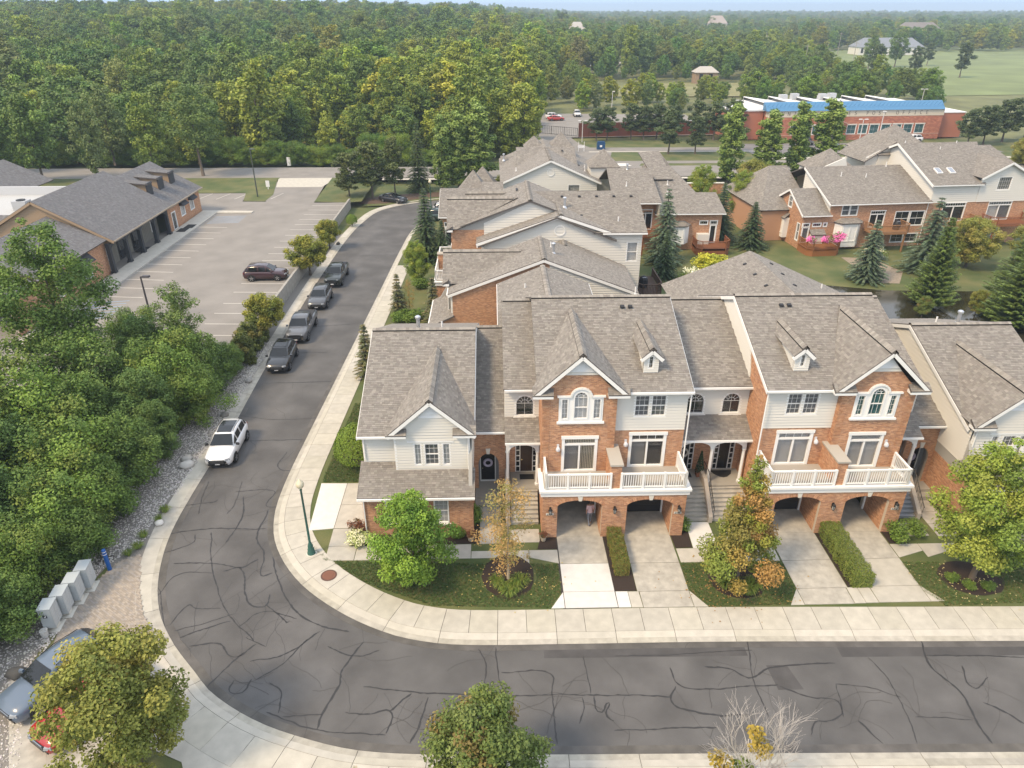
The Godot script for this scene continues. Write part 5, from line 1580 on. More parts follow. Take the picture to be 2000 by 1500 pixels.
func hedge(at: Vector3, size: Vector3, label: String, tones: Array, n: int) -> void:
	var t := thing("clipped_hedge", at, label, "hedge")
	var f := Faces.new()
	for k in n:
		var q := Vector3(rng.randf_range(-0.5, 0.5), rng.randf(), rng.randf_range(-0.5, 0.5))
		var face := rng.randi() % 10
		var nn := UP
		if face < 4: q.y = 1.0 - rng.randf() * 0.12
		elif face < 7:
			q.x = 0.5 if face % 2 else -0.5
			nn = Vector3(signf(q.x), 0.2, 0)
		elif face < 8:
			q.z = 0.5
			nn = Vector3(0, 0.2, 1)
		var wob := 1.0 + 0.07 * sin(q.z * 21.0 + at.x) + 0.05 * sin(q.z * 43.0)
		f.col = tones[rng.randi() % tones.size()] * rng.randf_range(0.75, 1.25)
		leaf(f, q * size * Vector3(wob, 0.96 + 0.05 * sin(q.z * 33.0 + q.x * 7.0), 1.0) + rdir() * 0.035, (nn + rdir() * 0.7).normalized(), 0.075)
	put("foliage", f.mesh(), leaf_mat("green"), t, true)
	var s := Faces.new()
	for k in int(size.z / 0.5): s.tube([Vector3(0, 0, -size.z / 2 + 0.3 + k * 0.5), Vector3(rng.randf_range(-0.2, 0.2), size.y * 0.8, -size.z / 2 + 0.3 + k * 0.5)], [0.03, 0.015], 5)
	put("stem", s.mesh(), bark(), t, true)

func bare_branch(f: Faces, a: Vector3, d: Vector3, l: float, r: float, depth: int) -> void:
	var b := a + d * l
	f.tube([a, a.lerp(b, 0.5) + rdir() * l * 0.05, b], [r, r * 0.8, r * 0.6], 4, false)
	if depth == 0: return
	for k in 3:
		bare_branch(f, a.lerp(b, rng.randf_range(0.5, 1.0)), (d + rdir() * 0.55 + UP * 0.15).normalized(), l * rng.randf_range(0.6, 0.8), r * 0.55, depth - 1)
# ---------------------------------------------------------------- other buildings
func thing_t(called: String, t: Transform3D, label: String, category: String, group := "") -> Node3D:   # parts in the thing's own axes
	var o := thing(called, t.origin, label, category, group)
	o.transform = t
	base = Vector3.ZERO
	return o

func deck(label: String, t: Transform3D, w: float, d: float, y: float, tone: Color, bevel := 0.6, flowers := false) -> void:   # timber deck: x 0..w along the wall, z 0..d outwards
	var o := thing_t("timber_deck", t, label, "deck")
	var m := mat("timber_%d" % int(tone.r * 1000), tone, 0.8)
	var out := V2([0, 0, w, 0, w, d - bevel, w - bevel, d, bevel, d, 0, d - bevel])
	var f := Faces.new()
	f.slab(out, y - 0.25, y)
	put("floor_boards", f.mesh(), m, o)
	var path := [Vector2(0, 0.1), Vector2(0, d - bevel), Vector2(bevel, d), Vector2(w - bevel, d), Vector2(w, d - bevel), Vector2(w, 0.1)]
	var b := Faces.new()
	b.box(Vector3(-0.02, 0.08, -0.02), Vector3(0.02, 0.9, 0.02))
	var bm := b.mesh()
	for i in 5:
		var a: Vector2 = path[i]
		var e: Vector2 = path[i + 1]
		var rl := bar(o, "railing", Vector3(a.x, y + 0.95, a.y), Vector3(e.x, y + 0.95, e.y), 0.14, 0.05, m)
		var p := Faces.new()
		p.box(Vector3(e.x - 0.05, maxf(y - 0.25, 0) if y < 2 else y - 0.25, e.y - 0.05), Vector3(e.x + 0.05, y + 1.0, e.y + 0.05))
		put("post", p.mesh(), m, o)
		var n := int(a.distance_to(e) / 0.14)
		for k in range(1, n):
			var q := put("baluster", bm, m, rl, true)
			var c := a.lerp(e, float(k) / n)
			q.position = Vector3(c.x, y, c.y)
	if y > 1.5:
		for x in [bevel, w - bevel]:
			var p := Faces.new()
			p.box(Vector3(x - 0.08, -0.1, d - 0.3), Vector3(x + 0.08, y - 0.2, d - 0.14))
			put("post", p.mesh(), m, o)
	else:
		var sk := Faces.new()
		for i in 5:
			var a: Vector2 = path[i]
			var e: Vector2 = path[i + 1]
			sk.quad(Vector3(a.x, -0.1, a.y), Vector3(e.x, -0.1, e.y), Vector3(e.x, y - 0.02, e.y), Vector3(a.x, y - 0.02, a.y))
		put("skirt", sk.mesh(), m, o)

func bay_window(parent: Node3D, x0: float, x1: float, y0: float, y1: float, z: float, d := 0.75) -> void:
	var f := Faces.new()
	f.slab(V2([x0, z, x0 + 0.7, z + d, x1 - 0.7, z + d, x1, z]), y0, y1)
	put("bay_window", f.mesh(), trim(), parent)
	roof(parent, [Vector3(x0 + 0.5, y1, z + d + 0.25), Vector3(x1 - 0.5, y1, z + d + 0.25), Vector3(x1 - 0.7, y1 + 0.5, z), Vector3(x0 + 0.7, y1 + 0.5, z)], shingle_tones, 0.2)
	roof(parent, [Vector3(x0 - 0.25, y1, z), Vector3(x0 + 0.5, y1, z + d + 0.25), Vector3(x0 + 0.7, y1 + 0.5, z)], shingle_tones, 0.2)
	roof(parent, [Vector3(x1 - 0.5, y1, z + d + 0.25), Vector3(x1 + 0.25, y1, z), Vector3(x1 - 0.7, y1 + 0.5, z)], shingle_tones, 0.2)
	window(parent, Vector3(0, 0, z + d + 0.02), R, rect2(x0 + 0.9, y0 + 0.75, (x0 + x1) / 2 - 0.06, y1 - 0.35), 1, 2, "grey", 0.05)
	window(parent, Vector3(0, 0, z + d + 0.02), R, rect2((x0 + x1) / 2 + 0.06, y0 + 0.75, x1 - 0.9, y1 - 0.35), 1, 2, "grey", 0.05)
	var u := Vector3(0.7, 0, d).normalized()
	window(parent, Vector3(x0, 0, z) + Vector3(-u.z, 0, u.x) * 0.02, u, rect2(0.25, y0 + 0.75, 0.8, y1 - 0.35), 1, 2, "grey", 0.04)

func side_siding(t: Node3D, o: Vector3, u: Vector3, poly: PackedVector2Array, holes: Array = []) -> void:
	siding_wall(t, o, u, poly, holes, false, 0.26)

func round_louver(t: Node3D, at: Vector3) -> void:
	var f := Faces.new()
	for k in 16:
		var a := TAU * k / 16
		f.obox(Transform3D(Basis(FZ, a), at + Vector3(cos(a), sin(a), 0.05) * Vector3(0.48, 0.48, 1)), Vector3(0.1, 0.2, 0.1))
	for k in 7: f.obox(Transform3D(Basis(R, 0.7), at + Vector3(0, -0.4 + k * 0.13, 0.03)), Vector3(0.85 * sqrt(1.0 - pow((k - 3) / 4.0, 2.0)), 0.1, 0.02))
	put("round_vent", f.mesh(), trim(), t)

func build_houses() -> void:
	var black := lin(0.012, 0.011, 0.012)
	var a := end_house("end townhouse at the bend of the road, with a wreath on its arched black door", "2158")
	var p := pair_house("brick and board townhouse pair with a person standing in its open garage", ["2164", "2168"])
	var l1 := porch_link("porch with a brown door and one round-headed window, beside the end townhouse", 0.5, 2.63, [0.66, 2.5], [[1.17, 2.59, lin(0.045, 0.028, 0.02), "brown"]], [1.75])
	var l2 := porch_link("double porch with two black doors and white columns, between the garage fronts", 11.02, 15.58, [11.3, 13.31, 15.3], [[11.45, 12.66, black, "black"], [13.94, 15.27, black, "black"]], [12.3, 14.55])
	var mir := Transform3D(Basis(Vector3(-1, 0, 0), UP, FZ), Vector3(26.6, 0, 0))
	var cx := Transform3D(Basis(BZ, UP, Vector3(-1, 0, 0)), Vector3(-39.2, 0, -66.1))
	var ta := Transform3D(Basis(), Vector3(-4.5, 0, -37))
	var tp := Transform3D(Basis(), Vector3(6.8, 0, -36))
	var tl := Transform3D(Basis(), l1.position)
	var p2 := dup(p, "paired_townhouse", mir * tp, "brick and board townhouse pair behind the long clipped hedge")
	for w in p2.find_children("window*", "MeshInstance3D", true, false):
		if w.has_node("curtain"): (w.get_node("curtain") as MeshInstance3D).material_override = mat("behind_teal", lin(0.05, 0.17, 0.18), 0.9)
	for d in p2.find_children("patio_door*", "MeshInstance3D", true, false):
		for q in d.get_children():
			if q.name.begins_with("room") or q.name.begins_with("blind"): (q as MeshInstance3D).material_override = mat("behind_lace", lin(0.42, 0.43, 0.44), 0.9)
	dup(a, "end_townhouse", mir * ta, "end townhouse cut off by the right edge, behind the large maple")
	dup(l1, "entrance_porch", mir * tl, "porch with iron stair rail at the right, beside the cut-off end townhouse")
	var g := "townhouses of the side row"
	dup(a, "end_townhouse", cx * ta, "near end townhouse of the side row, brick gable wall facing the front row", "", g)
	dup(p, "paired_townhouse", cx * tp, "townhouse pair of the side row, its white balcony facing the left road", "", g)
	dup(l1, "entrance_porch", cx * tl, "porch of the side row between its end townhouse and the pair", "", g)
	# stairs of the front porches
	var old := gmat("concrete_old", lin(0.43, 0.405, 0.35), null, 4.0, null, 1.0)
	for s in [[0.68, 2.5, "concrete stairs to the brown door behind the rusty tree"], [11.1, 12.95, "left concrete stairs of the double porch"], [13.15, 15.5, "right concrete stairs of the double porch, behind the orange maple"], [24.1, 25.9, "greyish stairs of the right porch beside the garage pier"]]:
		var t := thing("porch_stairs", Vector3((s[0] + s[1]) / 2, 0, -35.2), s[2], "stairs")
		stairs(t, s[0], s[1], -34.45, 0.0, -36.12, 1.45, 8, old if s[0] < 24 else mat("grey_steps", lin(0.3, 0.31, 0.33), 0.9))
	for s in [[13.05, "sloping stone wall with iron handrail between the middle stairs"], [26.0, "sloping stone wall with iron handrail at the right porch"], [0.62, "sloping stone wall with handrail left of the stairs to the brown door"]]:
		var t := thing("stair_wall", Vector3(s[0], 0, -35.3), s[1], "wall")
		var f := Faces.new()
		f.prism(V2([34.3, 0.0, 34.3, 0.45, 36.2, 1.95, 37.6, 1.95, 37.6, 0.0]), Vector3(s[0] - 0.12, 0, 0), BZ, UP, R * 0.24)
		put("coping", f.mesh(), gmat("coping", lin(0.42, 0.37, 0.31), null, 1.0, null, 1.0), t)
		var h := Faces.new()
		h.tube([Vector3(s[0] + 0.17, 0.9, -34.3), Vector3(s[0] + 0.17, 2.45, -36.2), Vector3(s[0] + 0.17, 2.45, -37.4)], [0.025, 0.025, 0.025], 6)
		for k in 12: h.tube([Vector3(s[0] + 0.17, 0.3 + 1.5 * minf(k / 7.0, 1.0), -34.35 - k * 0.265), Vector3(s[0] + 0.17, 0.92 + 1.53 * minf(k / 7.0, 1.0), -34.35 - k * 0.265)], [0.011, 0.011], 4)
		put("handrail", h.mesh(), mat("black_iron", lin(0.02, 0.02, 0.02), 0.5, 0.3), t)
	rear_roofs()
	side_row_rear()
	street_end_house()
	far_patio_house()
	office()
	post_office()
	distant_houses()

func rear_roofs() -> void:
	var t := thing("rear_wing", Vector3(22, 0, -53), "hip-roofed rear wing with six dark roof vents, behind the front row", "townhouse", "rear wings of the front row")
	var f := Faces.new()
	f.box(Vector3(15, 0, -58.5), Vector3(29, 6.5, -48))
	put("wall", f.mesh(), backing(), t)
	roof(t, [Vector3(14.6, 6.5, -44), Vector3(14.6, 6.5, -59), Vector3(22, 9.5, -58.9), Vector3(22, 9.5, -44)])
	roof(t, [Vector3(29.4, 6.5, -57), Vector3(29.4, 6.5, -44), Vector3(22, 9.5, -44), Vector3(22, 9.5, -58.9)])
	for k in 3:
		roof_vent(t, Vector3(20.9, 9.05, -56.6 + k * 2.6), Vector3(-0.37, 0.93, 0)); roof_vent(t, Vector3(23.1, 9.05, -56.6 + k * 2.6), Vector3(0.37, 0.93, 0))
	vent_pipe(t, Vector3(27.0, 7.4, -55.0)); vent_pipe(t, Vector3(16.2, 7.2, -51)); flue(t, Vector3(17.4, 7.6, -49.8)); flue(t, Vector3(14.9, 6.6, -49.2), 0.5)
	var s := thing("rear_wing", Vector3(4, 0, -53), "small gabled rear wing with a light ridge cap, against the side row's brick wall", "townhouse", "rear wings of the front row")
	var h := Faces.new()
	h.box(Vector3(0.6, 0, -56.7), Vector3(7.5, 7.3, -47.5))
	put("wall", h.mesh(), mat("siding", lin(0.64, 0.62, 0.565), 0.6), s)
	roof(s, [Vector3(0.2, 7.4, -46.5), Vector3(0.2, 7.4, -57), Vector3(4, 8.95, -57), Vector3(4, 8.95, -44)])
	roof(s, [Vector3(7.9, 7.4, -57), Vector3(7.9, 7.4, -46.5), Vector3(4, 8.95, -44), Vector3(4, 8.95, -57)])
	ridge(s, Vector3(4, 8.95, -57), Vector3(4, 8.95, -48), 0.4)
	fascia(s, Vector3(0.16, 7.42, -48), Vector3(0.16, 7.42, -57), 0.14); fascia(s, Vector3(7.94, 7.42, -53), Vector3(7.94, 7.42, -57), 0.14)
	flue(s, Vector3(1.2, 7.8, -49.5)); vent_pipe(s, Vector3(1.9, 8.1, -50)); vent_pipe(s, Vector3(2.4, 8.2, -53.5)); vent_pipe(s, Vector3(10.6, 8.9, -50.4), 0.7)

func side_row_rear() -> void:
	var t := thing("rear_wing", Vector3(6, 0, -70), "white-boarded rear wing of the side row with a round louver and five roof vents", "townhouse", "townhouses of the side row")
	var z := -67.0
	var win := rect2(12.9, 6.0, 13.9, 7.9)
	side_siding(t, Vector3(0, 0, z), R, V2([-1.0, 3.0, 14.3, 3.0, 14.3, 8.7, 10.6, 8.9, 6.35, 10.45, -1.0, 8.2]), [win])
	window(t, Vector3(0, 0, z), R, win, 1, 2, "curtain", 0.09)
	round_louver(t, Vector3(6.3, 9.1, z))
	brick_wall(t, Vector3(0, 0, z), R, rect2(9.0, 0, 14.3, 3.0))
	wall(t, "wall", Vector3(14.3, 0, 0), BZ, V2([67, 0, 80, 0, 80, 8.7, 73.2, 11.2, 67, 8.7]), [], backing())
	wall(t, "wall", Vector3(-1.0, 0, 0), FZ, rect2(-68.8, 3, -67, 8.2), [], backing())
	roof(t, [Vector3(9.6, 8.95, -66.6), Vector3(14.7, 8.95, -66.6), Vector3(14.7, 11.45, -73.2), Vector3(3.9, 11.45, -73.2), Vector3(6.35, 10.65, -71)])
	roof(t, [Vector3(14.7, 8.8, -80), Vector3(4, 8.8, -80), Vector3(4, 11.45, -73.2), Vector3(14.7, 11.45, -73.2)])
	roof(t, [Vector3(-1.75, 8.0, -68.8), Vector3(-1.75, 8.0, -66.7), Vector3(6.35, 10.68, -66.7), Vector3(6.35, 10.68, -71.2), Vector3(3.5, 9.7, -68.8)])
	roof(t, [Vector3(11.4, 8.98, -66.7), Vector3(11.4, 8.98, -66.8), Vector3(6.35, 10.68, -71.2), Vector3(6.35, 10.68, -66.7)])
	for s in [[-1.75, 8.0], [11.4, 8.98]]: bar(t, "barge_board", Vector3(s[0], s[1] - 0.18, -66.68), Vector3(6.35, 10.5, -66.68), 0.06, 0.24, trim())
	ridge(t, Vector3(6.35, 10.68, -66.7), Vector3(6.35, 10.68, -71), 0.34)
	gutter(t, Vector3(10.4, 8.93, -66.5), Vector3(14.7, 8.93, -66.5))
	for k in 5: roof_vent(t, Vector3(6.9 + k * 1.75, 11.1, -72.2), Vector3(0, 0.93, 0.37))
	flue(t, Vector3(7.0, 10.6, -70.4)); vent_pipe(t, Vector3(12.1, 9.6, -68.4)); roof_vent(t, Vector3(8.6, 9.9, -69.3), Vector3(0, 0.93, 0.37))
	# far piece of the same row with the entrance on the road
	var s := thing("side_row_end", Vector3(-4, 0, -97), "far end of the side row, brick with a glazed door and a white transom", "townhouse", "townhouses of the side row")
	var dr := rect2(-6.35, 0.2, -5.6, 2.5)
	brick_wall(s, Vector3(0, 0, -92), R, rect2(-7.0, 0, -1.5, 3.9), [dr, rect2(-6.45, 2.7, -5.5, 3.2)])
	window(s, Vector3(0, 0, -92), R, dr, 1, 1, "dark", 0.12, 0)
	window(s, Vector3(0, 0, -92), R, rect2(-6.45, 2.7, -5.5, 3.2), 3, 1, "dark", 0.08, 0)
	wall(s, "wall", Vector3(-7, 0, 0), FZ, rect2(-102, 0, -92, 3.9), [], mortar())
	bricks(s, Vector3(-7, 0, 0), FZ, rect2(-102, 0, -92, 3.9), [], brick_tones)
	roof(s, [Vector3(-7.2, 4.0, -91.7), Vector3(-1, 4.0, -91.7), Vector3(-1, 6.4, -97.6), Vector3(-7.2, 6.4, -97.6)])
	roof(s, [Vector3(-1, 4.0, -103), Vector3(-7.2, 4.0, -103), Vector3(-7.2, 6.4, -97.6), Vector3(-1, 6.4, -97.6)])
	gutter(s, Vector3(-7.2, 4.0, -91.6), Vector3(-1, 4.0, -91.6))
	fascia(s, Vector3(-7.22, 3.95, -91.7), Vector3(-7.22, 6.35, -97.6))

func street_end_house() -> void:
	var t := thing("gabled_house", Vector3(8, 0, -104), "white-boarded gabled house with a round louver, next to the cross street", "townhouse")
	var z := -100.2
	var ws := [rect2(10.4, 4.6, 12.0, 6.2), rect2(4.6, 5.0, 6.0, 6.3)]
	side_siding(t, Vector3(0, 0, z), R, V2([1.35, 0, 14.4, 0, 14.4, 6.5, 7.88, 9.4, 1.35, 6.5]), ws)
	for w in ws: window(t, Vector3(0, 0, z), R, w, 2, 1, "blind", 0.08, 0)
	round_louver(t, Vector3(7.9, 7.9, z))
	wall(t, "wall", Vector3(1.35, 0, 0), FZ, rect2(-118, 0, z, 6.5), [], backing())
	wall(t, "wall", Vector3(14.4, 0, 0), BZ, rect2(100.2, 0, 118, 6.5), [], backing())
	roof(t, [Vector3(0.9, 6.55, -118), Vector3(0.9, 6.55, -99.8), Vector3(7.88, 9.62, -99.8), Vector3(7.88, 9.62, -118)], shingle_tones, 0.2)
	roof(t, [Vector3(14.95, 6.55, -99.8), Vector3(14.95, 6.55, -118), Vector3(7.88, 9.62, -118), Vector3(7.88, 9.62, -99.8)], shingle_tones, 0.2)
	for x in [0.9, 14.95]: bar(t, "barge_board", Vector3(x, 6.4, -99.78), Vector3(7.88, 9.46, -99.78), 0.06, 0.26, trim())
	ridge(t, Vector3(7.88, 9.62, -99.8), Vector3(7.88, 9.62, -110), 0.44)
	roof(t, [Vector3(3.2, 7.0, -104.5), Vector3(12.3, 7.0, -104.5), Vector3(12.1, 9.66, -110), Vector3(3.4, 9.66, -110)], shingle_tones, 0.2)
	roof(t, [Vector3(1.1, 6.4, -111), Vector3(3.4, 6.4, -111), Vector3(3.4, 7.6, -114.5), Vector3(1.1, 7.6, -114.5)], shingle_tones, 0.2)
	for k in 3: vent_pipe(t, Vector3([3.2, 13.0, 13.4][k], [7.7, 7.5, 7.3][k], [-103, -103.4, -107][k]), 0.5)
	flue(t, Vector3(1.6, 7.3, -113)); roof_vent(t, Vector3(10.2, 9.3, -108.8), Vector3(0, 0.9, 0.4)); roof_vent(t, Vector3(12.4, 7.7, -106), Vector3(0.4, 0.9, 0))
	for q in [[-2.9, 7.7, -103.5, 2.6, 4.2], [-1.6, 7.4, -107.5, 2.4, 4.4], [6.3, 10.6, -114.5, 1.6, 9.0], [10.6, 11.0, -115.5, 1.8, 9.0]]: pyramid(t, q[0], q[1], q[2], q[3], q[4])
	roof(t, [Vector3(-1.6, 5.2, -94.4), Vector3(1.3, 5.2, -94.4), Vector3(1.3, 7.0, -98.7), Vector3(-1.6, 7.0, -98.7)], shingle_tones, 0.2)
	# brick right-hand part towards the yard
	var s := thing("brick_house", Vector3(24, 0, -94), "brick house with a bay window and hipped roofs, behind the tall yard spruce", "townhouse")
	var dr := rect2(19.2, 2.7, 20.2, 5.0)
	brick_wall(s, Vector3(0, 0, -90), R, V2([16, 0, 29.3, 0, 29.3, 4.75, 20.9, 4.75, 20.9, 6.3, 16, 6.3]), [dr, rect2(26.5, 3.3, 27.5, 3.75), rect2(27.85, 3.3, 28.75, 3.75), rect2(27.95, 0.9, 28.65, 3.15)])
	patio_door(s, Vector3(0, 0, -90), R, 18.6, 20.2, 2.7, 5.2, ["grey", "dark"], 4, false)
	window(s, Vector3(0, 0, -90), R, rect2(26.5, 3.3, 27.5, 3.75), 4, 1, "dark", 0.08, 0)
	window(s, Vector3(0, 0, -90), R, rect2(27.85, 3.3, 28.75, 3.75), 4, 1, "dark", 0.08, 0)
	window(s, Vector3(0, 0, -90), R, rect2(27.95, 0.9, 28.65, 3.15), 1, 1, "dark", 0.12, 0)
	bay_window(s, 21.6, 25.2, 0.9, 3.3, -90)
	var shed := Faces.new()
	shed.box(Vector3(26.2, 0, -90), Vector3(27.7, 2.2, -89.2))
	put("chimney_box", shed.mesh(), mat("siding", lin(0.64, 0.62, 0.565), 0.6), s)
	wall(s, "wall", Vector3(29.3, 0, 0), BZ, rect2(90, 0, 99, 4.75), [], mortar())
	wall(s, "wall", Vector3(20.9, 0, 0), BZ, rect2(88.8, 4.7, 96, 6.3), [], mortar())
	roof(s, [Vector3(20.5, 4.85, -89.5), Vector3(29.6, 4.85, -89.5), Vector3(29.3, 6.5, -93.9), Vector3(26.6, 6.5, -93.9), Vector3(24.3, 8.8, -100), Vector3(20.5, 8.8, -100)], shingle_tones, 0.2)
	roof(s, [Vector3(29.6, 4.85, -98.5), Vector3(26, 4.85, -98.5), Vector3(26.6, 6.5, -93.9), Vector3(29.3, 6.5, -93.9)], shingle_tones, 0.2)
	roof(s, [Vector3(28, 5.6, -106), Vector3(26.6, 6.5, -93.9), Vector3(24.3, 8.8, -100)], shingle_tones, 0.2)
	roof(s, [Vector3(14.9, 6.45, -88.6), Vector3(21.0, 6.45, -88.6), Vector3(20.6, 9.3, -95.8), Vector3(14.9, 9.3, -95.8)], shingle_tones, 0.2)
	roof(s, [Vector3(21.5, 7.7, -96.3), Vector3(24, 7.7, -96.3), Vector3(23.3, 10.2, -103), Vector3(20.3, 9.5, -103)], shingle_tones, 0.2)
	roof(s, [Vector3(20.6, 6.3, -103), Vector3(14.9, 6.3, -103), Vector3(14.9, 9.3, -95.8), Vector3(20.6, 9.3, -95.8)], shingle_tones, 0.2)
	gutter(s, Vector3(20.5, 4.83, -89.4), Vector3(29.6, 4.83, -89.4)); gutter(s, Vector3(17, 6.43, -88.5), Vector3(21.0, 6.43, -88.5))
	pyramid(s, 15.6, 10.4, -104, 2.2, 8.2); pyramid(s, 23.6, 9.9, -104, 2.4, 7.0)
	vent_pipe(s, Vector3(17, 7.9, -92)); flue(s, Vector3(17.6, 9.2, -95.6), 0.7); vent_pipe(s, Vector3(23, 7.4, -95)); vent_pipe(s, Vector3(22.6, 6.5, -93))
	deck("raised brown timber deck beside the brick house patio door", Transform3D(Basis(), Vector3(18.2, 0, -90)), 3.2, 2.6, 2.6, lin(0.2, 0.075, 0.03))
	deck("low brown timber deck at the corner of the brick house, behind the tall spruce", Transform3D(Basis(), Vector3(25.8, 0, -90)), 4.2, 2.8, 0.9, lin(0.2, 0.08, 0.035))
	deck("dark timber deck with a grill behind the white-boarded rear wing", Transform3D(Basis(), Vector3(14.6, 0, -74)), 2.6, 5.4, 2.0, lin(0.07, 0.04, 0.025))
	deck("dark timber deck with spiral-edge rail behind the near end townhouse of the side row", Transform3D(Basis(), Vector3(14.2, 0, -67)), 3.0, 5.0, 1.4, lin(0.085, 0.06, 0.04))
	grill(Vector3(15.6, 2.0, -70.6), "black covered grill on the dark deck of the side row")

func pyramid(t: Node3D, x: float, y: float, z: float, r: float, y0: float) -> void:
	var c := [Vector3(x - r, y0, z + r), Vector3(x + r, y0, z + r), Vector3(x + r, y0, z - r), Vector3(x - r, y0, z - r)]
	var f := Faces.new()
	f.box(Vector3(x - r + 0.3, 0.1, z - r + 0.3), Vector3(x + r - 0.3, y0 - 0.05, z + r - 0.3))
	put("wall", f.mesh(), mat("siding", lin(0.64, 0.62, 0.565), 0.6), t)
	for k in 4: roof(t, [c[k], c[(k + 1) % 4], Vector3(x, y, z)], shingle_tones, 0.2)

func grill(at: Vector3, label: String) -> void:
	var t := thing("covered_grill", at, label, "grill")
	var f := Faces.new()
	f.lathe(at, [[0.42, 0.0], [0.48, 0.5], [0.46, 0.85], [0.36, 1.1], [0.15, 1.22], [0.0, 1.23]], 10)
	put("cover", f.mesh(), mat("black_cover", lin(0.015, 0.015, 0.018), 0.6), t)
	var h := Faces.new()
	h.tube([at + Vector3(-0.2, 1.12, 0.3), at + Vector3(0.2, 1.12, 0.3)], [0.02, 0.02], 5)
	put("handle", h.mesh(), mat("galvanised", lin(0.55, 0.57, 0.6), 0.35, 0.7), t)

func far_patio_house() -> void:
	var T := Transform3D(Basis(UP, deg_to_rad(5.0)), Vector3(39.75, 0, -89.6))
	var t := thing_t("brick_house", T, "brick house with a low gabled end and pink flowers on its deck, beyond the pond", "townhouse")
	var O := Vector3.ZERO
	# low gabled end
	brick_wall(t, O, R, rect2(0, 0, 3.4, 4.4), [rect2(0.05, 2.95, 0.95, 3.4), rect2(1.4, 2.98, 2.5, 3.4), rect2(2.85, 2.95, 3.3, 3.4), rect2(0.1, 0.9, 0.95, 2.85)])
	for w in [[rect2(0.05, 2.95, 0.95, 3.4), 4], [rect2(1.4, 2.98, 2.5, 3.4), 4], [rect2(2.85, 2.95, 3.3, 3.4), 3]]: window(t, O, R, w[0], w[1], 1, "dark", 0.08, 0)
	window(t, O, R, rect2(0.1, 0.9, 0.95, 2.85), 1, 1, "grey", 0.1, 0)
	var lf := [rect2(-4.6, 4.6, -3.6, 6.0), rect2(-1.3, 1.0, -0.6, 3.2)]
	brick_wall(t, O, FZ, V2([-8.5, 0, 0, 0, 0, 4.4, -4.2, 6.75, -8.5, 4.4]), lf)
	window(t, O, FZ, lf[0], 2, 2, "grey", 0.08); window(t, O, FZ, lf[1], 1, 2, "grey", 0.08)
	var bv := Faces.new()
	bv.box(Vector3(-0.7, 0.6, -6.4), Vector3(0, 3.2, -3.6))
	put("bay_window", bv.mesh(), trim(), t)
	window(t, Vector3(-0.72, 0, 0), FZ, rect2(-6.2, 1.2, -5.1, 2.9), 1, 1, "grey", 0.05, 0); window(t, Vector3(-0.72, 0, 0), FZ, rect2(-4.9, 1.2, -3.8, 2.9), 1, 1, "grey", 0.05, 0)
	roof(t, [Vector3(-0.9, 3.2, -6.6), Vector3(-0.9, 3.2, -3.4), Vector3(0, 3.75, -3.7), Vector3(0, 3.75, -6.3)], shingle_tones, 0.2)
	roof(t, [Vector3(-0.35, 4.5, 0.4), Vector3(3.5, 4.5, 0.4), Vector3(3.5, 6.95, -4.2), Vector3(-0.35, 6.95, -4.2)], shingle_tones, 0.17)
	roof(t, [Vector3(3.5, 4.5, -8.8), Vector3(-0.35, 4.5, -8.8), Vector3(-0.35, 6.95, -4.2), Vector3(3.5, 6.95, -4.2)], shingle_tones, 0.17)
	bar(t, "barge_board", Vector3(-0.37, 4.36, 0.4), Vector3(-0.37, 6.8, -4.2), 0.05, 0.24, trim()); bar(t, "barge_board", Vector3(-0.37, 4.36, -8.8), Vector3(-0.37, 6.8, -4.2), 0.05, 0.24, trim())
	gutter(t, Vector3(-0.3, 4.48, 0.46), Vector3(3.6, 4.48, 0.46))
	# main part
	var wins := [rect2(5.0, 4.3, 6.0, 5.65), rect2(6.1, 4.3, 7.1, 5.65), rect2(12.5, 2.75, 14.4, 4.6), rect2(14.6, 2.75, 16.5, 4.6), rect2(12.6, 0.55, 14.3, 1.65), rect2(14.5, 0.55, 16.3, 1.65)]
	brick_wall(t, O, R, rect2(3.4, 0, 16.9, 5.7), wins + [rect2(8.95, 2.6, 11.1, 4.8)])
	for k in 6: window(t, O, R, wins[k], 1 if k < 2 else 2, 2, "grey" if k < 2 else "dark", 0.07, 0.5 if k < 4 else 0.0)
	patio_door(t, O, R, 9.05, 11.0, 2.65, 4.75, ["dark", "dark"], 6, false)
	bay_window(t, 4.4, 8.0, 0.35, 3.5, 0.0)
	var ch := Faces.new()
	ch.box(Vector3(1.25, 0, 0), Vector3(2.75, 2.1, 0.75))
	put("chimney_box", ch.mesh(), mat("siding", lin(0.64, 0.62, 0.565), 0.6), t)
	roof(t, [Vector3(1.0, 2.15, 0.95), Vector3(3.0, 2.15, 0.95), Vector3(3.0, 2.65, 0.05), Vector3(1.0, 2.65, 0.05)], shingle_tones, 0.17)
	side_siding(t, Vector3(3.45, 0, 0), FZ, V2([-8, 4.4, 0, 4.4, 0, 5.7, -8, 8.75]))
	roof(t, [Vector3(3.1, 5.85, 0.4), Vector3(17.0, 5.85, 0.4), Vector3(17.0, 8.95, -7.9), Vector3(3.1, 8.95, -7.9)], shingle_tones, 0.17)
	roof(t, [Vector3(17.0, 5.85, -16), Vector3(3.1, 5.85, -16), Vector3(3.1, 8.95, -7.9), Vector3(17.0, 8.95, -7.9)], shingle_tones, 0.17)
	bar(t, "barge_board", Vector3(3.08, 5.7, 0.4), Vector3(3.08, 8.8, -7.9), 0.05, 0.26, trim())
	gutter(t, Vector3(3.1, 5.83, 0.46), Vector3(16.95, 5.83, 0.46)); downspout(t, [Vector3(16.6, 5.7, 0.15), Vector3(16.6, 0.1, 0.15)])
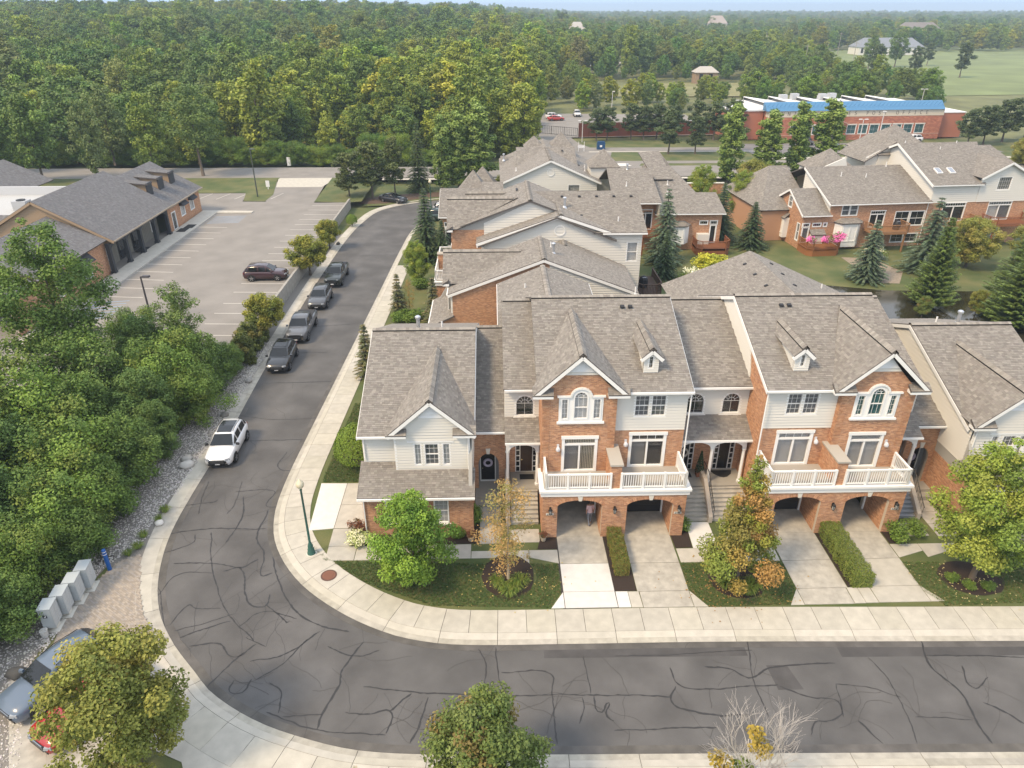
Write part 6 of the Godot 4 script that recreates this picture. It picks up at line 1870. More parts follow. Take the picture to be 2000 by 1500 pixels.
	roof(t, [Vector3(-4, 4.2, -4), Vector3(3.1, 4.2, -4), Vector3(3.1, 8.2, -13), Vector3(0.5, 8.2, -13)], shingle_tones, 0.2)
	roof(t, [Vector3(-4, 4.2, -18), Vector3(-4, 4.2, -4), Vector3(0.5, 8.2, -13)], shingle_tones, 0.2)
	var lb := Faces.new()
	lb.slab(V2([-3.6, -4.3, 0, -4.3, 3, -4.3, 3, -17, -3.6, -17]), 0.0, 4.1)
	put("wall", lb.mesh(), mat("brick_plain", lin(0.44, 0.25, 0.15), 0.9), t)
	var sg := Faces.new()
	sg.prism(V2([5.4, 8.6, 9.4, 8.6, 8.8, 10.0]), Vector3(0, 0, -8.1), R, UP, Vector3(0, 0, -0.2))
	put("gable_end", sg.mesh(), mat("siding", lin(0.64, 0.62, 0.565), 0.6), t)
	pyramid(t, 8.6, 10.6, -12, 3.0, 8.0)
	for q in [[7.2, 8.1, -5.6], [10.5, 7.9, -5.2], [14.6, 8.9, -7.6]]: vent_pipe(t, Vector3(q[0], q[1], q[2]), 0.7)
	# upper right part
	var s := thing_t("boarded_house", T, "taller house with white upper boards, two skylights and two raised decks", "townhouse")
	side_siding(s, O, R, rect2(16.9, 5.6, 23.2, 7.9))
	var gw := rect2(25.6, 7.1, 27.4, 8.7)
	side_siding(s, Vector3(0, 0, 0.06), R, V2([23.2, 5.6, 30.5, 5.6, 30.5, 8.6, 26.6, 10.4, 23.2, 8.7]), [gw])
	window(s, Vector3(0, 0, 0.06), R, gw, 6, 3, "grey", 0.1, 0)
	brick_wall(s, O, R, rect2(16.9, 0, 30.5, 5.6), [rect2(18.8, 3.1, 22.0, 5.5), rect2(25.2, 3.1, 28.5, 5.5), rect2(18.9, 0.5, 21.5, 1.9), rect2(24.9, 0.5, 27.5, 2.0)])
	for d in [[18.85, 21.95, ["dark", "dark"]], [25.25, 28.45, ["pale", "grey"]]]: patio_door(s, O, R, d[0], d[1], 3.15, 5.5, d[2], 9, false)
	window(s, O, R, rect2(18.9, 0.5, 21.5, 1.9), 2, 1, "dark", 0.08, 0); window(s, O, R, rect2(24.9, 0.5, 27.5, 2.0), 2, 1, "curtain", 0.08, 0)
	side_siding(s, Vector3(16.9, 0, 0), FZ, V2([-17.5, 5.7, 0, 5.7, 0, 7.85, -8.8, 11.4, -17.5, 7.85]))
	roof(s, [Vector3(16.4, 7.95, 0.45), Vector3(23.6, 7.95, 0.45), Vector3(28, 11.65, -8.8), Vector3(16.4, 11.65, -8.8)], shingle_tones, 0.17)
	roof(s, [Vector3(28, 7.95, -18), Vector3(16.4, 7.95, -18), Vector3(16.4, 11.65, -8.8), Vector3(28, 11.65, -8.8)], shingle_tones, 0.2)
	roof(s, [Vector3(22.9, 8.7, -2), Vector3(22.9, 8.7, 0.45), Vector3(26.6, 10.65, 0.45), Vector3(26.6, 10.65, -6.5)], shingle_tones, 0.17)
	roof(s, [Vector3(31, 8.4, 0.45), Vector3(31, 8.4, -6), Vector3(26.6, 10.65, -6.5), Vector3(26.6, 10.65, 0.45)], shingle_tones, 0.17)
	for x in [[22.9, 8.7], [31.0, 8.4]]: bar(s, "barge_board", Vector3(x[0], x[1] - 0.16, 0.47), Vector3(26.6, 10.48, 0.47), 0.06, 0.26, trim())
	bar(s, "barge_board", Vector3(16.38, 7.8, 0.45), Vector3(16.38, 11.5, -8.8), 0.05, 0.28, trim()); bar(s, "barge_board", Vector3(16.38, 7.8, -18), Vector3(16.38, 11.5, -8.8), 0.05, 0.28, trim())
	gutter(s, Vector3(16.4, 7.93, 0.5), Vector3(23.4, 7.93, 0.5))
	for x in [18.6, 20.4]:
		var f := Faces.new()
		f.obox(Transform3D(Basis(R, atan(0.4)), Vector3(x, 9.18, -2.4)), Vector3(0.75, 0.14, 1.2))
		var k := put("skylight", f.mesh(), trim(), s)
		var g := Faces.new()
		g.obox(Transform3D(Basis(R, atan(0.4)), Vector3(x, 9.21, -2.4)), Vector3(0.6, 0.12, 1.04))
		put("pane", g.mesh(), mat("sky_pane", lin(0.25, 0.28, 0.33), 0.05), k)
	side_siding(s, Vector3(13.6, 0, -11), R, V2([0, 7.0, 3.6, 7.0, 3.6, 11.2, 0, 9.4]))
	roof(s, [Vector3(13.2, 8.9, -18), Vector3(13.2, 8.9, -10.6), Vector3(17.4, 11.5, -10.6), Vector3(17.4, 11.5, -18)], shingle_tones, 0.2)
	pyramid(s, 19.5, 13.2, -15, 4.5, 9.8)
	roof(s, [Vector3(29, 7.2, -10), Vector3(38, 7.2, -10), Vector3(36, 9.9, -16), Vector3(28, 9.9, -16)], shingle_tones, 0.2)
	for q in [[17.8, 11.4, -9.4], [21.6, 10.9, -7.2], [24.8, 11.4, -8.6]]: vent_pipe(s, Vector3(q[0], q[1], q[2]), 0.6)
	var oak := lin(0.3, 0.16, 0.075)
	deck("low timber deck hung with pink flower baskets", T * Transform3D(Basis(), Vector3(-0.2, 0, 0.02)), 4.4, 3.0, 0.9, lin(0.26, 0.105, 0.035))
	deck("rounded timber balcony with a black grill, over the small patio", T * Transform3D(Basis(), Vector3(8.4, 0, 0.02)), 5.0, 2.6, 2.6, oak)
	deck("pale timber balcony under the left set of tall doors", T * Transform3D(Basis(), Vector3(18.6, 0, 0.02)), 4.4, 2.2, 3.1, oak)
	deck("red-brown timber balcony under the white-curtained doors", T * Transform3D(Basis(), Vector3(24.6, 0, 0.02)), 5.8, 2.4, 3.1, lin(0.23, 0.085, 0.035))
	grill(T * Vector3(12.2, 2.6, 1.2), "black covered grill on the rounded balcony")
	var k := 0
	for q in [[0.0, 2.9, "pink petunias at the left corner of the low deck"], [1.9, 3.05, "pink petunias on the middle of the deck rail"], [3.2, 3.05, "pink petunias right of the middle on the deck rail"], [4.1, 2.2, "largest pink petunias at the right end of the deck rail"]]:
		plant("pink_flowers", T * Vector3(q[0], 1.75, q[1]), 0.9 if k < 3 else 1.1, q[2], "flower_basket", "flowers"); k += 1
	var u := thing("utility_box", Vector3(34.0, 0, -76.4), "pale green utility boxes on the grass right of the hipped roof", "utility box")
	var uf := Faces.new()
	uf.box(Vector3(33.7, -0.1, -76.7), Vector3(34.15, 1.1, -76.3)); uf.box(Vector3(33.0, -0.1, -76.8), Vector3(33.3, 0.6, -76.5))
	put("cabinet", uf.mesh(), mat("pale_green", lin(0.4, 0.47, 0.4), 0.6), u)
	var wl := thing("brick_garden_wall", Vector3(30, 0, -121.5), "low red brick wall between the cross street and the yard trees", "wall")
	var bf := Faces.new()
	bf.box(Vector3(24, 0, -121.7), Vector3(39, 1.7, -121.3))
	put("wall", bf.mesh(), mortar(), wl)
	bricks(wl, Vector3(0, 0, -121.3), R, rect2(24, 0, 39, 1.7), [], brick_tones, "bricks", 0.3, 0.1)
	var cp := Faces.new()
	cp.box(Vector3(23.9, 1.7, -121.8), Vector3(39.1, 1.8, -121.2))
	put("coping", cp.mesh(), mat("cast_stone", lin(0.62, 0.6, 0.54)), wl)

func office() -> void:
	var gy := 0.8
	var tan := mat("tan_boards", lin(0.33, 0.24, 0.155), 0.8)
	var batten := mat("batten", lin(0.22, 0.21, 0.18), 0.85)
	var dark := mat("dark_timber", lin(0.035, 0.038, 0.045), 0.6)
	var t := thing("office_building", Vector3(-50, gy, -92), "long low office with grey shingle roof, dark columns and three roof dormers", "office building")
	var ez := -45.6
	# covered walk part
	var ws := []
	for k in 4: ws.append(arch2(80.9 + k * 4.05 + 1.4, 80.9 + k * 4.05 + 2.3, 1.6, 2.9, 3.3))
	wall(t, "wall", Vector3(ez, 0, 0), BZ, rect2(80.2, gy - 0.3, 96.5, 4.6), ws, batten)
	for k in 40:
		var b := Faces.new()
		b.box(Vector3(ez, gy, -80.3 - k * 0.405), Vector3(ez + 0.03, 4.5, -80.36 - k * 0.405))
		put("batten", b.mesh(), batten, t)
	for w in ws: window(t, Vector3(ez, 0, 0), BZ, w, 2, 4, "curtain", 0.07, 0)
	for z in [-85.9, -89.6]: entry_side(t, ez, z, gy)
	var side := V2([-59, gy - 0.3, -43.9, gy - 0.3, -43.9, 4.3, -51.2, 8.85, -59, 4.3])
	wall(t, "wall", Vector3(0, 0, -80.3), R, V2([-59, 4.2, -43.4, 4.2, -51.2, 8.9]), [], tan)
	siding_tan(t, Vector3(0, 0, -80.28), R, V2([-59, 4.2, -43.4, 4.2, -51.2, 8.9]))
	roof(t, [Vector3(-43.2, 4.6, -80.0), Vector3(-43.2, 4.6, -96.8), Vector3(-51.2, 9.1, -96.8), Vector3(-51.2, 9.1, -80.0)], grey_tones, 0.2)
	roof(t, [Vector3(-59.2, 4.6, -96.8), Vector3(-59.2, 4.6, -80.0), Vector3(-51.2, 9.1, -80.0), Vector3(-51.2, 9.1, -96.8)], grey_tones, 0.2)
	bar(t, "barge_board", Vector3(-43.2, 4.42, -79.98), Vector3(-51.2, 8.92, -79.98), 0.06, 0.25, tan); bar(t, "barge_board", Vector3(-59.2, 4.42, -79.98), Vector3(-51.2, 8.92, -79.98), 0.06, 0.25, tan)
	bar(t, "gutter", Vector3(-43.15, 4.52, -80.0), Vector3(-43.15, 4.52, -96.8), 0.12, 0.16, mat("tan_gutter", lin(0.3, 0.25, 0.19), 0.6))
	for z in [-79.8, -83.85, -87.6, -91.7, -95.7]:
		var c := Faces.new()
		c.box(Vector3(-44.1, gy, z - 0.21), Vector3(-43.68, 4.3, z + 0.21)); c.box(Vector3(-44.17, gy, z - 0.28), Vector3(-43.61, gy + 0.35, z + 0.28))
		put("column", c.mesh(), dark, t)
	for z in [-79.8, -83.85, -87.6, -91.7]:
		var f := Faces.new()
		for q in cut(rect2(-z + 0.2, 3.5, -z + 3.7, 4.3), [arch2(-z + 0.21, -z + 3.69, 3.3, 3.5, 4.15)]): f.prism(q, Vector3(-43.8, 0, 0), BZ, UP, R * 0.1)
		put("arched_beam", f.mesh(), dark, t)
	# brick part with awnings
	var bw := [rect2(101.3, 1.9, 102.7, 3.6), rect2(104.7, 1.9, 106.1, 3.6), rect2(98.1, gy, 99.3, 3.1)]
	brick_wall(t, Vector3(-44.2, 0, 0), BZ, rect2(96.5, gy - 0.3, 108.6, 4.2), bw)
	for k in 2:
		window(t, Vector3(-44.2, 0, 0), BZ, bw[k], 3, 3, "curtain", 0.08, 0)
		var aw := Faces.new()
		var zc: float = -(bw[k][0].x + 0.7)
		aw.prism(V2([0, 3.4, 0.75, 3.4, 0, 4.1]), Vector3(-44.2, 0, zc - 0.95), R, UP, FZ * 1.9)
		put("awning", aw.mesh(), mat("awning_cloth", lin(0.05, 0.05, 0.055), 0.9), t)
	window(t, Vector3(-44.2, 0, 0), BZ, bw[2], 1, 1, "dark", 0.1, 0)
	brick_wall(t, Vector3(0, 0, -108.6), -R, V2([44.2, gy - 0.3, 57, gy - 0.3, 57, 4.2, 50.6, 7.8, 44.2, 4.2]))
	roof(t, [Vector3(-43.7, 4.25, -96.8), Vector3(-43.7, 4.25, -109), Vector3(-50.5, 8.05, -109), Vector3(-50.5, 8.05, -96.8)], grey_tones, 0.2)
	roof(t, [Vector3(-57.3, 4.25, -109), Vector3(-57.3, 4.25, -96.8), Vector3(-50.5, 8.05, -96.8), Vector3(-50.5, 8.05, -109)], grey_tones, 0.2)
	bar(t, "gutter", Vector3(-43.65, 4.18, -96.8), Vector3(-43.65, 4.18, -109), 0.12, 0.16, mat("tan_gutter", lin(0.3, 0.25, 0.19), 0.6))
	for z in [-98.0, -101.6, -105.4]:
		var d := Faces.new()
		d.prism(V2([-46.4, 5.7, -46.4, 7.25, -49.2, 7.25]), Vector3(0, 0, z + 0.6), R, UP, BZ * 1.2)
		var dm := put("dormer", d.mesh(), tan, t)
		var e := Faces.new()
		e.box(Vector3(-46.42, 5.6, z - 0.75), Vector3(-46.2, 7.3, z + 0.75))
		put("dormer_front", e.mesh(), dark, dm)
		roof(t, [Vector3(-46.15, 7.2, z + 0.85), Vector3(-46.15, 7.2, z - 0.85), Vector3(-49.6, 7.52, z - 0.85), Vector3(-49.6, 7.52, z + 0.85)], grey_tones, 0.2)
	# nearer low wing
	var nw := thing("office_wing", Vector3(-50, gy, -70), "lower brick wing of the office half hidden by the thicket, with an awning", "office building")
	var w2 := [rect2(74.6, 1.8, 76.2, 3.7), rect2(69.5, 1.8, 71.1, 3.7)]
	brick_wall(nw, Vector3(-44.4, 0, 0), BZ, rect2(62, gy - 0.3, 80.0, 4.7), w2)
	for w in w2:
		window(nw, Vector3(-44.4, 0, 0), BZ, w, 3, 3, "curtain", 0.08, 0)
		var aw := Faces.new()
		aw.prism(V2([0, 3.6, 0.8, 3.6, 0, 4.4]), Vector3(-44.4, 0, -w[0].x - 1.75), R, UP, FZ * 1.9)
		put("awning", aw.mesh(), mat("awning_cloth", lin(0.05, 0.05, 0.055), 0.9), nw)
	roof(nw, [Vector3(-43.9, 4.75, -62), Vector3(-43.9, 4.75, -80.2), Vector3(-50, 7.4, -80.2), Vector3(-50, 7.4, -62)], grey_tones, 0.2)
	roof(nw, [Vector3(-56, 4.75, -80.2), Vector3(-56, 4.75, -62), Vector3(-50, 7.4, -62), Vector3(-50, 7.4, -80.2)], grey_tones, 0.2)
	roof(nw, [Vector3(-62, 4.5, -79.0), Vector3(-46, 4.5, -79.0), Vector3(-51, 6.6, -84), Vector3(-60, 6.6, -84)], grey_tones, 0.2)
	# flat roof with air conditioners
	var fr := thing("flat_roofed_wing", Vector3(-68, gy, -92), "flat-roofed office wing with a white parapet at the left edge", "office building")
	var ff := Faces.new()
	ff.box(Vector3(-78, 0.5, -104), Vector3(-59.5, 4.4, -80))
	put("roof_deck", ff.mesh(), mat("roof_membrane", lin(0.42, 0.43, 0.43), 0.8), fr)
	for b in [[Vector3(-78, 4.4, -104), Vector3(-59.5, 5.6, -103.7)], [Vector3(-78.2, 4.4, -104), Vector3(-77.9, 5.4, -80)], [Vector3(-78, 4.4, -80.3), Vector3(-59.5, 5.2, -80)]]:
		var pf := Faces.new()
		pf.box(b[0], b[1])
		put("parapet", pf.mesh(), mat("parapet", lin(0.5, 0.51, 0.52), 0.7), fr)
	var k := 0
	for q in [[-65.5, -84.5], [-68.3, -87.5], [-64, -89], [-66.5, -92.5], [-62.2, -95.5], [-70, -95]]:
		var ac := thing("air_conditioner", Vector3(q[0], 4.4, q[1]), ["front right", "second from the front", "middle right", "middle left", "rear right", "rear left"][k] + " air conditioner on the flat office roof", "air conditioner", "air conditioners on the flat roof")
		var f := Faces.new()
		f.box(Vector3(q[0] - 0.9, 4.4, q[1] - 0.7), Vector3(q[0] + 0.9, 5.6, q[1] + 0.7))
		put("cabinet", f.mesh(), mat("galvanised_flat", lin(0.45, 0.46, 0.47), 0.6, 0.3), ac)
		var g := Faces.new()
		g.lathe(Vector3(q[0], 5.6, q[1]), [[0.55, 0.0], [0.55, 0.12], [0.4, 0.14], [0.1, 0.05], [0.0, 0.05]], 12)
		put("fan", g.mesh(), mat("vent_black", lin(0.02, 0.02, 0.022), 0.5), ac)
		k += 1
	var hs := thing("gabled_annex", Vector3(-77, 0.8, -109), "small brown gabled roof at the left edge behind the flat roof", "office building")
	wall(hs, "wall", Vector3(0, 0, -107), R, V2([-84, 0.5, -71, 0.5, -71, 3.6, -77.5, 6.6, -84, 3.6]), [], tan)
	roof(hs, [Vector3(-70.6, 3.6, -106.7), Vector3(-70.6, 3.6, -118), Vector3(-77.5, 6.8, -118), Vector3(-77.5, 6.8, -106.7)], grey_tones, 0.25)
	roof(hs, [Vector3(-84.4, 3.6, -118), Vector3(-84.4, 3.6, -106.7), Vector3(-77.5, 6.8, -106.7), Vector3(-77.5, 6.8, -118)], grey_tones, 0.25)
	var m := 0
	for q in [[-44.6, -88.9], [-42.9, -97.6], [-42.6, -99.5], [-44.5, -71.0]]:
		var mt := thing("door_mat", Vector3(q[0], 0.92, q[1]), ["black mat at the covered office doors", "black mat before the brick office door, nearer one", "black mat before the brick office door, farther one", "black mat by the low office wing"][m], "mat")
		var f := Faces.new()
		f.box(Vector3(q[0] - 0.6, 0.92, q[1] - 0.9), Vector3(q[0] + 0.6, 0.945, q[1] + 0.9))
		put("rubber", f.mesh(), mat("rubber", lin(0.02, 0.02, 0.02), 0.9), mt)
		m += 1

func entry_side(t: Node3D, x: float, z: float, gy: float) -> void:
	var f := Faces.new()
	f.box(Vector3(x, gy, z - 1.0), Vector3(x + 0.06, 3.3, z + 1.0))
	var d := put("door", f.mesh(), mat("office_door", lin(0.03, 0.03, 0.032), 0.3), t)
	var g := Faces.new()
	g.box(Vector3(x + 0.06, gy + 0.3, z - 0.85), Vector3(x + 0.07, 3.0, z - 0.1)); g.box(Vector3(x + 0.06, gy + 0.3, z + 0.1), Vector3(x + 0.07, 3.0, z + 0.85))
	put("pane", g.mesh(), mat("dark_glass", lin(0.02, 0.022, 0.025), 0.06), d)

func siding_tan(t: Node3D, o: Vector3, u: Vector3, poly: PackedVector2Array) -> void:
	var f := Faces.new()
	var pb := bbox2(poly)
	var y := pb.position.y
	while y < pb.end.y:
		for g in Geometry2D.intersect_polygons(rect2(pb.position.x, y + 0.01, pb.end.x, y + 0.2), poly):
			var s := Faces.new()
			s.prism(g, o + u.cross(UP) * 0.02, u, UP, -u.cross(UP) * 0.02)
			put("siding_board", s.mesh(), mat("tan_boards", lin(0.33, 0.24, 0.155), 0.8), t)
		y += 0.2

func post_office() -> void:
	var T := Transform3D(Basis(UP, deg_to_rad(4.4)), Vector3(64.2, 0.05, -173.8))
	var t := thing_t("post_office", T, "red brick post office with a blue metal canopy and white sawtooth roof", "post office")
	var red := mat("red_brick", lin(0.42, 0.165, 0.105), 0.85)
	var O := Vector3.ZERO
	var hs := []
	for x in [5.8, 8.6, 11.2, 19.8, 22.7, 25.5, 28.4, 31.2, 34.0, 36.9]: hs.append(rect2(x, 1.4, x + 2.2, 3.4))
	wall(t, "wall", O, R, rect2(0, 0, 43.3, 5.3), hs, red)
	bricks(t, O, R, rect2(0, 0, 43.3, 5.3), hs, [Color(0.42, 0.165, 0.105), Color(0.38, 0.145, 0.095), Color(0.46, 0.19, 0.12)], "bricks", 0.6, 0.2)
	for h in hs:
		window(t, O, R, h, 2, 2, "teal", 0.08, 0, "window", "bronze_frame")
		var f := Faces.new()
		f.box(Vector3(h[0].x - 0.2, 3.4, -0.05), Vector3(h[1].x + 0.2, 3.65, 0.06))
		put("lintel", f.mesh(), mat("cast_stone", lin(0.62, 0.6, 0.54)), t)
	var bd := Faces.new()
	bd.box(Vector3(0, 1.15, 0.0), Vector3(43.3, 1.3, 0.05))
	put("stone_band", bd.mesh(), mat("pink_stone", lin(0.5, 0.3, 0.24)), t)
	var fa := Faces.new()
	fa.box(Vector3(-0.1, 5.3, -1.5), Vector3(43.4, 6.7, 0.06))
	put("fascia", fa.mesh(), mat("cream_fascia", lin(0.6, 0.53, 0.42), 0.7), t)
	var wd := "UNITED STATES POST OFFICE"
	for k in wd.length():
		if wd[k] == " ": continue
		lettering(t, wd[k], Transform3D(Basis(), Vector3(3.4 + 35.6 * k / 24.0, 6.02, 0.07)), 0.8, mat("bronze_letter", lin(0.09, 0.07, 0.055), 0.5))
	var cn := Faces.new()
	cn.prism(V2([0.35, 6.7, -1.7, 8.45, -2.2, 8.45, -2.2, 6.7]), Vector3(-0.7, 0, 0), FZ, UP, R * 44.0)
	put("canopy", cn.mesh(), mat("blue_metal", lin(0.07, 0.2, 0.37), 0.5), t)
	for k in 44:
		var r := Faces.new()
		r.obox(Transform3D(Basis(R, -atan2(1.75, 2.05) + PI), Vector3(-0.2 + k, 7.6, -0.66)), Vector3(0.05, 0.06, 2.66))
		put("canopy_seam", r.mesh(), mat("blue_seam", lin(0.09, 0.24, 0.42), 0.5), t)
	var rf := Faces.new()
	rf.box(Vector3(0.3, 0, -21), Vector3(43, 6.6, -1.0))
	put("hall", rf.mesh(), red, t)
	var wr := Faces.new()
	wr.box(Vector3(0.0, 6.6, -21.2), Vector3(43.3, 6.9, -2.0))
	put("roof", wr.mesh(), mat("white_roof", lin(0.75, 0.76, 0.77), 0.7), t)
	for k in 6:
		var s := Faces.new()
		s.prism(V2([0, 6.9, 5.4, 6.9, 5.4, 7.05, 0.0, 7.8]), Vector3(2.0 + k * 6.6, 0, -20.8), R, UP, FZ * 17)
		put("sawtooth", s.mesh(), mat("white_roof", lin(0.75, 0.76, 0.77), 0.7), t)
		var w := Faces.new()
		w.box(Vector3(1.96 + k * 6.6, 7.0, -20.6), Vector3(1.99 + k * 6.6, 7.6, -4.2))
		put("clerestory", w.mesh(), mat("dark_glass", lin(0.02, 0.022, 0.025), 0.06), t)
	for q in [[10, -18], [14, -20], [21, -19], [24, -20]]:
		var s := Faces.new()
		s.box(Vector3(q[0], 6.9, q[1]), Vector3(q[0] + 1.8, 8.5, q[1] + 1.5))
		put("roof_unit", s.mesh(), mat("galvanised_flat", lin(0.45, 0.46, 0.47), 0.6, 0.3), t)
	# entrance
	var pf := Faces.new()
	pf.prism(V2([14.1, 3.4, 19.3, 3.4, 19.3, 3.7, 16.7, 4.7, 14.1, 3.7]), Vector3(0, 0, 0.9), R, UP, Vector3(0, 0, -0.9))
	pf.box(Vector3(14.3, 0, 0), Vector3(15.3, 3.4, 0.8)); pf.box(Vector3(18.1, 0, 0), Vector3(19.1, 3.4, 0.8))
	put("entrance_bay", pf.mesh(), red, t)
	for s in [-1.0, 1.0]: bar(t, "pediment_trim", Vector3(16.7 + s * 2.8, 3.75, 0.95), Vector3(16.7, 4.85, 0.95), 0.3, 0.18, mat("pink_stone", lin(0.5, 0.3, 0.24)))
	var dg := rect2(15.5, 0.1, 17.9, 2.9)
	window(t, Vector3(0, 0, 0.3), R, dg, 3, 1, "grey", 0.12, 0)
	# lower wings
	var lw := Faces.new()
	lw.box(Vector3(-7.5, 0, -14), Vector3(0, 6.4, -3)); lw.box(Vector3(43.3, 0, -16), Vector3(50, 5.6, -1.5))
	put("brick_wing", lw.mesh(), red, t)
	var lr := Faces.new()
	lr.box(Vector3(-7.8, 6.4, -14.2), Vector3(0.2, 6.8, -2.8)); lr.box(Vector3(43.2, 5.6, -16.2), Vector3(50.2, 5.8, -1.4))
	put("wing_roof", lr.mesh(), mat("white_roof", lin(0.75, 0.76, 0.77), 0.7), t)
	flag()
	# yard fence
	var fc := thing("yard_fence", Vector3(38, 0, -183), "tall red-brown panel fence hiding the post office yard", "fence")
	for k in 14:
		var a := Vector3(20.9, 1.6, -181.4).lerp(Vector3(55.4, 1.6, -185.3), k / 14.0)
		var b := Vector3(20.9, 1.6, -181.4).lerp(Vector3(55.4, 1.6, -185.3), (k + 0.97) / 14.0)
		bar(fc, "fence_panel", a, b, 0.08, 3.3, mat("brown_fence", lin(0.15, 0.05, 0.035), 0.85))
		bar(fc, "post", a - UP * 1.7, a + UP * 1.75, 0.16, 0.16, mat("brown_post", lin(0.12, 0.045, 0.03), 0.85), R)
	var gt := thing("chain_link_gate", Vector3(16, 0, -185), "dark chain-link gate at the yard entrance left of the fence", "gate")
	var gf := Faces.new()
	for k in 22:
		var a := Vector3(11.5, 0.1, -187.5).lerp(Vector3(20.6, 0.1, -182.0), k / 21.0)
		gf.tube([a, a + UP * 2.0], [0.03 if k % 7 else 0.07, 0.03 if k % 7 else 0.07], 4)
	for y in [0.2, 2.0]: gf.tube([Vector3(11.5, y, -187.5), Vector3(20.6, y, -182.0)], [0.04, 0.04], 4)
	put("mesh_panel", gf.mesh(), mat("black_iron", lin(0.02, 0.02, 0.02), 0.5, 0.3), gt)
	var db := thing("collection_box", Vector3(24.0, 0, -164.2), "blue mail collection box on the grass island", "mailbox")
	var bf := Faces.new()
	bf.box(Vector3(23.1, 0, -164.7), Vector3(24.9, 1.5, -163.8)); bf.box(Vector3(23.2, 1.5, -164.6), Vector3(24.8, 1.75, -163.9))
	put("body", bf.mesh(), mat("mail_blue", lin(0.01, 0.06, 0.16), 0.4), db)
	var be := Faces.new()
	be.box(Vector3(23.7, 0.6, -163.8), Vector3(24.2, 1.0, -163.77))
	put("label_plate", be.mesh(), mat("white_plate", lin(0.75, 0.75, 0.76), 0.5), db)
	var sn := thing("road_sign", Vector3(19.3, 0, -161.8), "white roadside sign on two posts by the service road", "sign")
	var sf := Faces.new()
	sf.box(Vector3(18.7, 0, -161.85), Vector3(18.8, 2.1, -161.75)); sf.box(Vector3(19.9, 0, -161.85), Vector3(20.0, 2.1, -161.75)); sf.box(Vector3(18.6, 0.8, -161.8), Vector3(20.1, 1.3, -161.7))
	put("panel", sf.mesh(), mat("white_plate", lin(0.75, 0.75, 0.76), 0.5), sn)

func flag() -> void:
	var at := Vector3(79.2, 0.05, -172.2)
	var t := thing("flagpole", at, "tall white flagpole with a limp flag before the post office entrance", "flagpole")
	var f := Faces.new()
	f.tube([at, at + Vector3(0.3, 9.6, 0)], [0.1, 0.06], 8)
	f.lathe(at + Vector3(0.3, 9.6, 0), [[0.0, -0.1], [0.12, 0.0], [0.0, 0.12]], 8)
	put("pole", f.mesh(), mat("white_plate", lin(0.75, 0.75, 0.76), 0.5), t)
	for k in 7:
		var g := Faces.new()
		var y := 9.3 - k * 0.17
		for j in 6:
			var x0 := 0.36 + j * 0.15
			g.quad(at + Vector3(x0, y - j * 0.09, sin(j * 1.7) * 0.1), at + Vector3(x0 + 0.15, y - (j + 1) * 0.09, sin((j + 1) * 1.7) * 0.1), at + Vector3(x0 + 0.15, y - 0.17 - (j + 1) * 0.09, sin((j + 1) * 1.7) * 0.1), at + Vector3(x0, y - 0.17 - j * 0.09, sin(j * 1.7) * 0.1))
		put("flag_stripe", g.mesh(), mat("flag_red", lin(0.5, 0.06, 0.08), 0.8) if k % 2 == 0 else mat("flag_white", lin(0.7, 0.7, 0.7), 0.8), t)
	var c := Faces.new()
	c.quad(at + Vector3(0.36, 9.31, 0.13), at + Vector3(0.8, 9.05, 0.13), at + Vector3(0.8, 8.5, 0.13), at + Vector3(0.36, 8.72, 0.13))
	put("flag_canton", c.mesh(), mat("flag_blue", lin(0.03, 0.05, 0.2), 0.8), t)
	var l := Faces.new()
	l.box(at + Vector3(0.3, 6.3, -0.02), at + Vector3(1.0, 6.9, 0.02))
	put("lower_flag", l.mesh(), mat("vent_black", lin(0.02, 0.02, 0.022), 0.5), t)

func simple_house(label: String, at: Vector3, w: float, d: float, h: float, rh: float, wallc: Color, roofc: Color, called := "distant_house") -> void:
	var t := thing(called, at, label, "house")
	var f := Faces.new()
	f.box(at + Vector3(-w / 2, -1, -d / 2), at + Vector3(w / 2, h, d / 2))
	put("wall", f.mesh(), mat("wall_%s" % wallc.to_html(), wallc, 0.8), t)
	var r := Faces.new()
	var e := 0.5
	var a := at + Vector3(-w / 2 - e, h, d / 2 + e)
	var b := at + Vector3(w / 2 + e, h, d / 2 + e)
	var c := at + Vector3(w / 2 + e, h, -d / 2 - e)
	var g := at + Vector3(-w / 2 - e, h, -d / 2 - e)
	var p := at + Vector3(-w / 2 + d * 0.35, h + rh, 0)
	var q := at + Vector3(w / 2 - d * 0.35, h + rh, 0)
	r.quad(a, b, q, p); r.quad(c, g, p, q); r.tri(b, c, q); r.tri(g, a, p); r.quad(a, b, c, g)
	put("roof", r.mesh(), mat("roof_%s" % roofc.to_html(), roofc, 0.9), t)
	for k in int(w / 4):
		var wn := Faces.new()
		wn.box(at + Vector3(-w / 2 + 1.5 + k * 4, 1, d / 2), at + Vector3(-w / 2 + 3 + k * 4, h - 0.5, d / 2 + 0.05))
		put("window", wn.mesh(), mat("dark_glass", lin(0.02, 0.022, 0.025), 0.06), t)

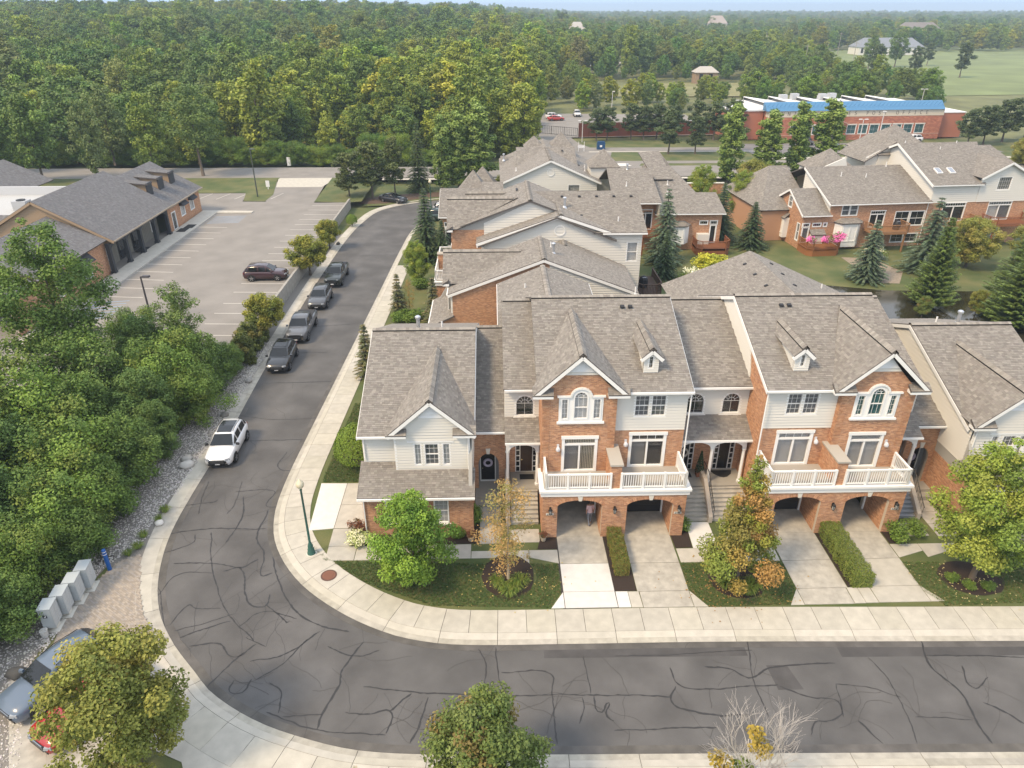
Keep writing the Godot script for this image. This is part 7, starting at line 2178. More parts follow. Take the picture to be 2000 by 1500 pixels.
func distant_houses() -> void:
	simple_house("small brown shed with a pale roof beside the dry field", Vector3(88, height_at(88, -318), -318), 9, 6, 4.2, 2.2, lin(0.3, 0.21, 0.14), lin(0.4, 0.38, 0.35), "field_shed")
	simple_house("low white clubhouse with a grey hipped roof on the golf course", Vector3(268, height_at(268, -528), -528), 44, 16, 4.6, 5.5, lin(0.7, 0.68, 0.64), lin(0.2, 0.22, 0.25), "clubhouse")
	simple_house("brown-roofed building in the trees above the clubhouse", Vector3(365, height_at(365, -672) + 3, -672), 40, 22, 5, 9, lin(0.35, 0.25, 0.2), lin(0.19, 0.17, 0.16))
	simple_house("white house among the distant trees left of the field", Vector3(60, height_at(60, -560) + 4, -560), 12, 10, 7, 5, lin(0.75, 0.74, 0.72), lin(0.4, 0.38, 0.36))
	simple_house("pale house roof in the haze above the far road", Vector3(255, height_at(255, -900) + 6, -900), 22, 14, 6, 8, lin(0.6, 0.58, 0.55), lin(0.35, 0.3, 0.27))
func build_plants() -> void:

	# front of the row
	plant("lime_green", Vector3(-4.6, 0, -29.7), 6.1, "bright green young tree on the lawn before the end house windows")
	plant("rusty_tree", Vector3(0.55, 0, -29.8), 6.9, "thin half-bare tree with rusty leaves in the round mulch bed", "deciduous_tree", "tree", "", 1.0, 0.4, "green", bark("pale_bark", lin(0.3, 0.26, 0.21)))
	plant("turning_maple", Vector3(13.1, 0, -29.2), 8.4, "maple turning orange and gold before the double porch", "deciduous_tree", "tree", "", 0.9)
	plant("maple", Vector3(26.3, 0, -29.2), 8.8, "large yellow-green maple on the lawn at the right edge")
	plant("bronze_maple", Vector3(-0.55, 0, -17.1), 6.3, "green and bronze maple at the bottom edge, beyond the front street", "deciduous_tree", "tree", "", 0.92)
	plant("gold_maple", Vector3(-15.1, 0, -19.3), 7.0, "golden-green maple hanging over the parked blue and red cars")
	hedge(Vector3(6.9, 0, -31.5), Vector3(0.8, 0.85, 3.3), "short clipped hedge with bronze tips between the first two driveways", [Color(0.12, 0.13, 0.03), Color(0.16, 0.12, 0.04), Color(0.09, 0.13, 0.03)], 9000)
	hedge(Vector3(19.85, 0, -30.9), Vector3(1.15, 0.95, 4.6), "long clipped green hedge between the two right-hand driveways", [Color(0.12, 0.165, 0.035), Color(0.15, 0.17, 0.04), Color(0.1, 0.14, 0.03)], 14000)
	plant("globe", Vector3(-9.5, 0, -41.0), 3.3, "big clipped globe bush at the side of the end house", "globe_bush", "bush", "", 0.98)
	plant("shrub", Vector3(23.7, 0, -32.5), 1.25, "round bush beside the right pier of the garage front", "shrub", "bush", "", 1.1)
	plant("shrub", Vector3(11.2, 0, -33.7), 0.9, "low green bush at the foot of the middle porch stairs", "shrub", "bush")
	plant("red_shrub", Vector3(-8.35, 0, -33.9), 1.05, "reddish-brown barberry at the corner of the end house", "shrub", "bush")
	plant("pale_shrub", Vector3(-8.15, 0, -33.0), 0.85, "variegated pale bush on the walk below the barberry", "shrub", "bush", "", 1.2)
	plant("shrub", Vector3(-1.35, 0, -34.6), 1.5, "climbing greenery on the brick corner beside the black door path", "shrub", "bush", "", 0.55)
	plant("shrub", Vector3(-2.4, 0, -33.3), 0.8, "low bush under the right window of the lower brick wing", "shrub", "bush")
	plant("shrub", Vector3(25.0, 0, -33.0), 1.0, "bush beside the stair wall at the right porch", "shrub", "bush", "", 1.2)
	plant("shrub", Vector3(28.0, 0, -33.6), 1.1, "bush with yellow leaves beside the path of the right end house", "shrub", "bush", "", 1.2)
	var dk := 0
	for p in [[0.2, -29.0], [0.9, -28.9], [0.55, -28.6], [-0.1, -29.4], [1.2, -29.4]]: day_lily(p, "dark daylily clump around the stem of the rusty tree", "daylilies under the rusty tree", 0.6)
	for p in [[12.5, -28.9], [13.0, -28.6], [13.5, -28.4], [13.9, -28.8]]: day_lily(p, "yellow-green daylily clump in the bed of the orange maple", "daylilies under the orange maple", 0.65)
	var i := 0
	for p in [[-20.9, -36.3], [-20.9, -35.4], [-21.2, -33.9], [-21.1, -32.9], [-21.4, -32.3]]:
		day_lily(p, "%s ornamental grass tuft along the kerb, counted from the white stone" % nth(i + 1), "grass tufts in the gravel", 0.45); i += 1
	for p in [[25.6, -28.4], [26.6, -28.3], [25.0, -29.0]]: plant("shrub", Vector3(p[0], 0, p[1]), 0.6, "low dark bush under the large maple at the right edge", "shrub", "bush", "low bushes under the right maple")
	# bare tree in the foreground
	var bt := thing("bare_tree", Vector3(9.6, 0, -16.9), "nearly bare grey tree with a few green leaves at the bottom edge", "tree")
	var bf := Faces.new()
	bf.tube([Vector3.ZERO, UP * 1.6, UP * 2.6], [0.09, 0.07, 0.06], 7)
	for k in 11: bare_branch(bf, UP * rng.randf_range(1.4, 2.6), (Vector3(cos(k * 0.8), 1.25, sin(k * 0.8))).normalized(), 1.4, 0.036, 4)
	put("trunk", bf.mesh(), bark("grey_bark", lin(0.46, 0.43, 0.4)), bt, true)
	var lf := Faces.new()
	leaves(lf, [[Vector3(-0.5, 2.6, 0.2), 0.5], [Vector3(0.1, 3.6, 0.1), 0.45], [Vector3(-1.4, 3.2, 0.3), 0.5], [Vector3(-0.2, 4.4, 0), 0.35]], 900, 0.16, [Color(0.2, 0.21, 0.04), Color(0.26, 0.2, 0.04), Color(0.14, 0.18, 0.04)])
	put("crown", lf.mesh(), leaf_mat("green"), bt, true)
	for p in [[-5.6, -17.4, 2.3], [-3.9, -17.2, 1.9]]: plant("rusty_tree", Vector3(p[0], 0, p[1]), p[2], "sparse leafy top of a young tree at the bottom edge" if p[2] > 2 else "smaller sparse treetop at the bottom edge, left of the bronze maple", "young_tree", "tree", "", 0.5, -1, "green")
	# thicket between the road and the office
	plant("ash", Vector3(-33.5, 0, -51.5), 14.6, "tall ash at the left edge, highest tree of the thicket", "deciduous_tree", "tree", "", 1.15)
	plant("open_ash", Vector3(-25.8, 0, -54), 8.9, "slender open tree over the office car park", "deciduous_tree", "tree", "", 1.1)
	plant("ash", Vector3(-37, 0, -44), 11.5, "broad ash at the left edge, below the tallest one", "deciduous_tree", "tree", "", 1.2)
	var spots := [[-24.6, -52, 5.4], [-26.6, -49, 6.6], [-28.8, -53, 6.5], [-31, -47.5, 7.6], [-24.2, -47.8, 4.6], [-26, -44.5, 6.0], [-28.5, -42.5, 6.8], [-32, -41, 8.2], [-24.6, -42.8, 4.4], [-25.2, -39.2, 5.4], [-27.5, -37.5, 6.6], [-30.5, -36.5, 8.0], [-24.9, -35.8, 4.6], [-26.4, -33.6, 5.6], [-29.2, -32.4, 7.0], [-24.9, -32.2, 4.0], [-25.6, -29.6, 4.8], [-28, -28.8, 6.0], [-25.1, -26.8, 3.8], [-26.8, -25.4, 4.8], [-29.8, -26, 6.4], [-26.2, -22.8, 3.6], [-33.8, -34, 8.5], [-33.0, -29, 8.0], [-35.5, -39, 8.5], [-32.2, -58, 5.2], [-27.5, -57, 4.2], [-23.8, -55.2, 3.2]]
	var rank := [0, 0]
	for k in spots.size():
		var s: Array = spots[spots.size() - 1 - k]
		var inner: bool = s[0] < -27.2
		rank[int(inner)] += 1
		plant(["thicket_a", "thicket_b", "thicket_c"][k % 3], Vector3(s[0] + (0.95 if not inner and s[1] < -31 else 0.2), 0, s[1]), s[2], ("%s bush of the thicket behind the gravel, counted from the parked blue-grey SUV" if not inner else "%s bush in the inner thicket towards the office, counted from the bottom") % nth(rank[int(inner)]), "thicket_bush", "bush", "bushes of the thicket left of the road", rng.randf_range(0.95, 1.2))
	for p in [[-22.3, -57.5, 2.9], [-22.4, -59.6, 3.1], [-22.2, -61.6, 2.6]]: plant("juniper_hedge", Vector3(p[0], 0, p[1]), p[2], "brownish juniper by the low end of the retaining wall", "juniper", "bush", "junipers by the retaining wall")
	plant("orb_maple", Vector3(-21.9, 0, -63.2), 4.5, "yellow-green maple nearest along the retaining wall, by the junipers")
	plant("orb_maple", Vector3(-21.8, 0, -81.0), 4.9, "yellow-green maple halfway along the retaining wall, behind the dark cars", "deciduous_tree", "tree", "", 1.15)
	plant("orb_maple", Vector3(-21.6, 0, -91.5), 4.0, "darker maple farthest along the retaining wall", "deciduous_tree", "tree", "", 1.0, -1, "green")
	plant("globe", Vector3(-20.6, 0, -102.5), 1.7, "small round bush on the gravel at the far end of the retaining wall", "globe_bush", "bush")
	# along the left road before the side row
	plant("thin_spruce", Vector3(-11.0, 0, -54.6), 5.0, "brownish spruce behind the end house by the pavement", "spruce_tree")
	plant("spruce", Vector3(-8.4, 0, -86.0), 9.2, "tall dark spruce by the bend of the left road", "spruce_tree")
	plant("spruce", Vector3(-6.4, 0, -85.0), 5.5, "shorter dark spruce close against the tall one", "spruce_tree", "tree", "", 1.2)
	plant("maple", Vector3(-8.9, 0, -77.5), 5.2, "bright small maple in front of the tall dark spruce", "deciduous_tree", "tree", "", 0.95)
	plant("thin_spruce", Vector3(-9.9, 0, -68.3), 4.6, "sparse spruce by the pavement with browning needles", "spruce_tree")
	plant("rusty_tree", Vector3(-8.8, 0, -68.6), 4.0, "bare brown sapling between two thin spruces", "deciduous_tree", "tree", "", 0.7)
	plant("thin_spruce", Vector3(-6.2, 0, -66.6), 4.8, "thin green spruce beside the white garage slab", "spruce_tree", "tree", "", 1.05)
	for p in [[-9.2, -67.6], [-7.9, -67.4], [-8.5, -66.4], [-9.8, -66.6]]: plant("shrub", Vector3(p[0], 0, p[1]), 1.1, "low juniper in the bed of the thin spruces", "shrub", "bush", "low bushes by the thin spruces", 1.3)
	plant("shrub", Vector3(-8.3, 0, -76.2), 1.3, "dark bush under the bright small maple", "shrub", "bush", "", 1.4)
	# by the cross street
	var row := [[-20.0, -119.0, 9.5, "pine", 1.25, "broad grey-green pine at the corner by the bend of the road"], [-23.5, -117.5, 8.0, "pine", 1.2, "dark pine behind the retaining wall end"], [-16.6, -121.5, 9.8, "pine", 0.8, "slim tall pine with a bare stem by the bend"], [-12.8, -124.5, 11.5, "spruce", 0.75, "pointed spruce with a grey top by the cross street"], [-8.9, -125.0, 12.6, "poplar", 1.0, "leftmost columnar poplar by the cross street"], [-6.0, -126.0, 13.0, "poplar", 1.25, "middle columnar poplar by the cross street"], [-2.5, -126.5, 14.2, "poplar", 1.5, "tallest columnar poplar by the cross street"], [1.8, -121.5, 4.0, "bronze_maple", 1.0, "low russet tree right of the poplars"]]
	for r in row: plant(r[3], Vector3(r[0], 0, r[1]), r[2], r[5], {"pine": "pine_tree", "spruce": "spruce_tree", "poplar": "poplar_tree", "bronze_maple": "deciduous_tree"}[r[3]], "tree", "", r[4], -1.0, "pale" if r[3] == "poplar" else "warm")
	var st := [[-79, -129, 15.5, "wood_0", 0.95], [-92, -138.5, 17, "wood_2", 1.0], [-74, -145, 15, "wood_4", 1.0], [-53.2, -134.5, 16.0, "open_ash", 1.5], [-63, -137, 14.5, "wood_1", 1.0], [-70, -130, 14, "wood_4", 0.85], [-85, -128, 14, "wood_0", 0.8], [-58, -146, 13, "wood_3", 1.0]]
	for k in st.size():
		plant(st[k][3], Vector3(st[k][0], 0.7, st[k][1]), st[k][2], ["tree with a full crown on the lawn behind the office", "tall tree at the left end of the cross street", "tree beyond the cross street above the office roof", "silvery open tree on the lawn edge of the cross street", "tree by the cross street behind the office ridge", "green tree left of the office ridge on the lawn", "green tree at the left edge on the office lawn", "low yellow-green tree across the street from the silvery one"][k], "deciduous_tree", "tree", "", st[k][4])
	# behind the row
	var yard := [["blue_spruce", 20.8, -84.5, 9.3, 0.95, "tall blue spruce in the yard beside the far brick patio"], ["spruce", 19.8, -79.2, 5.8, 1.05, "shorter spruce before the tall one in the yard"], ["spruce", 30.2, -93.2, 8.0, 1.1, "dark spruce left of the far house corner"], ["spruce", 33.6, -90.4, 6.2, 1.35, "broad dark spruce at the far house corner"], ["blue_spruce", 43.0, -77.6, 7.2, 1.15, "spruce on the bank before the bay window"], ["blue_spruce", 51.3, -80.5, 9.0, 1.15, "tall blue spruce between the deck and the pond"], ["cypress", 46.0, -69.5, 9.5, 0.95, "feathery dark conifer in front of the pond"], ["cypress", 51.6, -64.2, 8.6, 1.35, "big conifer at the right edge behind the row"], ["cypress", 55.5, -69.5, 9.6, 1.3, "lower conifer at the right edge by the pond"], ["spruce", 39.5, -100, 5, 1.0, "young spruce between the two far houses"]]
	for r in yard: plant(r[0], Vector3(r[1], 0, r[2]), r[3], r[5], "conifer_tree", "tree", "", r[4])
	var bush := [["gold_maple", 57.5, -82, 6.2, 1.25, "spreading yellow-green tree under the far decks"], ["gold_maple", 64, -80, 6.0, 1.3, "right-hand yellow-green tree under the far decks"], ["maple", 36.2, -103.5, 7.5, 1.0, "green tree behind the yard between the houses"], ["maple", 31.5, -108, 7.5, 1.0, "round green tree above the corner spruce"], ["gold_maple", 42.5, -117, 6.6, 1.2, "yellow-green tree by the wall at the cross street"], ["bronze_maple", 27.2, -121.5, 6.5, 0.9, "dark round tree by the cross street wall"]]
	for r in bush: plant(r[0], Vector3(r[1], 0, r[2]), r[3], r[5], "deciduous_tree", "tree", "", r[4])
	var low := [["yellow_shrub", 25.2, -78.5, 3.2, 1.15, "bright yellow bush above the hipped roof"], ["yellow_shrub", 29.4, -78.8, 2.6, 1.2, "second bright yellow bush right of the roof apex"], ["yellow_shrub", 34.2, -72.8, 1.3, 1.3, "low yellow-green bush by the utility boxes"], ["white_shrub", 22.6, -77.6, 1.9, 1.2, "white hydrangea beside the yard spruces"], ["white_shrub", 47.6, -85.2, 1.9, 1.2, "white-flowering bush on the bare bank"], ["bronze_maple", 43.6, -66.4, 2.4, 0.9, "yellow shrub left of the pond conifer"], ["gold_maple", 49.4, -66.8, 2.8, 0.9, "yellow shrub right of the pond conifer"]]
	for r in low: plant(r[0], Vector3(r[1], 0, r[2]), r[3], r[5], "flowering_shrub" if r[0] == "white_shrub" else "shrub", "bush", "", r[4])
	# poplars, pines and saplings by the post office
	var po := [["poplar", 41.5, -127.2, 13.4, 1.15, "leftmost leaning poplar before the post office"], ["poplar", 48.0, -127.0, 12.4, 1.35, "second poplar before the post office, with a wide foot"], ["poplar", 53.3, -128.0, 13.6, 1.05, "third poplar before the post office"], ["poplar", 58.6, -128.4, 14.0, 1.3, "rightmost poplar before the post office"]]
	for r in po: plant(r[0], Vector3(r[1], 0.5, r[2]), r[3], r[5], "poplar_tree", "tree", "", r[4] * 1.12, -1.0, "pale")
	var pn := 0
	for r in [[24.5, -176, 7.5], [27.2, -177, 8.0], [33.0, -177.5, 8.5], [36.0, -177.0, 8], [39.2, -177.8, 8.5], [43.2, -177.2, 8.2], [52.5, -176, 9.0], [57, -177, 9.5], [49, -178.5, 9]]:
		pn += 1
		plant("pine", Vector3(r[0], 0, r[1]), r[2], ("%s dark pine along the brown yard fence, counted from the gate" if pn < 9 else "%s dark pine of the yard fence, standing between two others") % nth(pn), "pine_tree", "tree", "pines along the yard fence", 1.25)
	for r in [[37.8, -158.3, 9.6, "pine with a clear stem on the grass island, left one"], [43.6, -158.0, 8.0, "shorter pine with a forked stem on the grass island"], [50.8, -158.5, 9.0, "bushy pine with brown needles by the poplars"]]: plant("pine", Vector3(r[0], 0, r[1]), r[2], r[3], "pine_tree", "tree", "", 1.15)
	for r in [[66.8, -133, 4.2, "left sapling by the cross street, before the parked cars"], [76.0, -133.5, 4.4, "right sapling by the cross street, before the parked cars"]]: plant("orb_maple", Vector3(r[0], 0.3, r[1]), r[2], r[3], "sapling", "tree", "", 0.6)
	for r in [[108, -166, 8.5, "pine", 1.3, "broad pine at the right end of the post office"], [113, -168, 9, "pine", 1.3, "second pine at the right end of the post office"], [120, -172, 10, "pine", 1.4, "large pine behind the far house roof"], [104, -141, 6.0, "gold_maple", 1.2, "yellow-green tree behind the far right gable"], [117, -158, 8.5, "wood_1", 0.9, "green tree right of the post office car park"], [128, -176, 11, "pine", 1.3, "dark pine at the right edge beyond the post office"], [126, -150, 9, "wood_4", 0.9, "tree at the right edge behind the far house"]]: plant(r[3], Vector3(r[0], 0, r[1]), r[2], r[5], "pine_tree" if r[3] == "pine" else "deciduous_tree", "tree", "", r[4])
	# lone trees on the golf course
	var gn := 0
	for r in [[238, -300, 24, "wood_2"], [252, -292, 16, "wood_1"], [226, -285, 14, "pine"], [233, -268, 16, "wood_2"], [246, -262, 12, "pine"], [238, -420, 12, "pine"], [196, -400, 16, "wood_0"], [215, -410, 17, "wood_2"], [212, -345, 15, "pine"], [196, -355, 13, "pine"], [165, -330, 15, "pine"], [250, -250, 9, "rusty_tree"]]:
		gn += 1
		plant(r[3], Vector3(r[0], height_at(r[0], r[1]), r[1]), r[2], ["largest round tree on the golf course at the right edge", "mid-sized tree right of the largest one on the golf course", "flat-topped pine under the largest golf course tree", "round tree lowest on the right of the golf course", "low pine beside the lowest round golf course tree", "small dark pine in the middle of the fairway", "left tree of the pair before the clubhouse", "right tree of the pair before the clubhouse", "pine on the near fairway edge, below the clubhouse", "second pine on the near fairway edge, left of the first", "tall pine before the golf course behind the post office roof", "small brown tree alone at the right edge of the fairway"][gn - 1], "deciduous_tree", "tree", "trees on the golf course")
	build_forest()

func day_lily(p: Array, label: String, group: String, h: float) -> void:
	plant("daylily", Vector3(p[0], 0, p[1]), h, label, "grass_clump", "plant", group, rng.randf_range(0.8, 1.1))

var clearings := [[36, -266, 118, -320], [160, -265, 600, -500], [48, -380, 66, -424], [148, -415, 205, -480]]

func open_ground(x: float, z: float) -> bool:
	if z > -149: return true
	if x > -22 and z > -152 - 0.0 * x: return true
	for c in clearings:
		if x > c[0] and x < c[2] and z < c[1] and z > c[3]: return true
	if x > 8 and x < 135 and z > -226: return true
	if x > 135 and z > -245: return true
	if x > 20 and z > -266 and rng.randf() < (0.45 if x < 75 else 0.1): return true
	if x > 150 and z > -560 and x > 0.42 * -z: return true
	if absf(x - (160.0 + (-z - 560) * 0.55)) < 14 and z < -560 and z > -820: return true
	return false

func nth(k: int) -> String:
	return ["zeroth", "first", "second", "third", "fourth", "fifth", "sixth", "seventh", "eighth", "ninth", "tenth", "eleventh", "twelfth", "thirteenth", "fourteenth", "fifteenth", "sixteenth", "seventeenth", "eighteenth"][mini(k, 18)]

func wood_label(c: Vector2, k: int, h: float) -> String:
	var hue: String = ["mid-green", "yellow-green", "dark green", "bright yellow-green", "olive-green"][k]
	if c.x > 20: return "%s tree behind the post office and its yard" % hue
	var zone := "at street's left end" if c.x < -85 else "behind the office roof" if c.x < -52 else "behind car park entrance" if c.x < -28 else "behind the bend of the road" if c.x < -6 else "left of the service road"
	return "%s%s tree, %s row of wood %s" % ["tall " if h > 15.5 else "", hue, "front" if c.y > -163 else "middle" if c.y > -182 else "back", zone]

func build_forest() -> void:
	# the woodland: the trees that show largest stand on their own, the rest is one mass
	var cand := []
	var z := -150.0
	while z > -3400.0:
		var sp := 7.4 + (-z - 150) * 0.012
		var half := -z * 0.80 + 15
		var x := -half
		while x < half:
			var px := x + rng.randf_range(-0.42, 0.42) * sp
			var pz := z + rng.randf_range(-0.42, 0.42) * sp
			if not open_ground(px, pz): cand.append(Vector2(px, pz))
			x += sp
		z -= sp * 0.95
	var own := 0
	var rest := {}
	for c in cand:
		var d: float = -c.y
		var patch := sin(c.x * 0.031 + 1.3) + sin(c.y * 0.043) + sin((c.x + c.y) * 0.017)
		var k := 0
		if c.x > -60 and c.x < 40 and d < 230: k = [3, 1, 3, 0, 1][rng.randi() % 5]
		else: k = [0, 2, 1, 4, 0, 2][rng.randi() % 6] if patch < 0.6 else [1, 3, 4, 1][rng.randi() % 4]
		var h := rng.randf_range(11.0, 19.5) * (0.82 if d < 175 else 1.0) + (rng.randf_range(2, 6) if rng.randf() < 0.09 else 0.0)
		if c.x > 20: h *= (0.5 if c.x < 75 else 0.62) if d < 330 else 0.85
		var s: float = h / protos["wood_%d" % k].h
		var wide := rng.randf_range(0.9, 1.4) + (0.2 if d > 500 else 0.0)
		var at := Vector3(c.x, height_at(c.x, c.y) - 0.3, c.y)
		var tint: String = ["green", "warm", "dim", "pale", "green", "warm"][rng.randi() % 6]
		if d < 205 and own < 295:
			own += 1
			plant("wood_%d" % k, at, h, wood_label(c, k, h), "woodland_tree", "tree", "trees of the wood beyond the cross street" if c.x < 20 else "trees behind the post office", wide, -1.0, tint)
		else:
			if not rest.has(k): rest[k] = []
			rest[k].append(Transform3D(Basis(UP, rng.randf() * TAU).scaled(Vector3(s * wide, s, s * wide)), at))
	var wood := Node3D.new()
	wood.name = "forest"
	add_child(wood)
	tag(wood, "deciduous forest stretching to the hazy horizon", "forest", "", "stuff")
	var tints := []
	for k in 97: tints.append(Color(rng.randf_range(0.85, 1.2), rng.randf_range(0.9, 1.15), rng.randf_range(0.7, 1.05)))
	for k in rest: multi("canopy", protos["wood_%d" % k].crown, leaf_mat("green"), rest[k], tints, wood)
	# undergrowth along the wood's edge
	var us := []
	for k in 120:
		var x := -150 + k * 1.35 + rng.randf_range(-1, 1)
		if x > -3: break
		us.append(Transform3D(Basis(UP, rng.randf() * TAU).scaled(Vector3(1.0, rng.randf_range(0.3, 1.1), 1.0) * rng.randf_range(0.6, 1.25)), Vector3(x, 0.3, -147.8 + rng.randf_range(-2.0, 1.0))))
	tag(multi("undergrowth", protos["thicket_c"].crown, leaf_mat("green"), us, [Color(1, 1, 0.9), Color(0.8, 0.85, 0.8), Color(1.25, 1.15, 0.9), Color(0.9, 1.0, 0.9), Color(1.1, 1.1, 1.0)]), "low undergrowth along the edge of the wood", "undergrowth", "", "stuff")
# ---------------------------------------------------------------- vehicles
# profile stations run from the nose (+x) to the tail: [x, half width, lowest, shoulder height]
func car(at: Vector3, heading: float, kind: String, paint: Color, label: String, group := "", roof_black := false, called := "parked_car", cat := "car") -> void:
	var t := thing_t(called, Transform3D(Basis(UP, heading), at), label, cat, group)
	var body := [[2.36, 0.62, 0.42, 0.68], [2.3, 0.8, 0.3, 0.8], [2.05, 0.92, 0.24, 0.92], [1.45, 0.96, 0.22, 1.0], [0.95, 0.97, 0.22, 1.04], [0.0, 0.98, 0.22, 1.06], [-1.2, 0.98, 0.22, 1.08], [-1.9, 0.95, 0.24, 1.1], [-2.25, 0.88, 0.3, 1.08], [-2.36, 0.78, 0.45, 1.0]]
	var cab := [[1.12, 0.8, 1.03, 1.05], [0.25, 0.66, 1.06, 1.64], [-0.6, 0.68, 1.07, 1.7], [-1.7, 0.66, 1.08, 1.64], [-2.2, 0.74, 1.08, 1.12]]
	var wx := [1.42, -1.42]
	var wr := 0.37
	if kind == "sedan":
		for b in body: b[3] -= 0.12
		cab = [[1.0, 0.78, 0.9, 0.93], [0.1, 0.6, 0.94, 1.36], [-0.5, 0.62, 0.94, 1.42], [-1.15, 0.6, 0.95, 1.36], [-1.85, 0.74, 0.96, 1.0]]
		wr = 0.33
	elif kind == "pickup":
		body = [[2.9, 0.75, 0.5, 0.95], [2.82, 0.9, 0.36, 1.08], [2.5, 0.97, 0.34, 1.16], [1.7, 0.99, 0.34, 1.2], [1.25, 1.0, 0.34, 1.22], [0.0, 1.0, 0.34, 1.22], [-1.0, 1.0, 0.34, 1.22], [-1.1, 1.0, 0.34, 1.24], [-2.85, 0.99, 0.4, 1.24], [-2.92, 0.96, 0.5, 1.2]]
		cab = [[1.5, 0.84, 1.2, 1.22], [0.75, 0.7, 1.22, 1.86], [0.0, 0.72, 1.22, 1.92], [-0.85, 0.7, 1.22, 1.88], [-1.05, 0.78, 1.22, 1.26]]
		wx = [1.85, -1.85]
		wr = 0.42
	var pm := mat("paint_%s" % paint.to_html(), paint, 0.28)
	pm.clearcoat_enabled = true; pm.clearcoat = 0.8; pm.clearcoat_roughness = 0.06
	var f := Faces.new()
	var ringof := func(s: Array) -> Array:
		var w: float = s[1]
		var h: float = s[3] - s[2]
		return [Vector3(s[0], s[2], 0), Vector3(s[0], s[2], w * 0.86), Vector3(s[0], s[2] + h * 0.18, w * 0.97), Vector3(s[0], s[2] + h * 0.55, w), Vector3(s[0], s[3] - h * 0.13, w * 0.97), Vector3(s[0], s[3], w * 0.88), Vector3(s[0], s[3] + 0.04, w * 0.45), Vector3(s[0], s[3] + 0.05, 0)]
	loft(f, body, ringof)
	put("body", f.smooth(), pm, t)
	var g := Faces.new()
	var cabring := func(s: Array) -> Array:
		var w: float = s[1]
		return [Vector3(s[0], s[2] - 0.05, 0), Vector3(s[0], s[2] - 0.05, maxf(w, 0.78 if kind != "pickup" else 0.84) + 0.07), Vector3(s[0], lerpf(s[2], s[3], 0.88), w + 0.03), Vector3(s[0], s[3], w - 0.1), Vector3(s[0], s[3] + 0.03, w * 0.4), Vector3(s[0], s[3] + 0.035, 0)]
	loft(g, cab, cabring)
	put("cabin", g.smooth(), pm, t)
	var gl := mat("car_glass", lin(0.012, 0.014, 0.016), 0.05)
	# screens
	for e in [[0, 1, "windscreen"], [4, 3, "rear_window"]]:
		var a: Array = cab[e[0]]
		var b: Array = cab[e[1]]
		var s := Faces.new()
		var dx := 0.03 if e[0] == 0 else -0.03
		var A: Vector3 = Vector3(a[0], a[3], 0).lerp(Vector3(b[0], b[3], 0), 0.1) + Vector3(dx, 0.045, 0)
		var B: Vector3 = Vector3(a[0], a[3], 0).lerp(Vector3(b[0], b[3], 0), 0.93) + Vector3(dx, 0.045, 0)
		s.quad(A + Vector3(0, -0.02, a[1] - 0.02), A + Vector3(0, -0.02, -a[1] + 0.02), A.lerp(B, 0.02), A.lerp(B, 0.02))
		s.quad(A + Vector3(0, -0.01, a[1]), A + Vector3(0, -0.01, -a[1]), B + Vector3(0, -0.015, -b[1] + 0.06), B + Vector3(0, -0.015, b[1] - 0.06))
		put(e[2], s.mesh(), gl, t)
	# side windows: one behind another, between the pillars
	for sd in [1.0, -1.0]:
		for k in range(0, 4 if kind != "pickup" else 3):
			var a: Array = cab[k]
			var b: Array = cab[k + 1]
			var lo0 := Vector3(lerpf(a[0], b[0], 0.12 if k else 0.3), 0, 0)
			var lo1 := Vector3(lerpf(a[0], b[0], 0.94 if k < 3 else 0.55), 0, 0)
			var q := []
			for c in [lo0, lo1]:
				var u: float = (c.x - a[0]) / (b[0] - a[0])
				var hgt := lerpf(a[3], b[3], u)
				var belt := lerpf(a[2], b[2], u) + 0.05
				var wb := maxf(lerpf(a[1], b[1], u), 0.78 if kind != "pickup" else 0.84) + 0.075
				var wt := lerpf(a[1], b[1], u) + 0.05
				q.append(Vector3(c.x, belt, (wb + 0.012) * sd)); q.append(Vector3(c.x, maxf(lerpf(belt, hgt, 0.82), belt + 0.02), (wt + 0.015) * sd))
			var s := Faces.new()
			s.quad(q[0], q[2], q[3], q[1])
			put("side_window", s.mesh(), gl, t)
		var mm := Faces.new()
		mm.obox(Transform3D(Basis(UP, 0.3 * sd), Vector3(cab[0][0] - 0.25, cab[0][2] + 0.1, 1.06 * sd)), Vector3(0.14, 0.15, 0.24), 0.8)
		put("mirror", mm.mesh(), pm if paint.get_luminance() < 0.3 else mat("trim_black", lin(0.015, 0.015, 0.016), 0.4), t)
		var hl := Faces.new()
		hl.obox(Transform3D(Basis(UP, -0.55 * sd), Vector3(body[1][0] - 0.05, body[2][3] - 0.17, 0.66 * sd)), Vector3(0.2, 0.13, 0.36), 0.8)
		put("headlight", hl.mesh(), mat("headlight", lin(0.32, 0.34, 0.36), 0.15), t)
		var tl := Faces.new()
		tl.obox(Transform3D(Basis(UP, 0.25 * sd), Vector3(body[8][0] + 0.02, body[8][3] - 0.18, 0.74 * sd)), Vector3(0.16, 0.22 if kind != "pickup" else 0.34, 0.22))
		put("tail_light", tl.mesh(), mat("tail_light", lin(0.3, 0.015, 0.012), 0.2), t)
		for x in wx:
			var ar := Faces.new()
			ar.obox(Transform3D(Basis(), Vector3(x, 0, 0)), Vector3.ZERO)
			ar = Faces.new()
			for k in 16:
				var a0 := TAU * k / 16
				var a1 := TAU * (k + 1) / 16
				var zf: float = 0.985 * sd + (0.012 if kind == "pickup" else 0.0) * sd
				ar.tri(Vector3(x, wr, zf), Vector3(x + cos(a0) * (wr + 0.06), wr + sin(a0) * (wr + 0.06), zf), Vector3(x + cos(a1) * (wr + 0.06), wr + sin(a1) * (wr + 0.06), zf))
			put("wheel_arch", ar.mesh(), mat("trim_black", lin(0.015, 0.015, 0.016), 0.4), t)
			var wh := Faces.new()
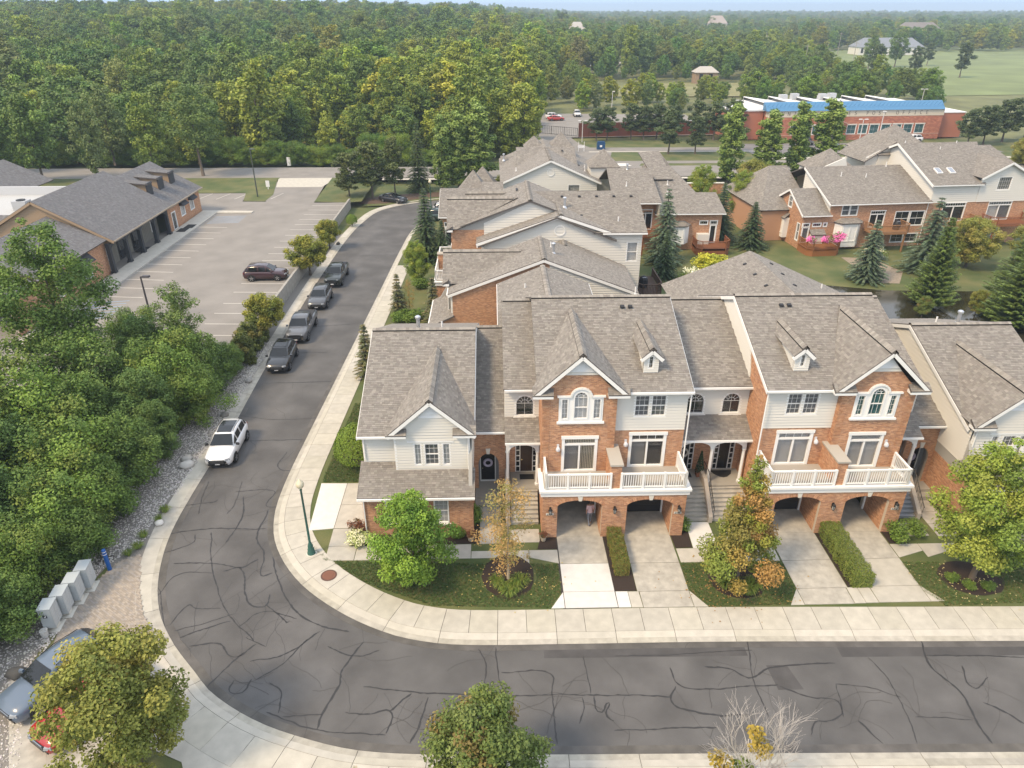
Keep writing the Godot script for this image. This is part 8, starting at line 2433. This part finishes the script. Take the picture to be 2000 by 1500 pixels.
			var turn := Basis(R, PI / 2 * sd)
			var tp := Faces.new()
			tp.lathe(Vector3.ZERO, [[wr * 0.66, 0.0], [wr * 0.7, 0.13], [wr * 0.94, 0.13], [wr, 0.09], [wr, -0.1], [wr * 0.9, -0.12], [0.0, -0.12]], 18)
			for v in tp.v: wh.v.append(turn * v + Vector3(x, wr, 0.9 * sd))
			wh.c = tp.c
			var w := put("wheel", wh.smooth(), mat("tyre", lin(0.018, 0.018, 0.018), 0.85), t)
			var rm := Faces.new()
			for k in 5:
				var a0 := TAU * k / 5
				rm.obox(Transform3D(Basis(FZ, a0), Vector3(x, wr, 1.02 * sd) + Basis(FZ, a0) * Vector3(0, wr * 0.33, 0)), Vector3(0.075, wr * 0.66, 0.03))
			put("rim", rm.mesh(), mat("alloy", lin(0.42, 0.42, 0.43), 0.3, 0.8) if kind != "suv_black" else mat("trim_black", lin(0.015, 0.015, 0.016), 0.4), w)
	var gr := Faces.new()
	var nx: float = body[0][0]
	gr.obox(Transform3D(Basis(FZ, 0.15), Vector3(nx + 0.0, (body[0][2] + body[0][3]) / 2 + 0.06, 0)), Vector3(0.08, 0.26, 1.0))
	gr.obox(Transform3D(Basis(), Vector3(nx - 0.05, body[0][2] - 0.04, 0)), Vector3(0.1, 0.12, 1.35))
	var gp := put("grille", gr.mesh(), mat("trim_black", lin(0.015, 0.015, 0.016), 0.4), t)
	var bar2 := Faces.new()
	for k in 3: bar2.box(Vector3(nx + 0.02, body[0][2] + 0.12 + k * 0.09, -0.46), Vector3(nx + 0.055, body[0][2] + 0.14 + k * 0.09, 0.46))
	put("grille_bar", bar2.mesh(), mat("chrome", lin(0.35, 0.36, 0.37), 0.25, 0.9), gp)
	if roof_black:
		var rb := Faces.new()
		var a: Array = cab[1]
		var b: Array = cab[3]
		rb.quad(Vector3(a[0] - 0.05, a[3] + 0.05, 0.5), Vector3(a[0] - 0.05, a[3] + 0.05, -0.5), Vector3(cab[2][0], cab[2][3] + 0.055, -0.52), Vector3(cab[2][0], cab[2][3] + 0.055, 0.52))
		rb.quad(Vector3(cab[2][0], cab[2][3] + 0.055, 0.52), Vector3(cab[2][0], cab[2][3] + 0.055, -0.52), Vector3(b[0] + 0.3, lerpf(b[3], cab[2][3], 0.27) + 0.05, -0.5), Vector3(b[0] + 0.3, lerpf(b[3], cab[2][3], 0.27) + 0.05, 0.5))
		put("glass_roof", rb.mesh(), gl, t)
	if kind == "suv":
		for sd in [1.0, -1.0]:
			var rl := Faces.new()
			rl.tube([Vector3(0.1, 1.68, 0.6 * sd), Vector3(-0.5, 1.76, 0.61 * sd), Vector3(-1.65, 1.68, 0.6 * sd)], [0.02, 0.02, 0.02], 5)
			put("roof_rail", rl.mesh(), mat("trim_black", lin(0.015, 0.015, 0.016), 0.4), t)
	if kind == "pickup":
		var bd := Faces.new()
		bd.box(Vector3(-2.8, 1.245, -0.82), Vector3(-1.15, 1.3, 0.82))
		put("bed", bd.mesh(), mat("bed_liner", lin(0.03, 0.03, 0.032), 0.8), t)
	var pl := Faces.new()
	pl.box(Vector3(nx + 0.0, body[0][2] - 0.03, -0.16), Vector3(nx + 0.03, body[0][2] + 0.08, 0.16))
	put("number_plate", pl.mesh(), mat("white_plate", lin(0.75, 0.75, 0.76), 0.5), t)

func loft(f: Faces, st: Array, ringof: Callable) -> void:
	var rings := []
	for s in st:
		var h: Array = (ringof as Callable).call(s)
		var full := h.duplicate()
		for k in range(h.size() - 2, 0, -1): full.append(h[k] * Vector3(1, 1, -1))
		rings.append(full)
	for i in rings.size() - 1:
		var n: int = rings[i].size()
		for k in n: f.quad(rings[i][k], rings[i][(k + 1) % n], rings[i + 1][(k + 1) % n], rings[i + 1][k])
	for e in [rings[0], rings[-1]]:
		var c := Vector3.ZERO
		for p in e: c += p / e.size()
		for k in e.size(): f.tri(c, e[k], e[(k + 1) % e.size()])

func build_cars() -> void:
	var toward := -PI / 2   # nose towards the viewer
	var dark := lin(0.012, 0.013, 0.015)
	car(Vector3(-19.25, -0.13, -43.4), toward + 0.03, "suv", lin(0.72, 0.73, 0.74), "white SUV with a black glass roof parked at the left kerb", "", true)
	car(Vector3(-19.05, -0.13, -57.7), toward + 0.03, "suv", dark, "black SUV nearest in the row of dark cars, with a glass roof", "", true)
	car(Vector3(-18.85, -0.13, -64.4), toward + 0.02, "pickup", lin(0.10, 0.105, 0.115), "dark grey pickup truck second in the row of dark cars", "", false, "parked_pickup", "pickup truck")
	car(Vector3(-18.75, -0.13, -72.3), toward + 0.02, "suv", lin(0.06, 0.063, 0.07), "grey SUV third in the row of dark cars, bright grille")
	car(Vector3(-18.4, -0.13, -79.6), toward + 0.01, "pickup", lin(0.022, 0.028, 0.027), "dark green-black pickup farthest in the row along the wall", "", false, "parked_pickup", "pickup truck")
	car(Vector3(-25.9, 0.79, -77.7), 0.05, "suv", lin(0.04, 0.012, 0.016), "dark maroon SUV parked alone against the retaining wall")
	car(Vector3(-20.55, 0.0, -23.4), -2.12, "suv", lin(0.10, 0.135, 0.185), "blue-grey SUV half under the golden maple")
	car(Vector3(-18.3, 0.0, -21.9), -2.12, "sedan", lin(0.32, 0.012, 0.012), "red sedan at the bottom left under the golden maple")
	car(Vector3(-16.4, -0.12, -117.2), -0.5, "sedan", lin(0.02, 0.022, 0.03), "dark sedan at the bend of the road, under the pines")
	car(Vector3(-7.6, 0.0, -105.6), 0.02, "suv", lin(0.03, 0.055, 0.05), "dark green car behind the far lamp post")
	car(Vector3(-7.0, 0.0, -109.2), 0.02, "suv", lin(0.6, 0.61, 0.62), "white car half hidden beyond the dark green car")
	var g := "cars in the post office yard"
	car(Vector3(92.8, 0.06, -172.4), PI, "suv", lin(0.6, 0.62, 0.64), "silver-white SUV parked left at the post office windows")
	car(Vector3(98.6, 0.06, -172.6), PI, "suv", lin(0.7, 0.71, 0.72), "white SUV parked right at the post office windows")
	car(Vector3(76.1, 0.06, -164.2), toward, "suv", lin(0.3, 0.4, 0.55), "pale blue SUV facing the street before the post office")
	car(Vector3(87.0, 0.06, -164.1), toward + 0.2, "suv", lin(0.2, 0.03, 0.05), "dark red car facing the street before the post office")
	car(Vector3(64.0, 0.06, -169.5), toward, "sedan", dark, "black car half hidden behind the third poplar")
	car(Vector3(72.5, 0.06, -170.0), toward, "suv", dark, "black car half hidden behind the rightmost poplar")
	car(Vector3(24.5, 0.07, -219), toward, "suv", lin(0.7, 0.71, 0.72), "white van facing us at the back of the post office yard", g)
	car(Vector3(17.6, 0.07, -210), 0.2, "sedan", lin(0.4, 0.03, 0.02), "red car at the left side of the post office yard", g)
	car(Vector3(17.2, 0.07, -214), 0.2, "suv", lin(0.7, 0.71, 0.72), "white car behind the red one in the yard", g)
	for k in 4: car(Vector3(43.0 + k * 3.2, 0.07, -192 - k * 1.2), toward + 0.1, "suv", lin(0.68, 0.69, 0.7), "white delivery vehicle lined up behind the brown fence", "white vehicles behind the yard fence")

# ---------------------------------------------------------------- street furniture
func lamp_post(at: Vector3, h: float, label: String) -> void:
	var t := thing("lamp_post", at, label, "street lamp")
	var f := Faces.new()
	f.lathe(at, [[0.24, 0.0], [0.24, 0.12], [0.19, 0.18], [0.2, 0.34], [0.15, 0.42], [0.16, 0.56], [0.1, 0.75], [0.07, 0.85], [0.055, h - 0.5], [0.08, h - 0.48], [0.05, h - 0.42], [0.1, h - 0.34]], 12)
	put("post", f.smooth(), mat("lamp_green", lin(0.03, 0.105, 0.085), 0.5), t)
	var s := Faces.new()
	s.lathe(at - UP * 0.1, [[0.3, 0.0], [0.3, 0.12], [0.0, 0.125]], 12)
	put("footing", s.mesh(), mat("cast_stone", lin(0.62, 0.6, 0.54)), t)
	var g := Faces.new()
	g.lathe(at + UP * (h - 0.36), [[0.09, 0.0], [0.2, 0.12], [0.23, 0.28], [0.17, 0.42], [0.08, 0.52], [0.03, 0.6], [0.0, 0.62]], 12)
	put("globe", g.smooth(), mat("lamp_globe", lin(0.62, 0.56, 0.4), 0.3), t)

func tall_light(at: Vector3, h: float, c: Color, label: String, arm := 0.7, dir := R) -> void:
	var t := thing("parking_light", at, label, "light pole")
	var m := mat("pole_%s" % c.to_html(), c, 0.5)
	var f := Faces.new()
	f.tube([at, at + UP * h], [0.11, 0.07], 6)
	f.tube([at + UP * (h - 0.05), at + UP * h + dir * arm], [0.05, 0.05], 5)
	put("pole", f.mesh(), m, t)
	var g := Faces.new()
	for s in [1.0, -1.0]:
		if s < 0 and arm < 0.65: continue
		g.obox(Transform3D(Basis(dir, UP, dir.cross(UP)), at + UP * h + dir * arm * s), Vector3(0.75, 0.16, 0.4), 0.85)
	put("lamp_head", g.mesh(), m, t)

func build_street_things() -> void:
	lamp_post(Vector3(-10.82, 0, -32.15), 5.0, "green lamp post with a cream globe at the bend, on the lawn")
	lamp_post(Vector3(-9.5, 0, -108.0), 5.2, "far green lamp post beside the dark green car")
	tall_light(Vector3(-34.0, 0.8, -66), 4.4, lin(0.05, 0.045, 0.05), "dark light pole in the office car park behind the slender tree", 0.5)
	tall_light(Vector3(-38.4, 0.8, -117.5), 7.5, lin(0.06, 0.07, 0.06), "tall thin light pole on the grass tip of the car park", 0.3)
	var w := lin(0.6, 0.6, 0.6)
	tall_light(Vector3(84.3, 0, -168.8), 5.6, w, "white light pole before the post office door")
	tall_light(Vector3(89.8, 0, -171.0), 7.0, w, "thin white pole between the post office windows", 0.1)
	tall_light(Vector3(20.9, 0, -174), 4.8, w, "white light pole at the service road bend")
	tall_light(Vector3(35.0, 0, -222), 6.4, w, "white light pole rising over the yard behind the pines", 0.3)
	tall_light(Vector3(131, 0, -229), 6.2, w, "white light pole behind the right end of the post office")
	tall_light(Vector3(131, 0, -188), 3.9, w, "white double light pole right of the post office")
	# parcel and letter boxes
	for k in 4:
		var p := Vector3(-22.7, 0, -26.95).lerp(Vector3(-22.32, 0, -29.75), k / 3.0)
		var t := thing_t("letter_box_unit", Transform3D(Basis(UP, 0.13), p), ["nearest grey letter box unit, dark mark on its end", "second grey letter box unit from the nearest", "third grey letter box unit from the nearest", "farthest grey letter box unit, beside the blue bollard"][k], "mailbox", "row of letter box units")
		var f := Faces.new()
		f.box(Vector3(-0.3, 0.3, -0.41), Vector3(0.26, 1.52, 0.41)); f.box(Vector3(-0.34, 1.5, -0.43), Vector3(0.3, 1.56, 0.43))
		put("cabinet", f.mesh(), mat("box_grey", lin(0.4, 0.44, 0.46), 0.5), t)
		var s := Faces.new()
		s.box(Vector3(-0.2, -0.05, -0.2), Vector3(0.18, 0.3, 0.2)); s.box(Vector3(-0.36, -0.05, -0.42), Vector3(0.36, 0.03, 0.42))
		put("pedestal", s.mesh(), mat("cast_stone", lin(0.62, 0.6, 0.54)), t)
		for j in 2:
			for i in 6:
				var d := Faces.new()
				d.box(Vector3(0.262, 0.36 + i * 0.19, -0.38 + j * 0.385), Vector3(0.275, 0.36 + i * 0.19 + 0.175, -0.01 + j * 0.385))
				put("door", d.mesh(), mat("box_door", lin(0.5, 0.52, 0.52), 0.45), t)
		if k == 0:
			var e := Faces.new()
			e.box(Vector3(-0.15, 0.98, 0.412), Vector3(0.06, 1.16, 0.418))
			var ep := put("emblem", e.mesh(), mat("emblem_dark", lin(0.02, 0.025, 0.035), 0.5), t)
			var q := Faces.new()
			q.prism(V2([-0.12, 1.02, -0.02, 1.02, 0.03, 1.13, -0.06, 1.1]), Vector3(0, 0, 0.42), R, UP, FZ * 0.003)
			put("emblem_mark", q.mesh(), mat("white_plate", lin(0.75, 0.75, 0.76), 0.5), ep)
	var b := thing("bollard", Vector3(-21.9, 0, -31.1), "bright blue bollard with white bands beside the letter boxes", "bollard")
	var f := Faces.new()
	f.lathe(Vector3(-21.9, -0.05, -31.1), [[0.115, 0.0], [0.115, 1.42], [0.1, 1.48], [0.0, 1.5]], 14)
	put("post", f.smooth(), mat("bollard_blue", lin(0.01, 0.09, 0.33), 0.4), b)
	for y in [1.1, 1.28]:
		var q := Faces.new()
		q.lathe(Vector3(-21.9, y, -31.1), [[0.118, 0.0], [0.118, 0.045]], 14)
		put("band", q.mesh(), mat("white_plate", lin(0.75, 0.75, 0.76), 0.5), b)
	var bk := thing("bucket", Vector3(-22.85, 0, -26.3), "white bucket on the gravel by the nearest letter box", "bucket")
	var bf := Faces.new()
	bf.lathe(Vector3(-22.85, 0, -26.3), [[0.0, 0.0], [0.15, 0.0], [0.19, 0.4], [0.2, 0.41], [0.17, 0.41], [0.0, 0.39]], 12)
	put("pail", bf.mesh(), mat("white_plastic", lin(0.6, 0.6, 0.58), 0.5), bk)
	var bh := Faces.new()
	bh.tube([Vector3(-23.04, 0.36, -26.3), Vector3(-22.95, 0.5, -26.2), Vector3(-22.75, 0.5, -26.2), Vector3(-22.66, 0.36, -26.3)], [0.008, 0.008, 0.008, 0.008], 4)
	put("handle", bh.mesh(), mat("galvanised", lin(0.55, 0.57, 0.6), 0.35, 0.7), bk)
	var mh := thing("manhole_cover", Vector3(-9.45, 0, -30.3), "rusty round manhole cover in the lawn by the pavement", "manhole cover")
	var mf := Faces.new()
	mf.lathe(Vector3(-9.45, -0.03, -30.3), [[0.36, 0.0], [0.36, 0.05], [0.0, 0.055]], 20)
	for k in 5: mf.box(Vector3(-9.7, 0.025, -30.5 + k * 0.1), Vector3(-9.2, 0.032, -30.46 + k * 0.1))
	put("lid", mf.mesh(), mat("rust", lin(0.19, 0.085, 0.055), 0.85), mh)
	var mr := Faces.new()
	mr.lathe(Vector3(-9.45, -0.03, -30.3), [[0.45, 0.0], [0.45, 0.045], [0.36, 0.045]], 20)
	put("frame", mr.mesh(), mat("rust_dark", lin(0.11, 0.06, 0.045), 0.9), mh)
	var rocks := [[-21.4, -41.3, 0.45, 0.5, "large pale boulder behind the white SUV's nose"], [-21.7, -42.1, 0.38, 0.4, "pale boulder behind the larger one by the white SUV"], [-20.75, -35.1, 0.26, 0.62, "white stone by the kerb between grass tufts"], [-21.1, -48.2, 0.3, 0.22, "dark rock at the thicket edge up the road"], [-20.95, -53.9, 0.32, 0.3, "greenish rock by the kerb behind the black SUV"], [-21.3, -51.3, 0.22, 0.3, "reddish rock in the gravel by the thicket"], [-22.95, -24.0, 0.4, 0.08, "dark rock on the gravel above the blue-grey SUV"], [-20.9, -93.6, 0.3, 0.1, "dark rock in the gravel at the far wall"]]
	for r in rocks:
		var t := thing("boulder", Vector3(r[0], 0, r[1]), r[4], "rock")
		var g := Faces.new()
		var pr := [[0.0, -0.1], [0.9, -0.05], [1.0, 0.3], [0.7, 0.65], [0.25, 0.8], [0.0, 0.82]]
		var n := FastNoiseLite.new()
		n.seed = int(r[1] * 10.0); n.frequency = 0.7
		g.lathe(Vector3.ZERO, pr, 10)
		for k in g.v.size(): g.v[k] = g.v[k] * (1.0 + 0.5 * n.get_noise_3dv(g.v[k])) * r[2] + Vector3(r[0], 0, r[1])
		put("stone", g.smooth(), mat("rock_%d" % int(r[3] * 100), lin(r[3], r[3] * 0.96, r[3] * 0.88), 0.9), t)
	var pot := 0
	for q in [[-1.6, -33.05, 0.5, "flower pot with orange plants at the path to the black door"], [2.7, -32.9, 0.45, "flower pot beside the left garage pier"]]:
		var t := plant("red_shrub", Vector3(q[0], 0.3, q[1]), q[2], q[3], "flower_pot", "flower pot")
		var pf := Faces.new()
		pf.lathe(Vector3(0, -0.5, 0), [[0.0, 0.0], [0.28, 0.0], [0.38, 0.6], [0.42, 0.62], [0.34, 0.6]], 10)
		put("pot", pf.mesh(), mat("stoneware", lin(0.4, 0.34, 0.26), 0.8), t, true)
	var tp := thing("potted_topiary", Vector3(12.95, 1.45, -37.3), "spiral potted evergreen between the two black doors", "potted plant")
	var tf := Faces.new()
	tf.box(Vector3(12.75, 1.45, -37.5), Vector3(13.15, 1.8, -37.1))
	put("planter", tf.mesh(), mat("terracotta", lin(0.35, 0.15, 0.08), 0.85), tp)
	var sp := Faces.new()
	for k in 900:
		var y := rng.randf()
		var a := rng.randf() * TAU
		var rr := 0.26 * (1 - y) + 0.03
		sp.col = lin(0.03, 0.06, 0.03) * rng.randf_range(0.7, 1.4)
		leaf(sp, Vector3(12.95 + cos(a) * rr, 1.8 + y * 1.5, -37.3 + sin(a) * rr), (Vector3(cos(a), 0.4, sin(a)) + rdir() * 0.5).normalized(), 0.09)
	put("foliage", sp.mesh(), leaf_mat("green"), tp)
	var dm := 0
	for q in [[12.0, -37.35, "black mat at the left black door"], [14.5, -37.35, "half-round black mat at the right black door"], [1.9, -37.4, "mat before the brown door"]]:
		var t := thing("door_mat", Vector3(q[0], 1.45, q[1]), q[2], "mat")
		var m := Faces.new()
		if dm == 1: m.slab(V2([13.8, -37.8, 13.95, -37.4, 14.25, -37.1, 14.5, -37.02, 14.75, -37.1, 15.05, -37.4, 15.2, -37.8]), 1.45, 1.47)
		else: m.box(Vector3(q[0] - 0.45, 1.45, q[1] - 0.28), Vector3(q[0] + 0.45, 1.47, q[1] + 0.28))
		put("rubber", m.mesh(), mat("rubber", lin(0.02, 0.02, 0.02), 0.9), t)
		dm += 1
	var wr := thing("door_wreath", Vector3(12.05, 2.7, -38.0), "white twig wreath on the left black door of the double porch", "wreath")
	var wf := Faces.new()
	for k in 24:
		var a := TAU * k / 24
		wf.obox(Transform3D(Basis(Vector3(0.3, 0.2, 1).normalized(), a), Vector3(12.05 + cos(a) * 0.2, 2.75 + sin(a) * 0.26, -37.98)), Vector3(0.12, 0.05, 0.06))
	put("twigs", wf.mesh(), mat("pale_twigs", lin(0.55, 0.53, 0.47), 0.9), wr)
	var gb := thing("transformer_box", Vector3(-22.8, 0.8, -128.5), "dark green transformer box at the corner of the cross street", "utility box")
	var gf := Faces.new()
	gf.box(Vector3(-24.3, 0.7, -129.4), Vector3(-21.4, 2.5, -127.4))
	put("cabinet", gf.mesh(), mat("box_green", lin(0.03, 0.09, 0.06), 0.6), gb)
	var pd := thing("utility_pedestal", Vector3(-40.5, 0.7, -146), "small white utility pedestal on the verge before the wood", "utility box")
	var pf := Faces.new()
	pf.box(Vector3(-40.8, 0.3, -146.2), Vector3(-40.1, 1.9, -145.8))
	put("cabinet", pf.mesh(), mat("white_plate", lin(0.75, 0.75, 0.76), 0.5), pd)
	var sg := thing("lot_sign", Vector3(-38.2, 0.8, -123), "small white sign on the grass tip of the car park", "sign")
	var sf := Faces.new()
	sf.box(Vector3(-38.5, 1.2, -123.05), Vector3(-37.9, 2.2, -122.95)); sf.box(Vector3(-38.25, 0.7, -123.04), Vector3(-38.15, 1.3, -122.96))
	put("panel", sf.mesh(), mat("white_plate", lin(0.75, 0.75, 0.76), 0.5), sg)
	for k in 14:
		var x := [110, 128, 150, 165, 182, 196, 205, 214, 232, 250, 178, 142, 120, 220][k] as float
		var z := [-392, -430, -455, -470, -520, -560, -610, -640, -520, -480, -380, -350, -410, -300][k] as float
		var t := thing("utility_pole", Vector3(x, height_at(x, z), z), "distant utility pole among the trees, %s counted by distance" % nth([4, 6, 8, 9, 11, 12, 13, 14, 10, 7, 3, 2, 5, 1][k]), "utility pole", "utility poles along the far road")
		var uf := Faces.new()
		var a := Vector3(x, height_at(x, z), z)
		uf.tube([a, a + UP * 13.5], [0.2, 0.14], 5)
		put("pole", uf.mesh(), mat("pole_wood", lin(0.3, 0.28, 0.25), 0.8), t)
		var ca := Faces.new()
		ca.box(a + Vector3(-1.2, 12.6, -0.1), a + Vector3(1.2, 12.8, 0.1))
		put("crossarm", ca.mesh(), mat("pole_wood", lin(0.3, 0.28, 0.25), 0.8), t)

# ---------------------------------------------------------------- the person in the open garage
func build_person() -> void:
	var at := Vector3(5.62, 0.01, -34.4)
	var t := thing_t("person", Transform3D(Basis(UP, PI + 0.15), at), "person in a pink top and grey trousers walking into the open garage", "person")
	# joints: [from, to, radius at each]
	var B := [
		[Vector3(0, 0.93, 0), Vector3(0, 1.12, 0.0), 0.155, 0.135], [Vector3(0, 1.12, 0), Vector3(0, 1.36, -0.01), 0.135, 0.15], [Vector3(-0.13, 1.4, 0), Vector3(0.13, 1.4, 0), 0.085, 0.085], [Vector3(0, 1.4, 0), Vector3(0, 1.53, 0.015), 0.065, 0.055],
		[Vector3(-0.17, 1.4, 0), Vector3(-0.235, 1.13, -0.02), 0.062, 0.046], [Vector3(-0.235, 1.13, -0.02), Vector3(-0.24, 0.9, 0.08), 0.045, 0.032],
		[Vector3(0.17, 1.4, 0), Vector3(0.235, 1.13, -0.04), 0.062, 0.046], [Vector3(0.235, 1.13, -0.04), Vector3(0.22, 0.9, 0.02), 0.045, 0.032],
		[Vector3(-0.09, 0.9, 0), Vector3(-0.1, 0.5, 0.13), 0.1, 0.065], [Vector3(-0.1, 0.5, 0.13), Vector3(-0.1, 0.09, 0.1), 0.062, 0.042],
		[Vector3(0.09, 0.9, 0), Vector3(0.1, 0.5, -0.03), 0.1, 0.065], [Vector3(0.1, 0.5, -0.03), Vector3(0.1, 0.11, -0.24), 0.062, 0.042],
		[Vector3(-0.1, 0.06, 0.07), Vector3(-0.1, 0.045, 0.24), 0.045, 0.035], [Vector3(0.1, 0.1, -0.25), Vector3(0.1, 0.035, -0.12), 0.045, 0.035]]
	var f := Faces.new()
	blob_mesh(f, B, 0.02, Vector3(-0.4, -0.02, -0.45), Vector3(0.4, 1.62, 0.4), 0.05, func(p: Vector3) -> Color:
		if p.y < 0.1: return lin(0.3, 0.16, 0.1)
		if absf(p.x) > 0.19 and p.y < 1.2: return lin(0.42, 0.24, 0.17)
		if p.y > 1.45: return lin(0.42, 0.24, 0.17)
		return lin(0.6, 0.43, 0.45) if p.y > 0.93 else lin(0.17, 0.19, 0.23))
	var H := [[Vector3(0, 1.66, 0.0), Vector3(0, 1.6, 0.03), 0.098, 0.075], [Vector3(0, 1.55, 0.05), Vector3(0, 1.54, 0.07), 0.05, 0.035], [Vector3(0, 1.615, 0.105), Vector3(0, 1.585, 0.122), 0.011, 0.016], [Vector3(-0.088, 1.63, 0), Vector3(-0.09, 1.595, 0.0), 0.018, 0.012], [Vector3(0.088, 1.63, 0), Vector3(0.09, 1.595, 0.0), 0.018, 0.012], [Vector3(-0.02, 1.553, 0.1), Vector3(0.02, 1.553, 0.1), 0.009, 0.009]]
	blob_mesh(f, H, 0.008, Vector3(-0.13, 1.48, -0.13), Vector3(0.13, 1.8, 0.15), 0.015, func(p: Vector3) -> Color:
		if Vector2(absf(p.x) - 0.034, p.y - 1.632).length() < 0.012 and p.z > 0.06: return lin(0.03, 0.02, 0.02)
		return lin(0.3, 0.1, 0.08) if absf(p.y - 1.553) < 0.008 and p.z > 0.09 and absf(p.x) < 0.025 else lin(0.42, 0.24, 0.17))
	for s in [-1.0, 1.0]:
		var w := Vector3(-0.24, 0.9, 0.08) if s < 0 else Vector3(0.22, 0.9, 0.02)
		var hand := [[w, w + Vector3(0, -0.08, 0.01), 0.03, 0.034]]
		for k in 4:
			var k0: Vector3 = w + Vector3(0.004 * s, -0.085, -0.027 + k * 0.019)
			var L: float = [0.062, 0.072, 0.068, 0.052][k]
			var k1 := k0 + Vector3(-0.006 * s, -L * 0.55, 0.004)
			hand.append([k0, k1, 0.0095, 0.009]); hand.append([k1, k1 + Vector3(-0.02 * s, -L * 0.4, 0.006), 0.009, 0.007])
		hand.append([w + Vector3(-0.005 * s, -0.03, 0.025), w + Vector3(-0.012 * s, -0.075, 0.052), 0.011, 0.01]); hand.append([w + Vector3(-0.012 * s, -0.075, 0.052), w + Vector3(-0.02 * s, -0.1, 0.05), 0.01, 0.008])
		blob_mesh(f, hand, 0.006, w + Vector3(-0.08, -0.2, -0.07), w + Vector3(0.08, 0.04, 0.09), 0.008, func(_p: Vector3) -> Color: return lin(0.42, 0.24, 0.17))
	put("body", f.smooth(), mat("cloth_and_skin", Color.WHITE, 0.8), t)
	var h := Faces.new()
	blob_mesh(h, [[Vector3(0, 1.68, -0.015), Vector3(0, 1.58, -0.04), 0.108, 0.085], [Vector3(0, 1.71, 0.03), Vector3(0, 1.7, 0.06), 0.075, 0.05]], 0.012, Vector3(-0.16, 1.44, -0.18), Vector3(0.16, 1.84, 0.14), 0.03, func(_p: Vector3) -> Color: return Color.WHITE)
	put("hair", h.smooth(), mat("hair", lin(0.06, 0.04, 0.03), 0.7), t)

func blob_mesh(f: Faces, bones: Array, cell: float, lo: Vector3, hi: Vector3, soft: float, tint: Callable) -> void:   # surface nets on a smooth union of tapered capsules
	var n := Vector3i(((hi - lo) / cell).ceil()) + Vector3i.ONE
	var val := PackedFloat32Array()
	val.resize(n.x * n.y * n.z)
	for k in n.z:
		for j in n.y:
			for i in n.x:
				var p := lo + Vector3(i, j, k) * cell
				var d := 1e9
				for b in bones:
					var ab: Vector3 = b[1] - b[0]
					var u := clampf((p - b[0]).dot(ab) / maxf(ab.length_squared(), 1e-9), 0, 1)
					var e: float = (p - (b[0] + ab * u)).length() - lerpf(b[2], b[3], u)
					var h := clampf(0.5 + 0.5 * (d - e) / soft, 0, 1)
					d = minf(d, e) if d > 1e8 else lerpf(d, e, h) - soft * h * (1 - h)
				val[(k * n.y + j) * n.x + i] = d
	var at := func(i: int, j: int, k: int) -> float: return val[(k * n.y + j) * n.x + i]
	var vert := {}
	for k in n.z - 1:
		for j in n.y - 1:
			for i in n.x - 1:
				var s := Vector3.ZERO
				var m := 0
				for e in [[0, 1], [0, 2], [0, 4], [1, 3], [1, 5], [2, 3], [2, 6], [4, 5], [4, 6], [3, 7], [5, 7], [6, 7]]:
					var a := Vector3i(e[0] & 1, (e[0] >> 1) & 1, e[0] >> 2)
					var b := Vector3i(e[1] & 1, (e[1] >> 1) & 1, e[1] >> 2)
					var va := val[((k + a.z) * n.y + j + a.y) * n.x + i + a.x]
					var vb := val[((k + b.z) * n.y + j + b.y) * n.x + i + b.x]
					if (va < 0) != (vb < 0):
						s += Vector3(a).lerp(Vector3(b), va / (va - vb)); m += 1
				if m: vert[Vector3i(i, j, k)] = lo + (Vector3(i, j, k) + s / m) * cell
	for c in vert:
		for ax in 3:
			var e := Vector3i(1 if ax == 0 else 0, 1 if ax == 1 else 0, 1 if ax == 2 else 0)
			var u := Vector3i(e.z, e.x, e.y)
			var w := Vector3i(e.y, e.z, e.x)
			var va := val[(c.z * n.y + c.y) * n.x + c.x]
			var q: Vector3i = c + e
			var vb := val[(q.z * n.y + q.y) * n.x + q.x]
			if (va < 0) == (vb < 0): continue
			var P := [vert.get(c), vert.get(c - u), vert.get(c - u - w), vert.get(c - w)]
			if P.has(null): continue
			if va < 0: P.reverse()
			f.col = (tint as Callable).call((P[0] + P[2]) / 2)
			f.quad(P[0], P[3], P[2], P[1])
